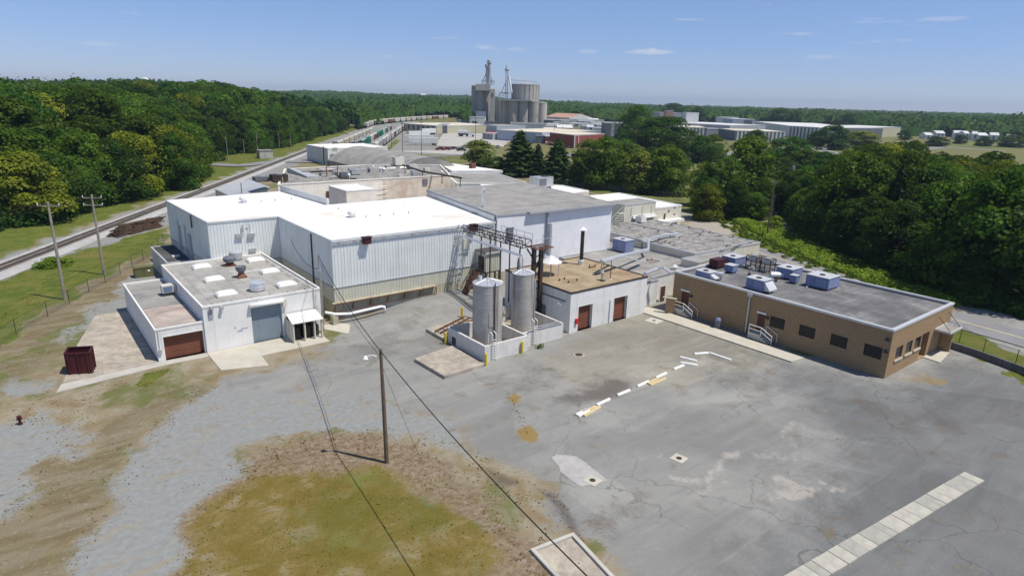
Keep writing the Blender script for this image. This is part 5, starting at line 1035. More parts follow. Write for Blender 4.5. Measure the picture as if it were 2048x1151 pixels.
wire([(24.77,64.3,8.6),(TP.x,TP.y,8.45),tuple(E1)], 'thick black wire from the thin pole over the lamp pole to the lower edge', .5, .032); wire([(24.77,64.3,8.2),(TP.x,TP.y,8.0)], 'thin lower wire between the thin pole and the lamp pole', .7, .016); wire([(24.77,64.3,7.2),(27.3,80,7.3)], 'drooping cable from the thin pole to the metal warehouse wall', 1.0, .03)
wire([(TP.x,TP.y,7.6),tuple(at((842,920),0.0))], 'thin guy wire from the lamp pole to the ground', .1, .012)
# railway-side poles
def arm_pole(q, ytop, label, arms=1, tilt=0, mat='wood_pole_grey', ang=None, w=2.4, name='utility_pole'):
    p = at(q); h = hgt(q, ytop); r = root(name, (p[0],p[1],0), label, 'utility pole'); sub(r, MB().tube([(p[0],p[1],-.2),(p[0]+tilt,p[1],h)], [.2,.12], 10), 'shaft', mat)
    an = math.atan2(RD[0],-RD[1]) if ang is None else ang; ends = []
    for k in range(arms):
        z = h-.45-k*1.0; a = (p[0]+tilt-w/2*math.cos(an),p[1]-w/2*math.sin(an),z); b_ = (p[0]+tilt+w/2*math.cos(an),p[1]+w/2*math.sin(an),z); s = sub(r, MB().bar(a,b_,.13), 'crossarm', mat); m = MB()
        for f in (0,.5,1): c = Vector(a).lerp(Vector(b_),f); m.lathe((c.x,c.y,c.z+.06), [(.05,0),(.07,.15),(.03,.25)], 8); ends.append((c.x,c.y,c.z+.25))
        m.build('insulator', 'white_plastic', s)
    return p, h, ends
_, _, ea = arm_pole(K5(395,602), 404, 'weathered wooden utility pole with one crossarm nearest the left edge', 1); _, _, eb = arm_pole(K5(632,452), 389, 'weathered wooden utility pole with two crossarms beside the timber pile', 2)
for i, (a, b_) in enumerate(zip(ea, eb[:3])):
    o_ = Vector(a)+(Vector(a)-Vector(b_))*3.2; wire([tuple(o_),a,b_], ('left','middle','right')[i]+' power wire strung between the two railway side utility poles', .5, .02, 'power wires beside the railway')
# timber pile
r_lab = 'weathered dark railway tie in the stacked pile beside the track'; TA, TBp = np.array(at(K5(725,228))[:2]), np.array(at(K5(1010,158))[:2]); d = (TBp-TA)/np.hypot(*(TBp-TA)); n_ = np.array([-d[1],d[0]]); Ltot = np.hypot(*(TBp-TA)); tie = None
slots = [(ly, ro, sg) for ly in range(8) for ro in range(6-ly//2) for sg in range(max(1, int(Ltot/2.5)))]; random.shuffle(slots); slots = slots[:235]
for ly, ro, sg in slots:
    s = (sg+.5)*2.5+random.gauss(0,.35)+.25*ly; off = .3+.1*ly+ro*.42+random.gauss(0,.07); lay = ly; c = TA+d*s+n_*off; an = math.atan2(d[1],d[0])+random.gauss(-.05,.09)
    if tie is None: tie = tag(MB().obox((0,0,0),2.6,.24,.19,0).build('railway_tie', 'timber_tie', None, (0,0,0)), r_lab, 'railway tie', 'railway ties in the pile'); o = tie
    else: o = tie.copy(); COL.objects.link(o)
    o.location = (c[0],c[1],.05+lay*.215+random.uniform(0,.04)); o.rotation_euler = (random.gauss(0,.04),random.gauss(0,.035),an); WORLD[o.name] = Vector(o.location)
# ================================================================== REAR PLANT
r = root('rear_plant', (43,131,0), 'wide old plant building with a grey flat roof and a patched brick and cream front', 'factory')
RPp = [(43.0,131.0),(66.0,130.6),(83.8,130.2),(94.5,152.0),(76,160),(54,158.5)]
w_ = MB(); w_.wall(RPp[0], RPp[1], -.3, 7.45)
for i in (2,3,4,5): w_.wall(RPp[i], RPp[(i+1)%6], -.3, 7.45)
sub(r, w_, 'wall', 'cream_paint'); sub(r, MB().wall(RPp[1], RPp[2], -.3, 7.45), 'brick_wall', 'patched_brick'); sub(r, MB().prism(offset_poly(RPp,.02), 7.2, 7.25, True), 'roof', 'roof_mottled'); ring(MB(), RPp, .08, .3, 7.3, 7.52).build('roof_trim', 'cream_paint', r)
p = ony(K2(1420,930),130.3); sub(r, MB().box(p[0]-.6,130.1,p[2]-.7,p[0]+.6,130.36,p[2]+.6), 'window', 'factory_dark'); p = ony(K2(702,1040),130.7); sub(r, MB().box(p[0]-1.1,130.5,3,p[0]+1.1,130.79,p[2]+1), 'door', 'door_dark_brown')
m = MB()
for z in (3.6,4.7,5.8): m.tube([(61,130.2,z),(67,130.2,z)], .09, 6)
for x in np.arange(44, 66, 3.6): m.tube([(x,130.9,7.5),(x,130.9,8.9)], .05, 6)
sub(r, m, 'railing', 'cream_paint')
sub(r, MB().prism([at(K2(*q),7.26)[:2] for q in ((1010,812),(1190,822),(1170,806),(1060,800))][::-1] if False else rect(76.5,150.2,87,153.4), 7.26, 7.28, True), 'roof_patch', 'white_membrane')
r = root('penthouse', (52,118,0), 'small cream penthouse with a white roof in front of the patched brick wall', 'building'); flat_bld(r, rect(49.8,113.4,56.0,121.6), 2, 7.9, 'cream_paint', 'white_membrane', 'white_membrane', .1, .05, .2)
r = root('low_roof', (40,100,0), 'low cream roofed link behind the white metal warehouse', 'building'); flat_bld(r, [(37.3,91.3),(54.2,92.3),(76,92.8),(76.3,106),(80,129.5),(44,129.8),(37.3,108)], -.3, 2.6, 'cream_paint', 'roof_pinkish', None)
r = root('barrel_hall', (72,152,0), 'wide hall with a low barrel-vaulted grey roof', 'hall'); NB = 18; BX0, BX1, BY0, BY1 = 83.5, 106.0, 158.5, 204.0
arc = [(BX0+(BX1-BX0)*i/NB, 4.6+4.3*(1-(2*i/NB-1)**2)) for i in range(NB+1)]; m = MB()
for (xa, za), (xb_, zb) in zip(arc, arc[1:]): m.face([(xa,BY0,za),(xb_,BY0,zb),(xb_,BY1,zb),(xa,BY1,za)])
sub(r, m, 'roof', 'roof_grey', True); m = MB()
for y, sgn in ((BY0+.05,1),(BY1-.05,-1)): P = [(x,y,z-.02) for x, z in arc]+[(BX1,y,0),(BX0,y,0)]; m.face(P if sgn < 0 else P[::-1])
m.face([(BX0+.05,BY1,0),(BX0+.05,BY0,0),(BX0+.05,BY0,4.5),(BX0+.05,BY1,4.5)]); m.face([(BX1-.05,BY0,0),(BX1-.05,BY1,0),(BX1-.05,BY1,4.5),(BX1-.05,BY0,4.5)]); sub(r, m, 'wall', 'roof_grey')
r = root('white_hall', (93,230,0), 'white box-shaped hall with a flat roof behind the barrel-vaulted roof', 'hall'); WH = rect(95.0,231,119.5,252); flat_bld(r, WH, -.3, 6.2, 'white_paint', 'white_membrane', 'white_membrane', .3, .1, .3); 
for q in ((365,575),(842,575)): p = ony(M5(*q),230); sub(r, MB().box(p[0]-.9,229.8,p[2]-.7,p[0]+.9,230.05,p[2]+.6), 'louvre', 'factory_grey'); p = ony(M5(195,600),230)[0]; sub(r, MB().tube([(p,229.9,7),(p,229.9,1)], .18, 6), 'downpipe', 'factory_dark')
r = root('annex_roof', (96,147,0), 'white roofed open loading canopy right of the barrel-vaulted hall', 'canopy'); CP = [(95.5,147.5),(109.0,142.5),(106.5,166),(103.3,168)]
sub(r, MB().prism(CP, 5.5, 6.2, True, True), 'roof', 'white_membrane'); m = MB()
for f in np.linspace(.02,.98,6): c = np.array(CP[0])*(1-f)+np.array(CP[1])*f; m.box(c[0]-.15,c[1]+.2,-.2,c[0]+.15,c[1]+.5,5.5)
sub(r, m, 'post', 'metal_trim'); sub(r, MB().prism([(97,152),(107.5,149),(105.5,164),(103.4,165)], -.2, 5.4, False), 'back_wall', 'factory_dark')
p = at(K3(172,830),6.2); sub(r, MB().box(p[0]-.7,p[1]-.7,6.2,p[0]+.7,p[1]+.7,7.6), 'roof_vent', 'steel_rust')
r = root('annex_roof', (88,131,0), 'low pinkish roofed annex with pipework between the brick wall and the white canopy', 'building'); flat_bld(r, [(84.2,128),(99.8,120),(106,141),(95,147),(94.2,150)], -.3, 5.7, 'white_paint', 'roof_grey', 'white_membrane', .3, .1, .25)
r = root('end_shed', (42,139,0), 'beige shed end with a sloping roof at the left of the old plant', 'shed'); m = MB().prism(rect(36.5,139,43.8,154), -.3, [4.2,5.8,5.8,4.2], True); sub(r, m, 'wall', 'light_beige'); sub(r, MB().face([(36.3,138.8,4.25),(44,138.8,5.9),(44,154.2,5.9),(36.3,154.2,4.25)]), 'roof', 'factory_grey')
r = root('roof_shed', (53,141,7.2), 'dark lean-to with a steep sloping side on the old plant roof', 'shed'); m = MB().prism([(52.6,140.5),(56.5,140.5),(56.5,153),(52.6,153)], 6.9, [7.6,7.3,7.3,8.4], True); sub(r, m, 'wall', 'factory_grey')
for q, sx, sz, lab, mt in ((K2(1215,810),1.3,2.3,'beige box unit standing by the barrel-vaulted roof','light_beige'),(K2(885,880),1.2,1.2,'grey cube unit near the middle of the old plant roof','galvanised'),(K2(795,905),.8,1.3,'dark squat unit below the grey cube on the old plant roof','factory_dark'),(K2(168,930),1.6,1.0,'dark block unit at the left end of the old plant','factory_dark'),(K2(300,935),1.6,1.6,'black cluster unit beside the roof steps of the old plant','steel_dark'),(K2(1320,835),1.2,1.2,'pale box unit beside the long pipe run','ac_cream')):
    p = at(q, 7.25); r = root('roof_unit', (p[0],p[1],7.25), lab, 'roof unit'); sub(r, MB().box(p[0]-sx,p[1]-sx*.7,7.45,p[0]+sx,p[1]+sx*.7,7.25+sz), 'casing', mt); sub(r, MB().box(p[0]-sx*.8,p[1]-sx*.5,7.24,p[0]+sx*.8,p[1]+sx*.5,7.45), 'base', 'steel_dark'); sub(r, MB().lathe((p[0],p[1],7.25+sz), [(sx*.5,0),(sx*.5,.2),(.1,.25)], 12), 'cowl', 'galvanised')
r = root('roof_pipe', tuple(at(K2(1400,850),8)), 'long dark pipe run crossing the old plant roof', 'pipe'); m = MB().tube([at(K2(1250,805),8.1),at(K2(1400,855),8.1),at(K2(1700,905),8.1)], .22, 6); sub(r, m, 'pipe', 'steel_dark'); m = MB()
for q in ((1260,808),(1400,858),(1550,882),(1690,905)): p = at(K2(*q),8); m.bar((p[0],p[1],6),(p[0],p[1],8),.14)
sub(r, m, 'support', 'steel_dark')
r = root('roof_pipe', tuple(at(K2(600,855),7.8)), 'bent dark pipe beside the rusty roof frame of the old plant', 'pipe'); sub(r, MB().tube([at(K2(540,860),7.5),at(K2(700,852),7.8),at(K2(740,870),7.6),at(K2(770,905),7.4),at(K2(890,910),7.4)], .16, 6), 'pipe', 'steel_dark')
r = root('roof_frame', tuple(at(K2(700,890),7.25)), 'rusty walk-over frame on the old plant roof', 'frame'); p, q = at(K2(665,900),7.25), at(K2(750,880),7.25); m = MB()
for k in (p, q):
    m.bar((k[0],k[1],7.2),(k[0],k[1],9.6),.1).bar((k[0]+.9,k[1]+2,7.2),(k[0]+.9,k[1]+2,9.6),.1).bar((k[0],k[1],9.6),(k[0]+.9,k[1]+2,9.6),.1)
m.bar((p[0],p[1],9.6),(q[0],q[1],9.6),.1).bar((p[0],p[1],8.6),(q[0],q[1],8.6),.1); sub(r, m, 'frame', 'steel_rust')
rngC = random.Random(3); rr_ = [o for o in COL.objects if o.name == 'rear_plant'][0]
for k in range(26):
    x, y = rngC.uniform(52,88), rngC.uniform(132.5,153); z = 7.25; sz = rngC.uniform(.3,.8); typ = rngC.random()
    if typ < .5: sub(rr_, MB().lathe((x,y,z), [(sz*.4,0),(sz*.4,sz),(sz*.65,sz*1.05),(sz*.3,sz*1.5)], 10), 'roof_vent', rngC.choice(('galvanised','factory_dark','white_paint')))
    elif typ < .8: sub(rr_, MB().box(x-sz,y-sz*.7,z,x+sz,y+sz*.7,z+sz*1.2), 'roof_box', rngC.choice(('ac_cream','galvanised','factory_grey')))
    else: sub(rr_, MB().tube([(x,y,z+.3),(x+rngC.uniform(2,7),y+rngC.uniform(-1,1),z+.3)], .1, 6), 'roof_conduit', rngC.choice(('galvanised','steel_dark')))
# ================================================================== RAILWAY: hut, signals, cars
p = at(M7(805,775)); r = root('signal_hut', (p[0],p[1],0), 'small grey concrete hut beside the level crossing', 'hut'); sub(r, MB().box(p[0]-2.6,p[1]-2,0,p[0]+2.6,p[1]+2,3.0), 'wall', 'concrete'); sub(r, MB().prism(rect(p[0]-2.8,p[1]-2.2,p[0]+2.8,p[1]+2.2), 3.0, 3.25, True, True), 'roof', 'roof_grey'); sub(r, MB().box(p[0]-.6,p[1]-2.05,0,p[0]+.4,p[1]-1.99,2.1), 'door', 'factory_grey')
def slim_pole(q, ytop, lab, rad=.13, mat='wood_pole', arm=None, lamp=False, name='utility_pole', cat='utility pole', cross=False):
    p = at(q); h = hgt(q, ytop); r = root(name, (p[0],p[1],0), lab, cat); sub(r, MB().tube([(p[0],p[1],-.2),(p[0],p[1],h)], [rad,rad*.65], 8), 'shaft', mat)
    if lamp:
        sx = lamp; e = (p[0]-CM[0][0]*sx*-1, p[1]-CM[0][1]*sx*-1); sub(r, MB().tube([(p[0],p[1],h-1.2),((p[0]+e[0])/2,(p[1]+e[1])/2,h-.5),(e[0],e[1],h-.4)], .06, 6), 'lamp_arm', 'galvanised'); sub(r, MB().lathe((e[0],e[1],h-.65), [(.2,0),(.28,.1),(.1,.3)], 10), 'lamp_head', 'white_plastic')
    if cross:
        dx, dy = CM[0][0]*1.1, CM[0][1]*1.1; sub(r, MB().bar((p[0]-dx,p[1]-dy,h-.4),(p[0]+dx,p[1]+dy,h-.4),.14), 'crossarm', mat)
    return p, h
for q, yt, lab in ((M7(265,812),M7(0,440)[1],'grey utility pole left of the level crossing at the wood edge'),(M7(512,790),M7(0,510)[1],'tall crossing mast with a light beside the crossing road'),(M7(703,745),M7(0,380)[1],'grey pole just left of the concrete hut'),(M7(1022,685),M7(0,400)[1],'dark pole right of the concrete hut by the woods'),(M7(1192,690),M7(0,410)[1],'grey pole between the track and the woods, right of the hut'),(M7(1640,505),M7(0,380)[1],'pale pole at the wood edge near the hopper cars')): slim_pole(q, yt, lab, mat='wood_pole_grey')
for q, yt, lab in ((M5(1192,555),M5(0,160)[1],'dark utility pole in front of the pale hopper cars'),(M5(1358,680),M5(0,150)[1],'dark utility pole at the left end of the white trailers'),(M5(1632,725),M5(0,160)[1],'dark utility pole in front of the white trailers'),(M5(548,490),M5(0,340)[1],'short dark pole between the tan and green hopper cars')): slim_pole(q, yt, lab, mat='steel_dark', cross=True)
for q, yt, lab, lamp in ((M1(1045,955),M1(0,540)[1],'grey pole in front of the left conifer',0),(M1(1145,960),M1(0,600)[1],'grey pole just right of the left conifer',0),(M1(1492,960),M1(0,570)[1],'slim grey pole between the two conifers',0),(M1(1700,960),M1(0,560)[1],'grey pole with a long street lamp arm in front of the right conifer',-3.6),(M1(620,640),M1(0,170)[1],'dark pole at the truck yard by the yellow green tree',0),(M1(1690,560),M1(0,310)[1],'dark pole at the left of the red brick building',0),(M1(1808,520),M1(0,280)[1],'tall dark pole behind the red brick building',0)): slim_pole(q, yt, lab, mat='wood_pole_grey' if 'grey' in lab else 'steel_dark', lamp=lamp, rad=.15)
for q, yt, lab in ((L4(405,585),L4(0,245)[1],'leaning dark utility pole by the grassy gap at the right'),(L4(530,395),L4(0,130)[1],'dark utility pole with a grey transformer by the grassy gap')):
    p, h = slim_pole(q, yt, lab, rad=.17, cross=True)
p = at(L4(530,395)); tr_ = [o for o in COL.objects if o.get('label','').startswith('dark utility pole with a grey transformer')][0]; hh = hgt(L4(530,395), L4(0,130)[1]); sub(tr_, MB().tube([(p[0]-.5,p[1]-.4,hh-2.2),(p[0]-.5,p[1]-.4,hh-1.0)], .38, 12), 'transformer', 'galvanised')
p = at(L4(420,530)); r = root('utility_pole', (p[0],p[1],0), 'short dark stub pole beside the leaning utility pole', 'utility pole'); sub(r, MB().tube([(p[0],p[1],-.2),(p[0]+.3,p[1],7.0)], [.17,.13], 8), 'shaft', 'wood_pole')
for a, b_, i in ((M7(270,230),M7(2040,300),'top'),(M7(270,275),M7(2040,335),'middle'),(M7(270,340),M7(2040,405),'lower')):
    A, B = at(a, 9.), at(b_, 14.); wire([tuple(A),tuple(A*.5+B*.5),tuple(B)], i+' grey wire crossing in front of the woods above the level crossing', .3, .035, 'wires over the level crossing')
# hopper cars
def make_hopper():
    r = root('hopper_car', (0,0,0), 'car', 'hopper car'); L, Wd = 17.2, 3.05
    prof = []
    m = MB(); sec = lambda x, zb: [(x,-Wd/2,zb),(x,Wd/2,zb),(x,Wd/2,3.95),(x,-Wd/2,3.95)]
    S_ = [(-L/2+.6,2.6),(-L/2+1.8,1.7),(-L/2+3.4,1.05),(L/2-3.4,1.05),(L/2-1.8,1.7),(L/2-.6,2.6)]
    for (xa, za), (xb_, zb) in zip(S_, S_[1:]):
        a, b_ = sec(xa,za), sec(xb_,zb)
        for k in range(4): j = (k+1)%4; m.face([a[k],b_[k],b_[j],a[j]])
    m.face(sec(*S_[0])); m.face(sec(*S_[-1])[::-1])
    for x in np.arange(-L/2+1.2, L/2-1, 1.15): m.box(x,-Wd/2-.06,1.6,x+.1,-Wd/2,3.9).box(x,Wd/2,1.6,x+.1,Wd/2+.06,3.9)
    body = m.build('body', 'hopper_grey', r); m = MB(); n = 8
    for k in range(n): a, b_ = math.pi*k/n, math.pi*(k+1)/n; ya, za, yb_, zb = -Wd/2*math.cos(a), 3.93+.62*math.sin(a), -Wd/2*math.cos(b_), 3.93+.62*math.sin(b_); m.face([(-L/2+.5,ya,za),(L/2-.5,ya,za),(L/2-.5,yb_,zb),(-L/2+.5,yb_,zb)])
    for s in (-1,1): m.face([(s*(L/2-.5),-Wd/2*math.cos(math.pi*k/n),3.93+.62*math.sin(math.pi*k/n)) for k in range(n+1)][::-s])
    roof = m.build('roof', 'hopper_light', r); m = MB()
    m.box(-L/2+.6,-.95,4.42,L/2-.6,-.55,4.6).box(-L/2+.6,.55,4.42,L/2-.6,.95,4.6)
    for k in range(4): m.box(-6.4+k*3.7,-.3,4.5,-4.4+k*3.7,.3,4.68)
    m.build('walkway', 'hopper_grey', r)
    for s in (-1,1):
        b = MB().box(s*6.9-1.2,-1.1,.75,s*6.9+1.2,1.1,1.1).build('bogie', 'black_rubber', r); m = MB()
        for dx in (-.88,.88):
            for y in (-.78,.78): m.tube([(s*6.9+dx,y-.07,.98),(s*6.9+dx,y+.07,.98)], .42, 12)
        m.build('wheel', 'rail_steel', b)
    m = MB().box(-L/2,-.7,1.0,L/2,.7,1.25)
    for s in (-1,1):
        m.bar((s*(L/2-.15),-1.4,1.1),(s*(L/2-.15),-1.4,4.0),.09).bar((s*(L/2-.15),1.4,1.1),(s*(L/2-.15),1.4,4.0),.09)
    m.build('underframe', 'steel_dark', r); return r
HP = make_hopper()
for ch in HP.children:
    if ch.name.split('.')[0] in ('body','roof') and ch.type == 'MESH': ch.material_slots[0].link = 'OBJECT'; ch.material_slots[0].material = MATS['hopper_grey']
NAMES = dict(hopper_grey='dull grey', hopper_light='pale', hopper_green='green', hopper_brown='rust brown', hopper_black='black', hopper_tan='tan')
hop_first = [True]
def hopper(pos, ang, col, roofc, where):
    if hop_first[0]: o = HP; hop_first[0] = False
    else: o = copy_tree(HP)
    o.location = pos; o.rotation_euler = (0,0,ang); o['label'] = NAMES[col]+' covered hopper car '+where; o['group'] = NAMES[col]+' hopper cars '+where; WORLD[o.name] = Vector(pos)
    for ch in o.children:
        k = ch.name.split('.')[0]
        if k in ('body','roof'): ch.material_slots[0].link = 'OBJECT'; ch.material_slots[0].material = MATS[col if k == 'body' else roofc]
RA = math.atan2(RD[1], RD[0]); offv = np.array([RD[1], -RD[0]])
ROWS = [(13, 164, ['hopper_tan','hopper_tan','hopper_light','hopper_tan','hopper_tan','hopper_light','hopper_tan','hopper_light'], ['hopper_light','hopper_tan','hopper_tan','hopper_light'], 'in the row nearest the main line'),
        (22.0, 160, ['hopper_black','hopper_green','hopper_green','hopper_light','hopper_brown','hopper_green','hopper_green','hopper_light','hopper_green','hopper_light','hopper_brown'], ['hopper_grey','hopper_grey','hopper_green','hopper_light','hopper_light','hopper_green','hopper_green'], 'in the middle row'),
        (30.5, 158, ['hopper_light','hopper_grey','hopper_grey','hopper_light','hopper_light','hopper_light','hopper_brown','hopper_light','hopper_grey','hopper_light','hopper_brown','hopper_grey'], ['hopper_light','hopper_grey','hopper_light'], 'in the row nearest the truck yard')]
for off, s0, cols, rc, where in ROWS:
    for k, c in enumerate(cols):
        q = RP+RD*(s0+k*18.4)+offv*off; hopper((q[0],q[1],.35), RA, c, rc[k%len(rc)] if c != 'hopper_black' else 'hopper_black', where)
Pb = np.array(BEND); seg = np.hypot(*np.diff(Pb, axis=0).T); cs = np.concatenate([[0], np.cumsum(seg)]); s_at = lambda s: np.array([np.interp(s, cs, Pb[:,0]), np.interp(s, cs, Pb[:,1])])
s_start = cs[np.argmin(np.hypot(Pb[:,0]-236, Pb[:,1]-490))]+2
for k in range(17):
    a, b_ = s_at(s_start+k*18.4), s_at(s_start+k*18.4+4); d = b_-a; hopper((a[0],a[1],.5), math.atan2(d[1],d[0]), ('hopper_light','hopper_tan','hopper_light','hopper_grey','hopper_light','hopper_tan','hopper_brown','hopper_light')[k%8], ('hopper_light','hopper_tan')[k%2], 'in the long far line curving right')
# trailers
def make_trailer():
    r = root('box_trailer', (0,0,0), 'trailer', 'trailer'); sub(r, MB().box(-8,-1.28,1.15,8,1.28,4.15), 'body', 'white_paint'); m = MB()
    for x in np.arange(-7.6, 7.8, .6): m.box(x,-1.31,1.25,x+.05,-1.285,4.1)
    sub(r, m, 'panel_rib', 'metal_trim'); sub(r, MB().box(-8.05,-1.3,1.0,8.05,1.3,1.14), 'underframe', 'steel_dark'); m = MB()
    for x in (5.2,6.5):
        for y in (-1.0,1.0): m.tube([(x,y-.25,.52),(x,y+.25,.52)], .52, 14)
    sub(r, m, 'wheel', 'black_rubber'); sub(r, MB().box(-4.2,-.9,0,-4.0,-.7,1.0).box(-4.2,.7,0,-4.0,.9,1.0), 'landing_leg', 'steel_dark'); return r
TR0 = make_trailer(); tf = [True]
def trailer(q0, q1, lab):
    o = TR0 if tf[0] else copy_tree(TR0); tf[0] = False; A, B = at(q0), at(q1); d = B-A; o.location = ((A[0]+B[0])/2,(A[1]+B[1])/2,.06); o.rotation_euler = (0,0,math.atan2(d[1],d[0])); o['label'] = lab; o['group'] = 'white trailers in the truck yard'
trailer(M5(1420,512), M5(1895,518), 'white box trailer parked in front, nearest the grassy edge'); trailer(M5(1370,470), M5(1840,478), 'white box trailer parked right behind the front one'); trailer(M5(1360,410), M5(1800,400), 'white box trailer third back in the truck yard'); trailer(M1(-120,480), M1(60,470), 'white box trailer standing by the dark loading dock')
# vehicles
def make_car():
    r = root('parked_car', (0,0,0), 'car', 'car'); m = MB(); P = [(-2.2,.35),(-2.25,.75),(-1.5,.92),(1.2,.95),(2.15,.8),(2.2,.35)]
    for (xa, za), (xb_, zb) in zip(P, P[1:]): m.face([(xa,-.88,za),(xb_,-.88,zb),(xb_,.88,zb),(xa,.88,za)][::-1])
    for y in (-.88,.88): m.face([(x,y,z) for x, z in (P if y > 0 else P[::-1])])
    m.face([(P[0][0],-.88,.35),(P[-1][0],-.88,.35),(P[-1][0],.88,.35),(P[0][0],.88,.35)]); b = m.build('body', 'car_white', r)
    C = MB(); Q0, Q1 = [(-1.6,-.8),(1.3,-.8),(1.3,.8),(-1.6,.8)], [(-1.2,-.66),(.5,-.66),(.5,.66),(-1.2,.66)]
    for k in range(4): j = (k+1)%4; C.face([(*Q0[k],.92),(*Q0[j],.92),(*Q1[j],1.42),(*Q1[k],1.42)])
    C.build('cabin_glass', 'glass_car', r); MB().prism(Q1, 1.42, 1.46, True).build('cabin_roof', 'car_white', r)
    for x in (-1.35,1.35):
        for y in (-.8,.8): MB().tube([(x,y-.12,.33),(x,y+.12,.33)], .33, 12).build('wheel', 'black_rubber', r)
    for ch in r.children:
        if ch.name.startswith(('body','cabin_roof')): ch.material_slots[0].link = 'OBJECT'
    return r
CAR = make_car(); cf = [True]
def car(q, ang, mat, lab, sc=1.):
    o = CAR if cf[0] else copy_tree(CAR); cf[0] = False; p = at(q); o.location = (p[0],p[1],.07); o.rotation_euler = (0,0,ang); o.scale = (sc,)*3; o['label'] = lab
    for ch in o.children:
        if ch.name.startswith(('body','cabin_roof')): ch.material_slots[0].link = 'OBJECT'; ch.material_slots[0].material = MATS[mat]
car(M1(140,685),2.3,'car_red','dark red car leftmost in the row by the trailers',1.1); car(M1(230,683),2.3,'car_red','smaller red car next in the row by the trailers'); car(M1(322,675),.3,'car_navy','dark blue car in the middle of the row by the trailers'); car(M1(430,700),-.6,'car_black','black car with its nose to the yellow green tree',1.15); car(M1(485,655),2.2,'car_white','white car parked behind the black car'); car(M1(925,655),1.,'car_silver','silver car alone behind the left conifer'); car(M1(945,540),.3,'car_blue','blue car in front of the grey blue warehouse'); car(M1(1040,550),.3,'car_white','white car in front of the grey blue warehouse'); car(M1(1860,640),.4,'car_black','black car at the corner of the red brick building'); car(M3(1105,605),.2,'car_white','left white car on the far boulevard'); car(M3(1262,605),.2,'car_white','right white car on the far boulevard'); car(M1(470,340),.4,'car_white','white car in front of the white shed by the silos'); car(M3(690,925),.5,'car_silver','silver car under the trees beside the transformer pole'); car(M1(1925,650),.5,'car_white','white car beside the black car at the red brick building'); car(M1(560,350),.4,'car_silver','silver car parked by the white shed door')
def make_truck():
    r = root('truck', (0,0,0), 'truck', 'truck'); sub(r, MB().box(-4.6,-1.2,.9,1.0,1.2,1.2), 'chassis', 'steel_dark'); sub(r, MB().prism([(1.1,-1.2),(2.6,-1.2),(2.6,1.2),(1.1,1.2)],.6,[3.1,2.6,2.6,3.1],True,True).box(2.61,-1.0,.6,4.2,1.0,1.8), 'cab', 'car_white'); sub(r, MB().box(2.62,-1.05,1.85,2.7,1.05,2.5), 'windscreen', 'glass_car'); sub(r, MB().tube([(-4.5,0,2.2),(.8,0,2.2)], 1.15, 14), 'tank', 'silver_bright'); m = MB()
    for x in (-3.6,-2.4,.2,3.4):
        for y in (-1.0,1.0): m.tube([(x,y-.2,.5),(x,y+.2,.5)], .5, 12)
    sub(r, m, 'wheel', 'black_rubber'); return r
TK = make_truck(); p = at(M1(500,500)); TK.location = (p[0],p[1],.06); TK.rotation_euler = (0,0,-.7); TK['label'] = 'tanker truck parked in the open truck yard'; TK.scale = (1.3,)*3
t2 = copy_tree(TK); p = at(M1(880,530)); t2.location = (p[0],p[1],.06); t2.rotation_euler = (0,0,-.8); t2['label'] = 'red cab truck standing in front of the grey blue warehouse'
for ch in t2.children:
    if ch.name.startswith(('cab','tank')): ch.material_slots[0].link = 'OBJECT'; ch.material_slots[0].material = MATS['red_paint']
# ================================================================== SILOS AND FAR BUILDINGS
def far_root(name, q, lab, cat): p = at(q); return root(name, (p[0],p[1],0), lab, cat), p
E1v, F1v = CM[0][:2]/np.hypot(*CM[0][:2]), CM[2][:2]/np.hypot(*CM[2][:2])      # right and forward on the ground
r, p = far_root('grain_silo', M6(300,1050), 'tall cluster of dark grain silos with head house at the left of the elevator', 'silo'); s = p; D = np.hypot(p[0],p[1]); k = D/F/8.855*1.02
def loc(dx, dy): return s[0]+E1v[0]*dx*k+F1v[0]*dy, s[1]+E1v[1]*dx*k+F1v[1]*dy
for dx, dy, R_ in ((-125,6,70),(-30,2,72),(60,4,70),(-80,22,70),(20,22,70)): x, y = loc(dx, dy+8); sub(r, MB().lathe((x,y,-1), [(R_*k,0),(R_*k,39.5),(R_*k*.2,41)], 24), 'silo', 'silo_concrete')
x, y = loc(10,4); sub(r, MB().obox((x,y,33.6),235*k,14,6.2,math.atan2(E1v[1],E1v[0])), 'head_house', 'silo_light'); x, y = loc(-20,-1.5); sub(r, MB().obox((x,y,3),170*k,2.6,10,math.atan2(E1v[1],E1v[0])), 'blue_base', 'silo_blue')
r2, p = far_root('grain_elevator', M6(470,1050), 'narrow pale elevator shaft between the dark silos and the low silos', 'elevator'); x, y = loc(170,2); sub(r2, MB().obox((x,y,-1),80*k,8,36.2,math.atan2(E1v[1],E1v[0])), 'shaft', 'silo_light'); x, y = loc(170,-2.1); sub(r2, MB().obox((x,y,28),30*k,.3,3.4,math.atan2(E1v[1],E1v[0])), 'window', 'factory_dark'); x, y = loc(165,-2.2); sub(r2, MB().obox((x,y,0),40*k,.4,3.4,math.atan2(E1v[1],E1v[0])), 'doorway', 'factory_dark')
r3, _ = far_root('elevator_leg', M6(400,350), 'twin steel conveyor legs rising above the dark silos', 'conveyor'); m = MB()
for dx, z1, rr in ((70,57,1.3),(108,61.5,1.7)): x, y = loc(dx,4); m.tube([(x,y,38),(x,y,z1)], rr, 8)
x, y = loc(70,4); m.lathe((x,y,56), [(1.3,0),(2.2,1),(2.2,3),(.8,4)], 10); x, y = loc(108,4); m.lathe((x,y,60), [(1.7,0),(2.4,1),(2,3.5),(.3,5)], 10)
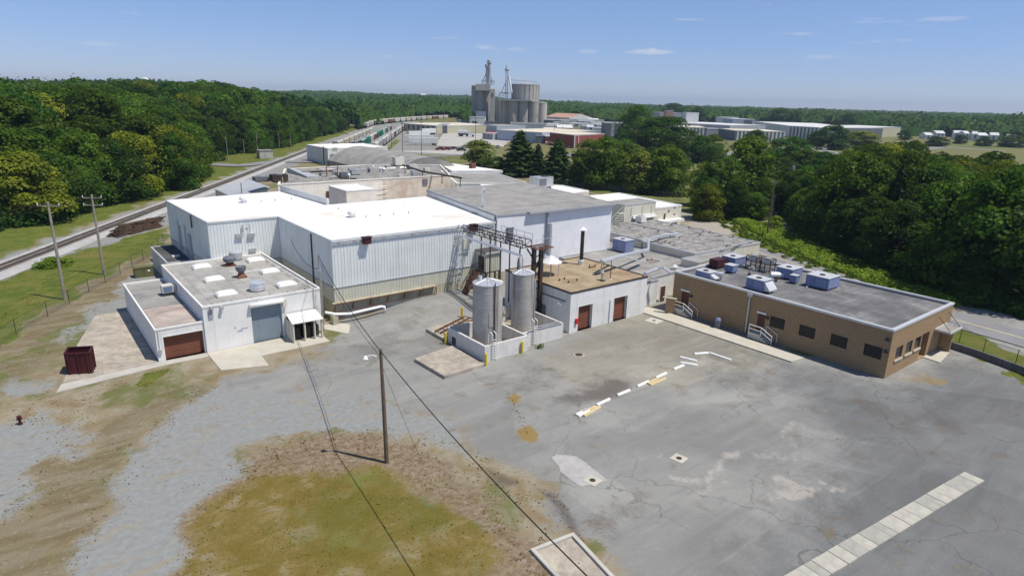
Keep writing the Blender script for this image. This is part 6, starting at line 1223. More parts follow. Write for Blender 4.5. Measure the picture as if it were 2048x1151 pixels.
sub(r3, m, 'leg', 'factory_grey'); m = MB(); a, b_, c, d = loc(70,4), loc(-5,4), loc(160,4), loc(190,3); m.tube([(*a,53),(*b_,41)], .35, 5).tube([(*loc(108,4),55),(*c,41)], .35, 5)
for dx in (-10,30,150,190): x, y = loc(dx,3); m.tube([(x,y,39),(x,y,44)], .3, 5)
m.tube([(*loc(-10,3),44),(*loc(190,3),43)], .3, 5); sub(r3, m, 'frame', 'factory_dark')
r, p = far_root('grain_silo', M6(750,1065), 'long low row of pale stained grain silos', 'silo')
for dx, dy, R_, hh, mt in ((245,4,32,24.5,'silo_light'),(300,2,34,24.5,'silo_light'),(365,2,36,24.5,'silo_light'),(420,3,34,24.5,'silo_light'),(520,0,92,25,'silo_concrete'),(690,0,84,25,'silo_concrete'),(860,2,88,24.5,'silo_concrete'),(1010,10,86,23.5,'silo_light')): x, y = loc(dx-0, dy+6); sub(r, MB().lathe((x,y,-1), [(R_*k,0),(R_*k,hh),(R_*k*1.03,hh),(R_*k*1.03,hh+.8),(.5,hh+1.4)], 28), 'silo', mt)
x, y = loc(560,3); sub(r, MB().obox((x,y,24.4),520*k,9,1.1,math.atan2(E1v[1],E1v[0])), 'catwalk', 'factory_grey')
r, p = far_root('grain_silo', M6(1020,1060), 'big round concrete silo rising behind the low silos', 'silo'); x, y = loc(720,26); sub(r, MB().lathe((x,y,-1), [(232*k,0),(232*k,41.5),(236*k,41.5),(236*k,42.4),(20*k,43.4)], 40), 'silo', 'silo_light'); m = MB()
for a in np.linspace(2.6,6.4,14): m.tube([(x+234*k*math.cos(a),y+234*k*math.sin(a),0),(x+234*k*math.cos(a),y+234*k*math.sin(a),41.4)], .5, 5)
sub(r, m, 'pilaster', 'silo_concrete'); m = MB()
for a in np.linspace(0,6.28,24): m.tube([(x+225*k*math.cos(a),y+225*k*math.sin(a),42.3),(x+225*k*math.cos(a),y+225*k*math.sin(a),44)], .12, 4)
sub(r, m, 'railing', 'galvanised')
r, _ = far_root('elevator_leg', M6(700,630), 'lattice conveyor tower with a white spout in front of the big round silo', 'conveyor'); m = MB(); 
for dx in (382,418):
    for dy in (6,9): x, y = loc(dx,dy); m.tube([(x,y,24),(x,y,54.5)], .3, 5)
for z in np.arange(26, 54, 2.6): a, b_ = loc(382,6), loc(418,6); m.tube([(*a,z),(*b_,z+2.6)], .2, 4).tube([(*a,z),(*b_,z)], .2, 4)
x, y = loc(400,7); m.lathe((x,y,53.5), [(2.0,0),(2.4,1.5),(1.4,3.5),(.3,6)], 10); a, b_, c = loc(275,7), loc(382,7), loc(500,7); m.tube([(*a,27),(*b_,42)], .35, 5).tube([(*a,32),(*c,32)], .5, 5).tube([(*a,26),(*a,32)], .4, 5).tube([(*b_,32),(*a,25.5)], .3, 5).tube([(*loc(440,7),45),(*loc(900,20),44.5)], .4, 5); sub(r, m, 'frame', 'factory_grey'); sub(r, MB().tube([(*loc(432,5),49),(*loc(485,5),33)], .9, 8), 'spout', 'white_plastic')
def block(name, qa, qb, depth, h, lab, cat, wall, roof, stripes=None, trim='metal_trim', ridge=0, extra=None, hpx=None, topz=None):
    if (qb[1]-qa[1])/(qb[0]-qa[0]) < .03: qb = (qb[0], qa[1]+.026*(qb[0]-qa[0]))
    a, b_ = at(qa, topz or 0)[:2], at(qb, topz or 0)[:2]; h = topz or h; d = (b_-a)/np.hypot(*(b_-a)); n = np.array([-d[1],d[0]])
    if hpx is not None: h = hgt(qa, hpx)
    P = [tuple(a),tuple(b_),tuple(b_+n*depth),tuple(a+n*depth)]; r = root(name, (a[0],a[1],0), lab, cat)
    m = MB()
    for i in range(4): m.wall(P[i], P[(i+1)%4], -.5, h)
    sub(r, m, 'wall', wall)
    if ridge:
        c0, c1 = (a+n*depth/2), (b_+n*depth/2); m = MB(); A0, A1, B0, B1 = a-n*.4, b_-n*.4, a+n*(depth+.4), b_+n*(depth+.4); m.face([(*A0,h),(*A1,h),(*c1,h+ridge),(*c0,h+ridge)]); m.face([(*B1,h),(*B0,h),(*c0,h+ridge),(*c1,h+ridge)]); sub(r, m, 'roof', roof); sub(r, MB().face([(*a,h),(*c0,h+ridge),(*B0,h)][::-1]).face([(*b_,h),(*B1,h),(*c1,h+ridge)][::-1]), 'gable', wall)
    else:
        sub(r, MB().prism(P, h-.05, h, True), 'roof', roof); ring(MB(), P, .1, .4, h-.4, h+.15).build('roof_trim', trim, r)
    if stripes:
        L = np.hypot(*(b_-a)); m = MB(); step, wd, mt = stripes; s = step/2
        while s < L-.5:
            c, e = a+d*s-n*.12, a+d*(s+wd)-n*.12; q_ = MB() if mt != 'factory_white' else m; q_.prism([tuple(c),tuple(e),tuple(e+n*.11),tuple(c+n*.11)], .4 if mt == 'factory_white' else h*.3, h-.6, True); s += step
            if mt != 'factory_white': sub(r, q_, 'window', mt)
        if m.v: sub(r, m, 'wall_rib', mt)
    return r, P, d, n, h
# red brick building (corner towards the camera)
r = root('brick_building', (252,264.6,0), 'dark red brick building with a flat pale roof and white corner downpipes', 'building'); BP2 = [(252,264.6),(283,271.5),(288,300),(257,291)]; flat_bld(r, BP2, -.5, 7.3, 'brick_red', 'roof_tan', 'metal_trim', .4, .2, .4); 
for f in (.0,.12): sub(r, MB().box(252+31*f-.3,264.2+6.9*f-.3,0,252+31*f,264.5+6.9*f,7), 'downpipe', 'white_plastic'); sub(r, MB().box(260,266.0,0,261.2,266.35,2.4), 'doorway', 'factory_dark'); sub(r, MB().box(270,268.2,0,271.2,268.6,2.4), 'doorway', 'factory_dark')
block('brick_annex', M1(1570,600), M1(1665,600), 16, 4.6, 'low red brick annex left of the dark red brick building', 'building', 'brick_red', 'roof_tan')
block('brick_annex', M1(1445,590), M1(1560,590), 14, 4.8, 'brown annex with a dark open front beside the grey blue warehouse', 'building', 'factory_dark', 'roof_red')
block('warehouse', M1(915,545), M1(1530,592), 62, 6.4, 'grey blue warehouse with a wide cream roof left of the red brick building', 'warehouse', 'warehouse_blue', 'roof_tan')
block('warehouse', M1(640,432), M1(910,455), 30, 5.6, 'long pale blue warehouse behind the truck yard', 'warehouse', 'warehouse_blue', 'roof_grey')
block('gatehouse', M1(715,530), M1(850,545), 9, 4.0, 'small grey gatehouse with two dark windows in the truck yard', 'gatehouse', 'factory_grey', 'metal_trim', (4,1.6,'factory_dark'))
r, P, d, n, h = block('truck_shed', M1(520,350), M1(750,350), 16, 8.2, 'white shed with tall openings at the foot of the dark silos', 'shed', 'white_paint', 'metal_trim'); a = np.array(P[0]); 
for s0, s1 in ((4,9),(16,30)): c, e = a+d*s0-n*.1, a+d*s1-n*.1; sub(r, MB().prism([tuple(c),tuple(e),tuple(e+n*.09),tuple(c+n*.09)], .1, 4.6, True), 'opening', 'factory_dark')
block('truck_shed', M1(385,345), M1(515,345), 14, 5.0, 'low grey shed left of the white shed by the silos', 'shed', 'factory_grey', 'roof_grey')
block('loading_dock', M5(1330,300), M5(1850,345), 60, 5.6, 'long tan roofed dock building with a dark open end by the trailers', 'building', 'factory_tan', 'roof_tan', (6,3,'factory_dark'))
block('dock_canopy', M1(100,455), M1(232,375), 30, 6.0, 'dark open loading canopy right of the tan roofed dock', 'canopy', 'factory_dark', 'roof_grey')
block('warehouse', M1(1100,400), M1(1790,405), 36, 5.0, 'low dark roofed sheds behind the cream roof', 'warehouse', 'factory_grey', 'roof_dark'); block('warehouse', M1(1490,345), M1(1800,360), 24, 6.0, 'dark block in front of the reddish roof', 'warehouse', 'factory_dark', 'roof_grey')
block('gabled_hall', M1(1565,300), M1(1900,320), 40, 6.5, 'reddish gabled roof hall right of the silos', 'hall', 'factory_white', 'roof_red', ridge=4.5); block('gabled_hall', M2(60,255), M2(345,262), 36, 8, 'white gabled hall right of the reddish roof', 'hall', 'factory_white', 'factory_white', ridge=5)
block('factory', M2(0,325), M2(415,332), 24, 3.6, 'pale industrial shed row behind the red brick building', 'factory', 'factory_white', 'metal_trim', (9,4,'factory_dark')); block('factory', M2(10,300), M2(410,300), 20, 6, 'pale low factory roofs in front of the white gabled hall', 'factory', 'factory_white', 'roof_grey')
block('factory', M2(420,500), M2(650,506), 22, 10, 'dark brick factory block left of the big trees', 'factory', 'factory_dark', 'roof_grey', (7,2.2,'factory_grey'), hpx=M2(0,275)[1]); block('factory', M2(440,262), M2(640,262), 30, 9, 'factory block with two white roof bands left of the big trees', 'factory', 'factory_grey', 'factory_white')
block('factory', M2(1320,325), M2(1650,335), 60, 7.4, 'low factory with white pillars and dark windows under the white box tower', 'factory', 'factory_dark', 'roof_tan', (2.8,1.4,'factory_white'), topz=7.6); block('factory', M2(1650,345), M2(1990,350), 40, 7.0, 'dark grey factory wing right of the white pillared factory', 'factory', 'factory_grey', 'roof_grey', topz=6.8)
block('factory', M2(1190,265), M2(1930,305), 50, 5, 'wide pale factory roofs below the white box tower', 'factory', 'factory_grey', 'factory_white', topz=9.5)
block('box_tower', M2(1405,152), M2(1555,154), 14, 20, 'white box-shaped tower standing above the factory roofs', 'tower', 'factory_white', 'factory_white', topz=18.); block('factory', M2(1080,150), M2(1350,152), 30, 12, 'grey far factory with a brown upper frame left of the white box tower', 'factory', 'factory_grey', 'roof_red', topz=15.5); block('frame_tower', M2(1165,128), M2(1245,130), 12, 14, 'brown steel frame tower on the far grey factory', 'tower', 'roof_red', 'roof_red', topz=18.); block('factory', M2(1760,205), M2(1960,212), 30, 8, 'pale far factory block right of the white box tower', 'factory', 'factory_white', 'metal_trim', topz=12.)
block('factory', M3(185,368), M3(790,380), 40, 7.4, 'long low factory front with white ribs below the grey factory house', 'factory', 'factory_dark', 'roof_tan', (2.9,1.4,'factory_white'), topz=7.4); block('factory', M3(155,228), M3(420,232), 30, 9, 'grey factory house with a dark window above the ribbed factory front', 'factory', 'warehouse_blue', 'metal_trim', (22,8,'factory_dark'), topz=13.)
block('factory', M3(420,258), M3(845,312), 60, 9.4, 'pale blank factory hall left of the striped warehouse', 'factory', 'factory_white', 'factory_white', topz=10.)
block('striped_warehouse', M3(848,312), M3(1200,332), 75, 9.6, 'tall warehouse striped with white ribs facing the far boulevard', 'warehouse', 'factory_dark', 'factory_white', (3.4,1.8,'factory_white'), topz=10.8); block('warehouse', M3(1300,305), M3(1830,330), 60, 9, 'tan warehouse with a thin white roof edge at the right of the striped one', 'warehouse', 'factory_tan', 'factory_white', topz=9.)
rngF = random.Random(21)
for k in range(46):
    px_ = rngF.uniform(1095,1260) if k < 30 else rngF.uniform(1395,1600); py_ = rngF.uniform(245,268) if k < 30 else rngF.uniform(252,266); wd_ = rngF.uniform(12,34)
    block('industrial_shed', (px_-wd_/2,py_+.01*wd_), (px_+wd_/2,py_+.03*wd_), rngF.uniform(10,22), rngF.uniform(2.8,5.5), 'small pale industrial shed in the crowded strip right of the silos', 'shed', rngF.choice(('factory_white','factory_grey','factory_tan','warehouse_blue','factory_dark')), rngF.choice(('factory_white','metal_trim','roof_tan','roof_grey','factory_white')), rngF.choice((None,(5,2,'factory_dark'),None)), ridge=rngF.choice((0,0,1.8)))[0]['group'] = 'industrial sheds right of the silos'
for q0, q1, h_, lab in ((M4(730,385),M4(830,385),3.6,'small pale house by the far field, leftmost'),(M4(870,370),M4(990,372),4.5,'pale shed with a flat roof at the far field'),(M4(1095,390),M4(1215,395),6,'white roofed house by the far field, left of the pole'),(M4(1240,400),M4(1310,402),6,'narrow white house by the far field, right of the pole'),(M4(1340,405),M4(1410,408),6,'white gabled house in the middle of the far field edge'),(M4(1430,410),M4(1560,412),5,'long pale shed right of the white gabled house'),(M4(1580,425),M4(1700,430),6,'white roofed house under the dark trees at the far right'),(M4(1810,440),M4(1930,445),5,'pale striped shed at the far right field edge')): block('house', q0, q1, 9, h_, lab, 'house', 'factory_white', 'metal_trim', (4,1.4,'factory_dark'), ridge=2.2)
# water towers on the skyline
for q, lab in (((290,157),'distant white water tower on the left hill'),((846,189),'distant white water tower over the middle hills')):
    D = 1500. if q[0] < 500 else 2900.; d = CM.T @ np.array([q[0]-1024, q[1]-575.5, F]); d = d/np.hypot(d[0],d[1]); x, y, z = d[0]*D, d[1]*D, CH+d[2]*D; r = root('water_tower', (x,y,z-32), lab, 'water tower'); R_ = D*.0052; sub(r, MB().lathe((x,y,z-R_*.9), [(R_*.2,0),(R_*.8,.25*R_),(R_,.6*R_),(R_*.85,R_*.95),(R_*.3,R_*1.1)], 20), 'tank', 'white_plastic'); sub(r, MB().tube([(x,y,z-34),(x,y,z-R_*.85)], R_*.16, 10), 'stem', 'white_plastic')
# ================================================================== FENCES
def chain_fence(pts, lab, h=1.9, step=3.0, mat='steel_dark'):
    P = [np.array(p[:2], float) for p in pts]; r = root('chain_fence', (P[0][0],P[0][1],0), lab, 'fence'); seg = []; mm = MB(); rr = MB()
    for a, b_ in zip(P, P[1:]):
        L = np.hypot(*(b_-a)); k = max(1, int(round(L/step)))
        for i in range(k):
            c, e = a+(b_-a)*i/k, a+(b_-a)*(i+1)/k; zc, ze = ground_z(*c), ground_z(*e); sub(r, MB().tube([(c[0],c[1],zc-.1),(c[0],c[1],zc+h+.1)], .035, 6), 'post', mat)
            mm.face([(*c,zc+.05),(*e,ze+.05),(*e,ze+h),(*c,zc+h)]); rr.tube([(*c,zc+h),(*e,ze+h)], .018, 5)
    sub(r, mm, 'wire_mesh', 'chain_link'); sub(r, rr, 'top_rail', mat)
chain_fence(PX([(-40,715),(0,693),K5(100,815),K5(290,705),K5(540,560),K5(730,450),K5(930,330),K5(1020,240)]), 'chain link fence running along the foot of the grassy bank at the left', 1.7, 4.2)
chain_fence(PX([L5(905,545),L5(1140,650),L5(1380,800),L5(1720,915),(2060,762),(2200,810)]), 'chain link fence on the grass strip beside the road at the right', 1.9, 3.0)
chain_fence(PX([M5(1640,740),M1(0,820),M1(150,815),M1(500,800)]), 'chain link fence along the lawn behind the barrel-vaulted hall', 1.8, 5)
chain_fence(PX([(1098,366),K3(970,975),K3(1200,1000),L2(1160,260),L2(1240,300)]), 'chain link fence below the row of mid distance trees', 1.6, 5)
P = PX([L5(880,640),L5(1080,720),L5(1350,810),L5(1820,985),(2120,790)]); r = root('kerb_wall', (P[0][0],P[0][1],0), 'low dark retaining kerb wall below the grass strip at the right', 'wall'); m = MB()
for a, b_ in zip(P, P[1:]): wbar(m, a, b_, .25, .75)
sub(r, m, 'wall', 'roof_dark')  # dark colour stands for the shadow on this wall
# ================================================================== VEGETATION
def leaf_mesh(name, C, N, size, mat, elong=1.5, rng=RNG):
    """many small leaf-sized rhombs, centres C, facing N"""
    n = len(C); N = N/np.maximum(np.linalg.norm(N, axis=1), 1e-6)[:,None]; u = rng.normal(size=(n,3)); u -= (u*N).sum(1)[:,None]*N; u /= np.linalg.norm(u, axis=1)[:,None]; v = np.cross(N, u)
    s = (size if np.ndim(size) else np.full(n, size))[:,None]*rng.uniform(.45, 1.6, (n,1))
    V = np.stack([C-u*s*elong*.5, C-v*s*.5, C+u*s*elong*.5, C+v*s*.5], 1).reshape(-1,3).astype(np.float32)
    me = bpy.data.meshes.new(name); me.vertices.add(4*n); me.vertices.foreach_set('co', V.ravel()); me.loops.add(4*n); me.loops.foreach_set('vertex_index', np.arange(4*n, dtype=np.int32)); me.polygons.add(n); me.polygons.foreach_set('loop_start', np.arange(0, 4*n, 4, dtype=np.int32)); me.update(calc_edges=True); me.materials.append(MATS[mat]); return me
def blob_points(rng, c, R, n, squash=.85, up=.3):
    d = rng.normal(size=(n,3)); d /= np.linalg.norm(d, axis=1)[:,None]; d[:,2] = np.where(d[:,2] < -.35, -d[:,2], d[:,2]); r = R*rng.uniform(.72, 1.08, (n,1))
    return c+d*r*np.array([1,1,squash]), d*1.+np.array([0,0,up])+rng.normal(size=(n,3))*.34
def crown_broad(seed, n=5200, h=10., wd=8., low=.22, blobs=20):
    rng = np.random.default_rng(seed); C, N = [], []; cs = []; ph, ph2, am = rng.uniform(0,6.28), rng.uniform(0,6.28), rng.uniform(.15,.4)
    for k in range(blobs):
        f = (k+.5)/blobs; z = h*(low+(.93-low)*f**.9); prof = math.sin(math.pi*min(1, .12+.88*((z/h-low)/(1-low))**.85))**.6; a = k*2.4+rng.uniform(-.5,.5); rr = wd*.5*prof*rng.uniform(.35,.82)*(1+am*math.sin(a+ph)); z += h*rng.uniform(-.06,.06); R = wd*rng.uniform(.15,.29)*(1.05-.3*f)
        cs.append((np.array([rr*math.cos(a), rr*math.sin(a), z-R*.4]), R))
    cs.append((np.array([rng.uniform(-.5,.5), rng.uniform(-.5,.5), h*.86]), wd*.17)); tot = sum(R*R for _, R in cs)
    for c, R in cs: p, q = blob_points(rng, c, R, int(n*R*R/tot)); C.append(p); N.append(q)
    # loose twigs round the outline
    k = n//14; a = rng.uniform(0, 6.28, k); z = rng.uniform(low*h, h, k); prof = np.sin(np.pi*np.clip(.15+.85*(z/h-low)/(1-low), 0, 1))**.6; rr = wd*.5*prof*rng.uniform(.85, 1.12, k); C.append(np.column_stack([rr*np.cos(a), rr*np.sin(a), z])); N.append(rng.normal(size=(k,3)))
    return np.concatenate(C), np.concatenate(N)
def crown_pine(seed, n=4200, h=10., wd=4.6, low=.12):
    rng = np.random.default_rng(seed); C, N = [], []; z = low*h; k = 0
    while z < h*.98:
        f = (z/h-low)/(1-low); R = wd*.5*(1-f)**.75*rng.uniform(.8,1.15)+.12; nb = max(4, int(9*(1-f)+3))
        for b in range(nb):
            a = 6.28*b/nb+k*.7+rng.uniform(-.25,.25); L = R*rng.uniform(.7,1.1); m = max(6, int(n*L/(wd*30)))
            t = rng.uniform(.15,1,m); x = L*t*math.cos(a)+rng.normal(0,.13,m)*(1+L*.2); y = L*t*math.sin(a)+rng.normal(0,.13,m)*(1+L*.2); zz = z+.14*L*t-.28*L*t*t+rng.normal(0,.12,m); C.append(np.column_stack([x,y,zz])); N.append(np.column_stack([np.cos(a)*np.ones(m)*.5,np.sin(a)*np.ones(m)*.5,np.ones(m)*.9])+rng.normal(size=(m,3))*.5)
        z += h*.035*rng.uniform(.8,1.25); k += 1
    return np.concatenate(C), np.concatenate(N)
def trunk_mb(seed, h=10., wd=8., pine=False):
    rng = random.Random(seed); m = MB(); m.tube([(0,0,-.6),(.05,0,h*.2),(.1,.06,h*.5),(.02,.1,h*(.92 if pine else .8))], [.24,.19,.13,.04], 8)
    if not pine:
        for k in range(7): a = k*2.4; z = h*(.22+.06*k); L = wd*.34; m.tube([(.05,.03,z),(L*.5*math.cos(a),L*.5*math.sin(a),z+h*.08),(L*math.cos(a),L*math.sin(a),z+h*.17)], [.09,.06,.025], 6)
    return m
PROTO = {}
def proto(kind, seed, mat, fn, leaf, name, trunk=True, **kw):
    C, N = fn(seed, **kw); me = leaf_mesh(name+'_crown', C, N, leaf, mat); tm = trunk_mb(seed, kw.get('h',10.), kw.get('wd',8.), 'pine' in kind); i = bpy.data.meshes.new(name+'_trunk'); i.from_pydata(tm.v, [], tm.f); i.materials.append(MATS['bark']); PROTO.setdefault(kind, []).append((me, i))
for s in range(4): proto('broad', 100+s, 'leaf_green', crown_broad, .20, 'broadleaf_tree', n=13500, low=.1)
for s in range(2): proto('yellow', 140+s, 'leaf_yellow', crown_broad, .20, 'broadleaf_tree', n=13500, blobs=18, low=.1)
for s in range(2): proto('dark', 160+s, 'leaf_dark', crown_broad, .20, 'broadleaf_tree', n=13500, blobs=22, low=.05)
for s in range(2): proto('light', 180+s, 'leaf_light', crown_broad, .27, 'broadleaf_tree', n=6500, blobs=24, low=.14, wd=7.)
for s in range(3): proto('pine', 200+s, 'leaf_pine', crown_pine, .30, 'pine_tree', n=5200, wd=5.)
for s in range(2): proto('shrub', 240+s, 'weed', crown_broad, .5, 'shrub', n=1800, blobs=14, low=.02, wd=11.)
def tree(kind, x, y, h, wd, label, group=None, cat='tree', name=None, z=None, v=None):
    me, tr = random.choice(PROTO[kind]) if v is None else PROTO[kind][v]
    nm = name or ('pine_tree' if kind == 'pine' else ('shrub' if kind == 'shrub' else 'broadleaf_tree')); o = root(nm, (x,y,ground_z(x,y)-.15 if z is None else z), label, cat, group); base_w = {'pine':5.,'light':7.,'shrub':11.}.get(kind, 8.)
    o.scale = (wd/base_w, wd/base_w, h/10.); o.rotation_euler = (0,0,random.uniform(0,6.28))
    for n_, me_ in (('crown', me), ('trunk', tr)): c = bpy.data.objects.new(n_, me_); COL.objects.link(c); c.parent = o
    return o
def tree_px(kind, xc, ytop, ybase, wpx, label, v=None, wk=1.22):
    p = at((xc,ybase)); h = hgt((xc,ybase), ytop); d = np.linalg.norm(p-np.array([0,0,CH])); return tree(kind, p[0], p[1], h, wpx/F*d*wk, label, v=v)
# ---- trees of the middle distance, one by one
c3 = lambda x, y: K3(x, y); c4 = lambda x, y: K4(x, y)
MID = [('light',232,608,815,200,'round yellow green tree at the left end of the row behind the white canopy'),
 ('pine',535,535,890,250,'tall dark conifer, left one of the pair behind the grey hall'),('pine',822,598,935,225,'tall dark conifer, right one of the pair behind the grey hall'),('pine',668,640,900,130,'slimmer conifer squeezed between the two tall conifers'),('dark',360,735,880,170,'dark bushy tree at the foot of the yellow green round tree'),
 ('broad',1180,575,985,270,'tall green tree right of the conifer pair'),('light',1010,680,965,170,'pale green tree just right of the right conifer'),('dark',1000,800,965,180,'low dark bush in front of the pale green tree beside the right conifer'),
 ('light',1435,690,1010,235,'round pale yellowish tree in the middle of the row'),('broad',1650,640,1025,280,'broad dark green tree at the right end of the row'),('dark',1520,880,1030,170,'low dark bush below the pale yellowish round tree'),
 ('broad',1405,345,660,250,'big dark rounded tree rising highest in front of the factories'),('broad',1600,432,720,460,'very wide bright green tree in front of the factories'),('light',1395,640,780,190,'low rounded light tree under the big dark rounded tree'),('dark',1545,660,790,130,'dark low tree left of the wide dark green tree'),('dark',1730,690,850,160,'dark shrub-like tree right of the broad dark green tree'),
 ('dark',1915,575,790,170,'dark tree with visible trunk on the lawn, left one'),('dark',1100,740,975,190,'dark bushy undertree between the right conifer and the tall green tree'),('broad',1290,700,985,190,'leafy undertree right of the tall green tree'),('light',1060,600,830,210,'light green tree behind the pale tree beside the right conifer'),('broad',1330,600,800,200,'green tree standing behind the round pale yellowish tree'),('dark',1700,560,770,230,'dark tree under the wide bright green tree'),('light',1930,775,1120,190,'feathery pale tree by the sandy drive at the right of the white wing')]
for k, xc, yt, yb_, wz, lab in MID:
    a, b_ = K3(xc, yt), K3(xc, yb_); tree_px(k, a[0], a[1], b_[1], wz/3.8365, lab)
MID4 = [('broad',70,465,640,150,'rounded green tree on the lawn beside the feathery pale tree'),('broad',280,470,900,290,'tall full green tree at the left of the grassy gap'),('dark',350,438,560,130,'small dark tree in front of the white ribbed factory'),('dark',545,478,735,270,'big dark domed tree behind the grassy gap'),('dark',830,405,565,160,'dark tree in front of the striped warehouse'),('broad',715,450,545,90,'smaller tree touching the striped warehouse'),('light',1000,445,555,165,'grey green spreading tree in front of the tan warehouse'),
 ('dark',765,575,800,230,'dark rounded tree behind the transformer pole'),('yellow',770,690,985,300,'bright yellow green tree at the left front of the right hand woods'),('broad',930,800,1010,220,'fresh green tree in front of the right hand woods'),('dark',30,640,960,140,'dark leafy tree under the rounded green tree'),('broad',380,740,975,120,'narrow leafy tree beside the tall full tree at the gap'),('dark',560,640,800,150,'vine covered dark tree around the transformer pole'),('dark',1490,480,545,95,'small grey tree on the far field'),('dark',1290,440,505,60,'dark round tree at the left end of the far houses'),('dark',1640,470,530,50,'small dark tree between the far houses'),('dark',1790,480,545,70,'dark tree in front of the long pale shed on the far field'),('dark',1960,470,550,110,'dark tree at the right end of the far houses'),
 ('broad',150,600,960,190,'leafy tree filling the gap beside the feathery pale tree'),('yellow',30,770,1010,170,'low yellowish tree at the end of the sandy drive'),('broad',330,830,1005,160,'low leafy bush at the foot of the tall full tree'),('dark',210,760,1000,190,'dark leafy bush between the sandy drive and the tall full tree'),('broad',640,560,760,190,'green tree between the domed dark tree and the transformer pole')]
for k, xc, yt, yb_, wz, lab in MID4:
    a, b_ = K4(xc, yt), K4(xc, yb_); tree_px(k, a[0], a[1], b_[1], wz/3.1605, lab)
for k, q0, q1, wz, lab in (('broad',(255,210),(255,250),22,'dark tree of the far skyline behind the white box tower, left'),):
    pass
for kind, xc, yt, D, wm, lab in (('dark',1350,207,960,44,'wide dark tree on the skyline left of the white box tower'),('dark',1397,214,960,26,'spiky tree on the skyline above the white box tower'),('dark',1563,217,900,42,'big domed tree on the skyline above the striped warehouse'),('dark',1592,222,900,18,'small tree beside the big domed skyline tree'),('dark',1700,227,840,22,'lone rounded tree on the skyline right of the striped warehouse')):
    d = CM.T @ np.array([xc-1024, yt-575.5, F]); d = d/np.hypot(d[0],d[1]); tree(kind, d[0]*D, d[1]*D, CH+d[2]*D+1, wm, lab, z=0)
# ---- the woods left of the railway
count = 0; pts = []
def far_ok(x, y, dmin): return all((x-a)**2+(y-b)**2 > dmin*dmin for a, b in pts[-120:])
rngL = random.Random(5); FRONT = [(-6,141),(0,147),(6,150),(12,160),(18,169),(25,177),(32,186),(40,196),(46,205),(50,216),(52,236),(62,266),(70,280),(80,290),(92,300),(102,312),(116,330),(130,352),(146,378),(160,398),(178,424),(200,455),(220,485)]
FR = np.array(FRONT, float)
def front_off(y): return np.interp(y, FR[:,1], left_of_rail(FR[:,0], FR[:,1]))
cands = []
for _ in range(9000):
    s = rngL.uniform(-60, 420); l = rngL.uniform(9, 230); q = RP+RD*s+np.array([-RD[1],RD[0]])*l; x, y = q
    if x < -70 or y < 120: continue
    f = front_off(y); 
    if l < f+2.5: continue
    px = float(azpx(np.array([x]), np.array([y]))[0]); 
    if px < -70 or px > 960: continue
    cands.append((l-f, x, y, s, l))
cands.sort(key=lambda c: c[0]+rngL.uniform(0, 4)+.02*c[3])
chosen = []; gridc = {}
for dl, x, y, s, l in cands:
    dm = 7.0 if dl < 14 else 10.5; key = (int(x//11), int(y//11)); near = [p for i in (-1,0,1) for j in (-1,0,1) for p in gridc.get((key[0]+i,key[1]+j), [])]
    if any((x-a)**2+(y-b)**2 < dm*dm for a, b in near): continue
    gridc.setdefault(key, []).append((x,y)); chosen.append((dl, x, y, math.hypot(x,y)))
near_sorted = sorted(chosen, key=lambda c: c[3]+c[0]*.6)
GL = 'trees of the woods left of the railway'
for k, (dl, x, y, r_) in enumerate(near_sorted[:205]):
    kind = rngL.choices(('broad','yellow','dark','pine'), (5, (7. if dl < 9 else 3.) if (dl < 20 and r_ < 215) else .5, 2.6, 1.2))[0]
    edge = sstep(0, 28, dl); h = rngL.uniform(10, 15)*(1-edge)+rngL.uniform(17, 25)*edge
    if r_ > 260: h *= 1.0
    lab = {'broad':'green leafy tree in the dense woods left of the railway','yellow':'yellowish green tree at the sunny edge of the woods left of the railway','dark':'dark green leafy tree in the dense woods left of the railway','pine':'dark pine in the dense woods left of the railway'}[kind]
    pxl = float(azpx(np.array([x]), np.array([y]))[0]); yt = np.interp(pxl, [-70,100,200,300,390,470,560,640,760,960], [168,168,164,160,153,160,181,186,196,214])+rngL.uniform(-1,16); dv = CM.T @ np.array([pxl-1024, yt-575.5, F]); h = max(6., min(h*1.15, CH+dv[2]/np.hypot(dv[0],dv[1])*r_-ground_z(x,y)))
    tree(kind, x, y, h, h*rngL.uniform(.78,1.1)*(1.0 if kind != 'pine' else .5), lab, GL+' '+kind)
REST = near_sorted[205:]
p = at(K1(960,860)); tree('yellow', p[0]-2, p[1]+7, 12.5, 12, 'brightest yellow tree at the front edge of the left woods, beside the track')
p = at(K1(1500,1000)); tree('broad', p[0]-3, p[1]+5, 15, 11, 'bright green tree at the corner of the left woods where the crossing road begins')
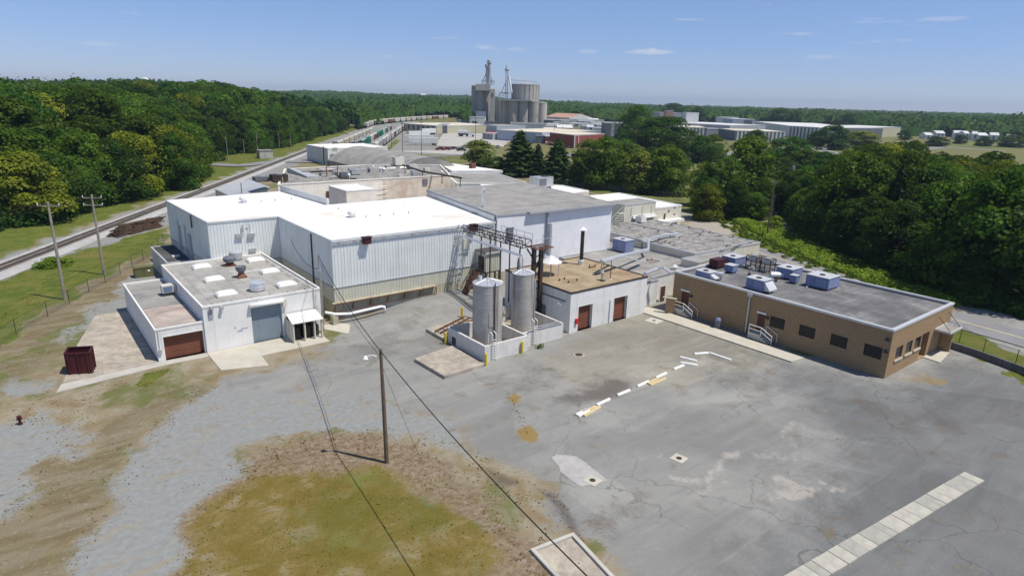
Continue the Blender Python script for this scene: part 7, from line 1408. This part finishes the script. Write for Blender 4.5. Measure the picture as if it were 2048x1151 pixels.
# ---- the woods at the right, beyond the side road
rngR = random.Random(9); EDGE = np.array([(151,83),(140,74),(121,60.5),(113.5,47),(103.5,34.5),(98.5,28),(97,18),(97,0)], float); chosen = []; gridc = {}
GR_ = 'trees of the woods right of the side road'
def redge(y): o = np.argsort(EDGE[:,1]); return np.interp(y, EDGE[o,1], EDGE[o,0])
c2 = []
for _ in range(7000):
    y = rngR.uniform(2, 118); dl = rngR.uniform(0, 130); x = redge(y)+3.0+dl
    px = float(azpx(np.array([x]), np.array([y]))[0])
    if px > 2140 or px < 1590 + .0*y: continue
    if dl > 28 and px < 1690: continue
    c2.append((dl, x, y))
c2.sort(key=lambda c: c[0]+rngR.uniform(0,3))
for dl, x, y in c2:
    dm = 5.2 if dl < 12 else 7.; key = (int(x//8), int(y//8)); near = [p for i in (-1,0,1) for j in (-1,0,1) for p in gridc.get((key[0]+i,key[1]+j), [])]
    if any((x-a)**2+(y-b)**2 < dm*dm for a, b in near): continue
    gridc.setdefault(key, []).append((x,y)); r_ = math.hypot(x,y); px = float(azpx(np.array([x]), np.array([y]))[0])
    ytar = np.interp(px, [1590,1680,1740,1800,1845,1875,1940,2005,2030,2140], [345,322,286,264,276,299,303,301,286,280])+rngR.uniform(0,14); d = CM.T @ np.array([px-1024, ytar-575.5, F]); hmax = CH+d[2]/np.hypot(d[0],d[1])*r_
    h = min(hmax, rngR.uniform(13.5, 18)) if dl > 4 else min(hmax, rngR.uniform(8, 14))
    if h < 5: continue
    kind = rngR.choices(('broad','yellow','dark','pine'), (5,.7,4,.3))[0]; lab = {'broad':'green leafy tree in the dense woods right of the side road','yellow':'yellowish green tree in the dense woods right of the side road','dark':'dark green leafy tree in the dense woods right of the side road','pine':'dark pine in the dense woods right of the side road'}[kind]
    tree(kind, x, y, h, h*rngR.uniform(.7,1.0)*(1. if kind != 'pine' else .5), lab, GR_+' '+kind); count += 1
    if count >= 95: break
# undergrowth along both wood edges
UG = []
for y in np.arange(0, 84, 1.1): UG.append((redge(y)+rngR.uniform(1.5,4.5), y, rngR.uniform(1.,2.8)))
for a, b_ in zip(FRONT, FRONT[1:]):
    for f in np.linspace(0,1,7)[:-1]: UG.append((a[0]+(b_[0]-a[0])*f-rngR.uniform(-.5,3), a[1]+(b_[1]-a[1])*f+rngR.uniform(-.5,3), rngR.uniform(1.5,4.)))
C, N = [], []
for x, y, h in UG: p_, q_ = blob_points(RNG, np.array([x,y,ground_z(x,y)+h*.25]), h*.75, 240, .9); C.append(p_); N.append(q_)
C, N = np.concatenate(C), np.concatenate(N); o = bpy.data.objects.new('undergrowth', leaf_mesh('undergrowth', C, N, .36, 'leaf_dark')); COL.objects.link(o); o['kind'] = 'stuff'
# tall grass in the gap between the sandy drive and the woods
BK = np.array([at(p)[:2] for p in [(1425,440),(1490,438),(1560,465),(1640,505),(1720,555),(1690,565),(1600,530),(1530,500),(1470,470)]]); C, N = [], []; lo, hi = BK.min(0), BK.max(0)
for q in RNG.uniform(lo, hi, (900,2)):
    c_ = False
    for (ax, ay), (bx, by) in zip(BK, np.roll(BK,-1,0)):
        if (ay > q[1]) != (by > q[1]) and q[0] < (bx-ax)*(q[1]-ay)/(by-ay+1e-12)+ax: c_ = not c_
    if c_: hh = RNG.uniform(.25,.7); p_, q_ = blob_points(RNG, np.array([q[0],q[1],0.]), hh, 55, .8); C.append(p_); N.append(q_)
o = bpy.data.objects.new('tall_grass', leaf_mesh('tall_grass', np.concatenate(C), np.concatenate(N), .2, 'weed', 2.)); COL.objects.link(o); o['kind'] = 'stuff'
# kudzu-like bank beside the road
C, N = [], []
for t_ in np.linspace(0, 1, 260):
    P_ = np.array([(98.0,27.5),(101.5,36),(107.5,47),(114.5,57.5),(121,66),(127,76),(131,83)]); s = t_*(len(P_)-1); i = min(int(s), len(P_)-2); q = P_[i]+(P_[i+1]-P_[i])*(s-i)
    d = P_[i+1]-P_[i]; d = d/np.hypot(*d); n = np.array([d[1],-d[0]]); wd = 2.2+3.0*math.sin(math.pi*min(1,t_*1.1))
    for k in range(4): off = RNG.uniform(-wd*.8, wd*.8); hh = RNG.uniform(.5,1.25)*(1-.3*abs(off)/wd); p_, q_ = blob_points(RNG, np.array([q[0]+n[0]*off,q[1]+n[1]*off,hh*.15]), hh, 75, .75); C.append(p_); N.append(q_)
C, N = np.concatenate(C), np.concatenate(N); o = bpy.data.objects.new('weeds', leaf_mesh('weeds', C, N, .21, 'weed')); COL.objects.link(o); o['kind'] = 'stuff'
for q, h, w_, lab in ((K5(320,400),1.5,4.5,'low green shrub growing in the ballast near the left edge'),(K5(345,385),1.1,2.6,'smaller green shrub beside the nearest utility pole'),(L4(450,545),3.2,4.5,'leafy vine shrub at the foot of the leaning utility pole')): p = at(q); tree('shrub', p[0], p[1], h, w_, lab, cat='shrub')
p = at(L1(930,920)); m = MB(); r = None; tuft = []
for k in range(60): a = random.uniform(0,6.28); rr = random.uniform(.05,.5); tuft.append((p[0]+rr*math.cos(a),p[1]+rr*math.sin(a),random.uniform(.05,.4)))
o = bpy.data.objects.new('weed_tuft', leaf_mesh('weed_tuft', np.array(tuft), RNG.normal(size=(60,3)), .12, 'leaf_dark')); COL.objects.link(o); tag(o, 'dark weed tuft at the foot of the containment wall ladder', 'weed')
# grass blades on the near grass
def scatter_grass():
    P = []; 
    def poly_pts(pts, n, h):
        A = np.array([at(p)[:2] for p in pts]); lo, hi = A.min(0), A.max(0); q = RNG.uniform(lo, hi, (n,2)); ins = np.zeros(n, bool)
        for (ax, ay), (bx, by) in zip(A, np.roll(A,-1,0)): ins ^= ((ay > q[:,1]) != (by > q[:,1])) & (q[:,0] < (bx-ax)*(q[:,1]-ay)/(by-ay+1e-12)+ax)
        q = q[ins]; P.append(np.column_stack([q, RNG.uniform(.0, h*.5, len(q))]))
    poly_pts([(480,960),(570,930),(690,922),(775,930),(850,965),(905,1030),(960,1110),(1000,1200),(1030,1400),(300,1400),(370,1130),(430,1020)], 11000, .04)
    poly_pts([(0,560),(150,505),(330,455),(340,490),(250,525),(120,605),(0,690),(-100,740),(-100,560)], 42000, .12); poly_pts([(270,770),(290,745),(345,735),(330,750),(290,775)], 900, .1)
    poly_pts([(1440,430),(1560,480),(1700,560),(1880,610),(1900,640),(1700,590),(1530,510),(1480,480)], 9000, .3)
    C = np.concatenate(P); k = RNG.uniform(size=len(C)) < np.clip(.35+.6*np.sin(C[:,0]*.9+np.sin(C[:,1]*.7)*2)*np.sin(C[:,1]*1.1+C[:,0]*.3), .1, 1); C = C[k]; N = RNG.normal(size=(len(C),3)); N[:,2] = np.abs(N[:,2])*.6+1.7
    o = bpy.data.objects.new('grass', leaf_mesh('grass', C, N, .075, 'grass_blade', 2.2)); COL.objects.link(o); o['kind'] = 'stuff'
scatter_grass()
def scatter_tufts():
    Q = []
    def near(pts, n, sp):
        A = np.array([at(p)[:2] for p in pts]); seg = np.concatenate([a+(b-a)*np.linspace(0,1,40)[:,None] for a, b in zip(A, A[1:])]); k = RNG.integers(0, len(seg), n); Q.append(seg[k]+RNG.normal(size=(n,2))*sp)
    near([(430,1030),(480,945),(570,900),(690,890),(800,905),(900,955),(990,1040),(1080,1140),(1150,1250)], 2400, 1.0)
    near([(380,1151),(420,1040),(480,950),(600,880),(720,870),(860,880),(960,930),(1060,1030),(1150,1130)], 1200, .7)
    near([(300,800),(400,775),(330,840),(250,900),(205,1000),(150,1151)], 800, .8); near([(90,770),(160,860),(100,950),(30,1020),(-40,1060)], 700, .9); near([(0,800),(60,840),(120,830),(200,780),(320,760),(430,760)], 700, 1.0); near([(20,740),(120,670),(230,590),(320,500)], 1500, .8); near([(1080,985),(1120,1000),(1160,1080)], 120, .25); near([(940,930),(1030,970),(1060,1000)], 180, .5); near([(1020,795),(1055,870)], 160, .2)
    C = np.concatenate(Q); k = RNG.uniform(size=len(C)) < np.clip(.45+.7*np.sin(C[:,0]*2.1+np.sin(C[:,1]*1.7)*2)*np.sin(C[:,1]*2.4+C[:,0]*.6), .05, 1); C = C[k]; C = np.column_stack([C, RNG.uniform(.0,.03,len(C))]); N = RNG.normal(size=(len(C),3)); N[:,2] = np.abs(N[:,2])+1.2
    o = bpy.data.objects.new('dry_weeds', leaf_mesh('dry_weeds', C, N, RNG.uniform(.035,.085,len(C)), 'dry_tuft', 2.4)); COL.objects.link(o); o['kind'] = 'stuff'
scatter_tufts()
# ---- far woods: canopy surface on the hills plus leaf clumps
def woods():
    PXS = np.linspace(-90, 2140, 860); rr = [300.]
    while rr[-1] < 4300: rr.append(rr[-1]+max(3.2, rr[-1]*.0062))
    rr = np.array(rr); d = np.array([CM.T @ np.array([p-1024, (200+.024*(p-1024))-575.5, F]) for p in PXS]); d = d[:,:2]/np.hypot(d[:,0],d[:,1])[:,None]
    X = d[:,0][:,None]*rr[None]; Y = d[:,1][:,None]*rr[None]; x, y = X.ravel(), Y.ravel(); px = np.repeat(PXS, len(rr)); R = np.tile(rr, len(PXS))
    l = left_of_rail(x, y); start = np.interp(px, [-90,560,700,820,930,960,1090,1200,1330,1400,1500,1560,1640,1740,1800,1900,2140],[300,300,300,300,560,760,860,860,930,930,950,950,930,860,800,780,760]); left = (l > 20)
    left = np.where(px < 715, left, R > np.interp(px, [715,740,818,890,925], [500,575,725,835,860]))
    ok = ((px < 925) & (left > 0) & (R > 300)) | ((px >= 925) & (R > start+25*np.sin(px*.05)))
    cell = 8.5; ci, cj = np.floor(x/cell), np.floor(y/cell); best = np.zeros(len(x))
    def hsh(a, b_, k): v = np.sin(a*127.1+b_*311.7+k*74.7)*43758.5453; return v-np.floor(v)
    for i in (-1,0,1):
        for j in (-1,0,1):
            a, b_ = ci+i, cj+j; cx, cy = (a+hsh(a,b_,1))*cell, (b_+hsh(a,b_,2))*cell; rad = cell*(.55+.35*hsh(a,b_,3)); hh = .3+.7*hsh(a,b_,4)+.25*(hsh(np.floor(a/5),np.floor(b_/5),5)-.5); q = 1-((x-cx)**2+(y-cy)**2)/rad**2; best = np.maximum(best, np.where(q > 0, hh*np.sqrt(np.maximum(q,0)), 0))
    edge = np.minimum(sstep(0, 30, np.where(px < 715, l-20, np.where(px < 925, R-np.interp(px, [715,740,818,890,925], [500,575,725,835,860]), R-start))), 1); und = sum(np.sin((x*math.cos(q)+y*math.sin(q))*k+p)*a for q, k, p, a in ((.3,.021,1.,2.2),(1.4,.034,2.,1.8),(2.3,.055,.5,1.5),(.9,.09,3.,1.2),(2.9,.013,.2,2.6))); z = ground_z(x, y)+(7+best*(9+np.minimum(R,2500)*.0016))*(.35+.65*edge)+und*sstep(0,40,R-320)*.9
    ii = np.arange(len(x)).reshape(len(PXS), len(rr)); q = np.stack([ii[:-1,:-1],ii[1:,:-1],ii[1:,1:],ii[:-1,1:]],-1).reshape(-1,4); keep = ok[q].all(1); q = q[keep]
    used, inv = np.unique(q, return_inverse=True); q = inv.reshape(-1,4).astype(np.int32)[:, ::-1]; co = np.column_stack([x,y,z])[used].astype(np.float32); me = bpy.data.meshes.new('distant_woods'); me.vertices.add(len(co)); me.vertices.foreach_set('co', co.ravel()); me.loops.add(q.size); me.loops.foreach_set('vertex_index', np.ascontiguousarray(q).ravel()); me.polygons.add(len(q)); me.polygons.foreach_set('loop_start', np.arange(0,q.size,4,dtype=np.int32)); me.update(calc_edges=True); me.materials.append(MATS['leaf_wood']); o = bpy.data.objects.new('distant_woods', me); COL.objects.link(o); o['kind'] = 'stuff'
    sel = np.where(ok & (R < 1500))[0]; pr = 1/np.maximum(R[sel],300.)**.3; sel = RNG.choice(sel, 110000, p=pr/pr.sum()); C = np.column_stack([x[sel],y[sel],z[sel]])+RNG.normal(size=(len(sel),3))*np.array([1.4,1.4,.8]); N = RNG.normal(size=(len(sel),3))*.6+np.array([0,0,.9]); s = np.clip(R[sel]/300*.75, .7, 2.6); o2 = bpy.data.objects.new('distant_leaves', leaf_mesh('distant_leaves', C, N, s, 'leaf_wood')); COL.objects.link(o2); o2['kind'] = 'stuff'
woods()
# the deeper trees of the left woods that only show as a mass
C, N, S_ = [], [], []
for dl, x, y, r_ in REST:
    if dl > 150: continue
    pc, pn = crown_broad(rngL.randint(0,10**6), 420, 10., 8.); pxl = float(azpx(np.array([x]), np.array([y]))[0]); yt = np.interp(pxl, [-70,100,200,300,390,470,560,640,760,960], [170,170,166,162,156,163,183,188,198,216])+rngL.uniform(0,10); dv = CM.T @ np.array([pxl-1024, yt-575.5, F]); h = max(8., min(rngL.uniform(17,23), CH+dv[2]/np.hypot(dv[0],dv[1])*r_-ground_z(x,y))); C.append(pc*np.array([h*.065,h*.065,h/10.])+np.array([x,y,ground_z(x,y)])); N.append(pn)
if C:
    C, N = np.concatenate(C), np.concatenate(N); o = bpy.data.objects.new('deep_woods', leaf_mesh('deep_woods', C, N, 1.7, 'leaf_wood', 1.3)); COL.objects.link(o); o['kind'] = 'stuff'
print('trees', len([o for o in COL.objects if 'tree' in o.name and o.type == 'EMPTY']), 'rest', len(REST), 'right', count, 'objects', len(COL.objects))
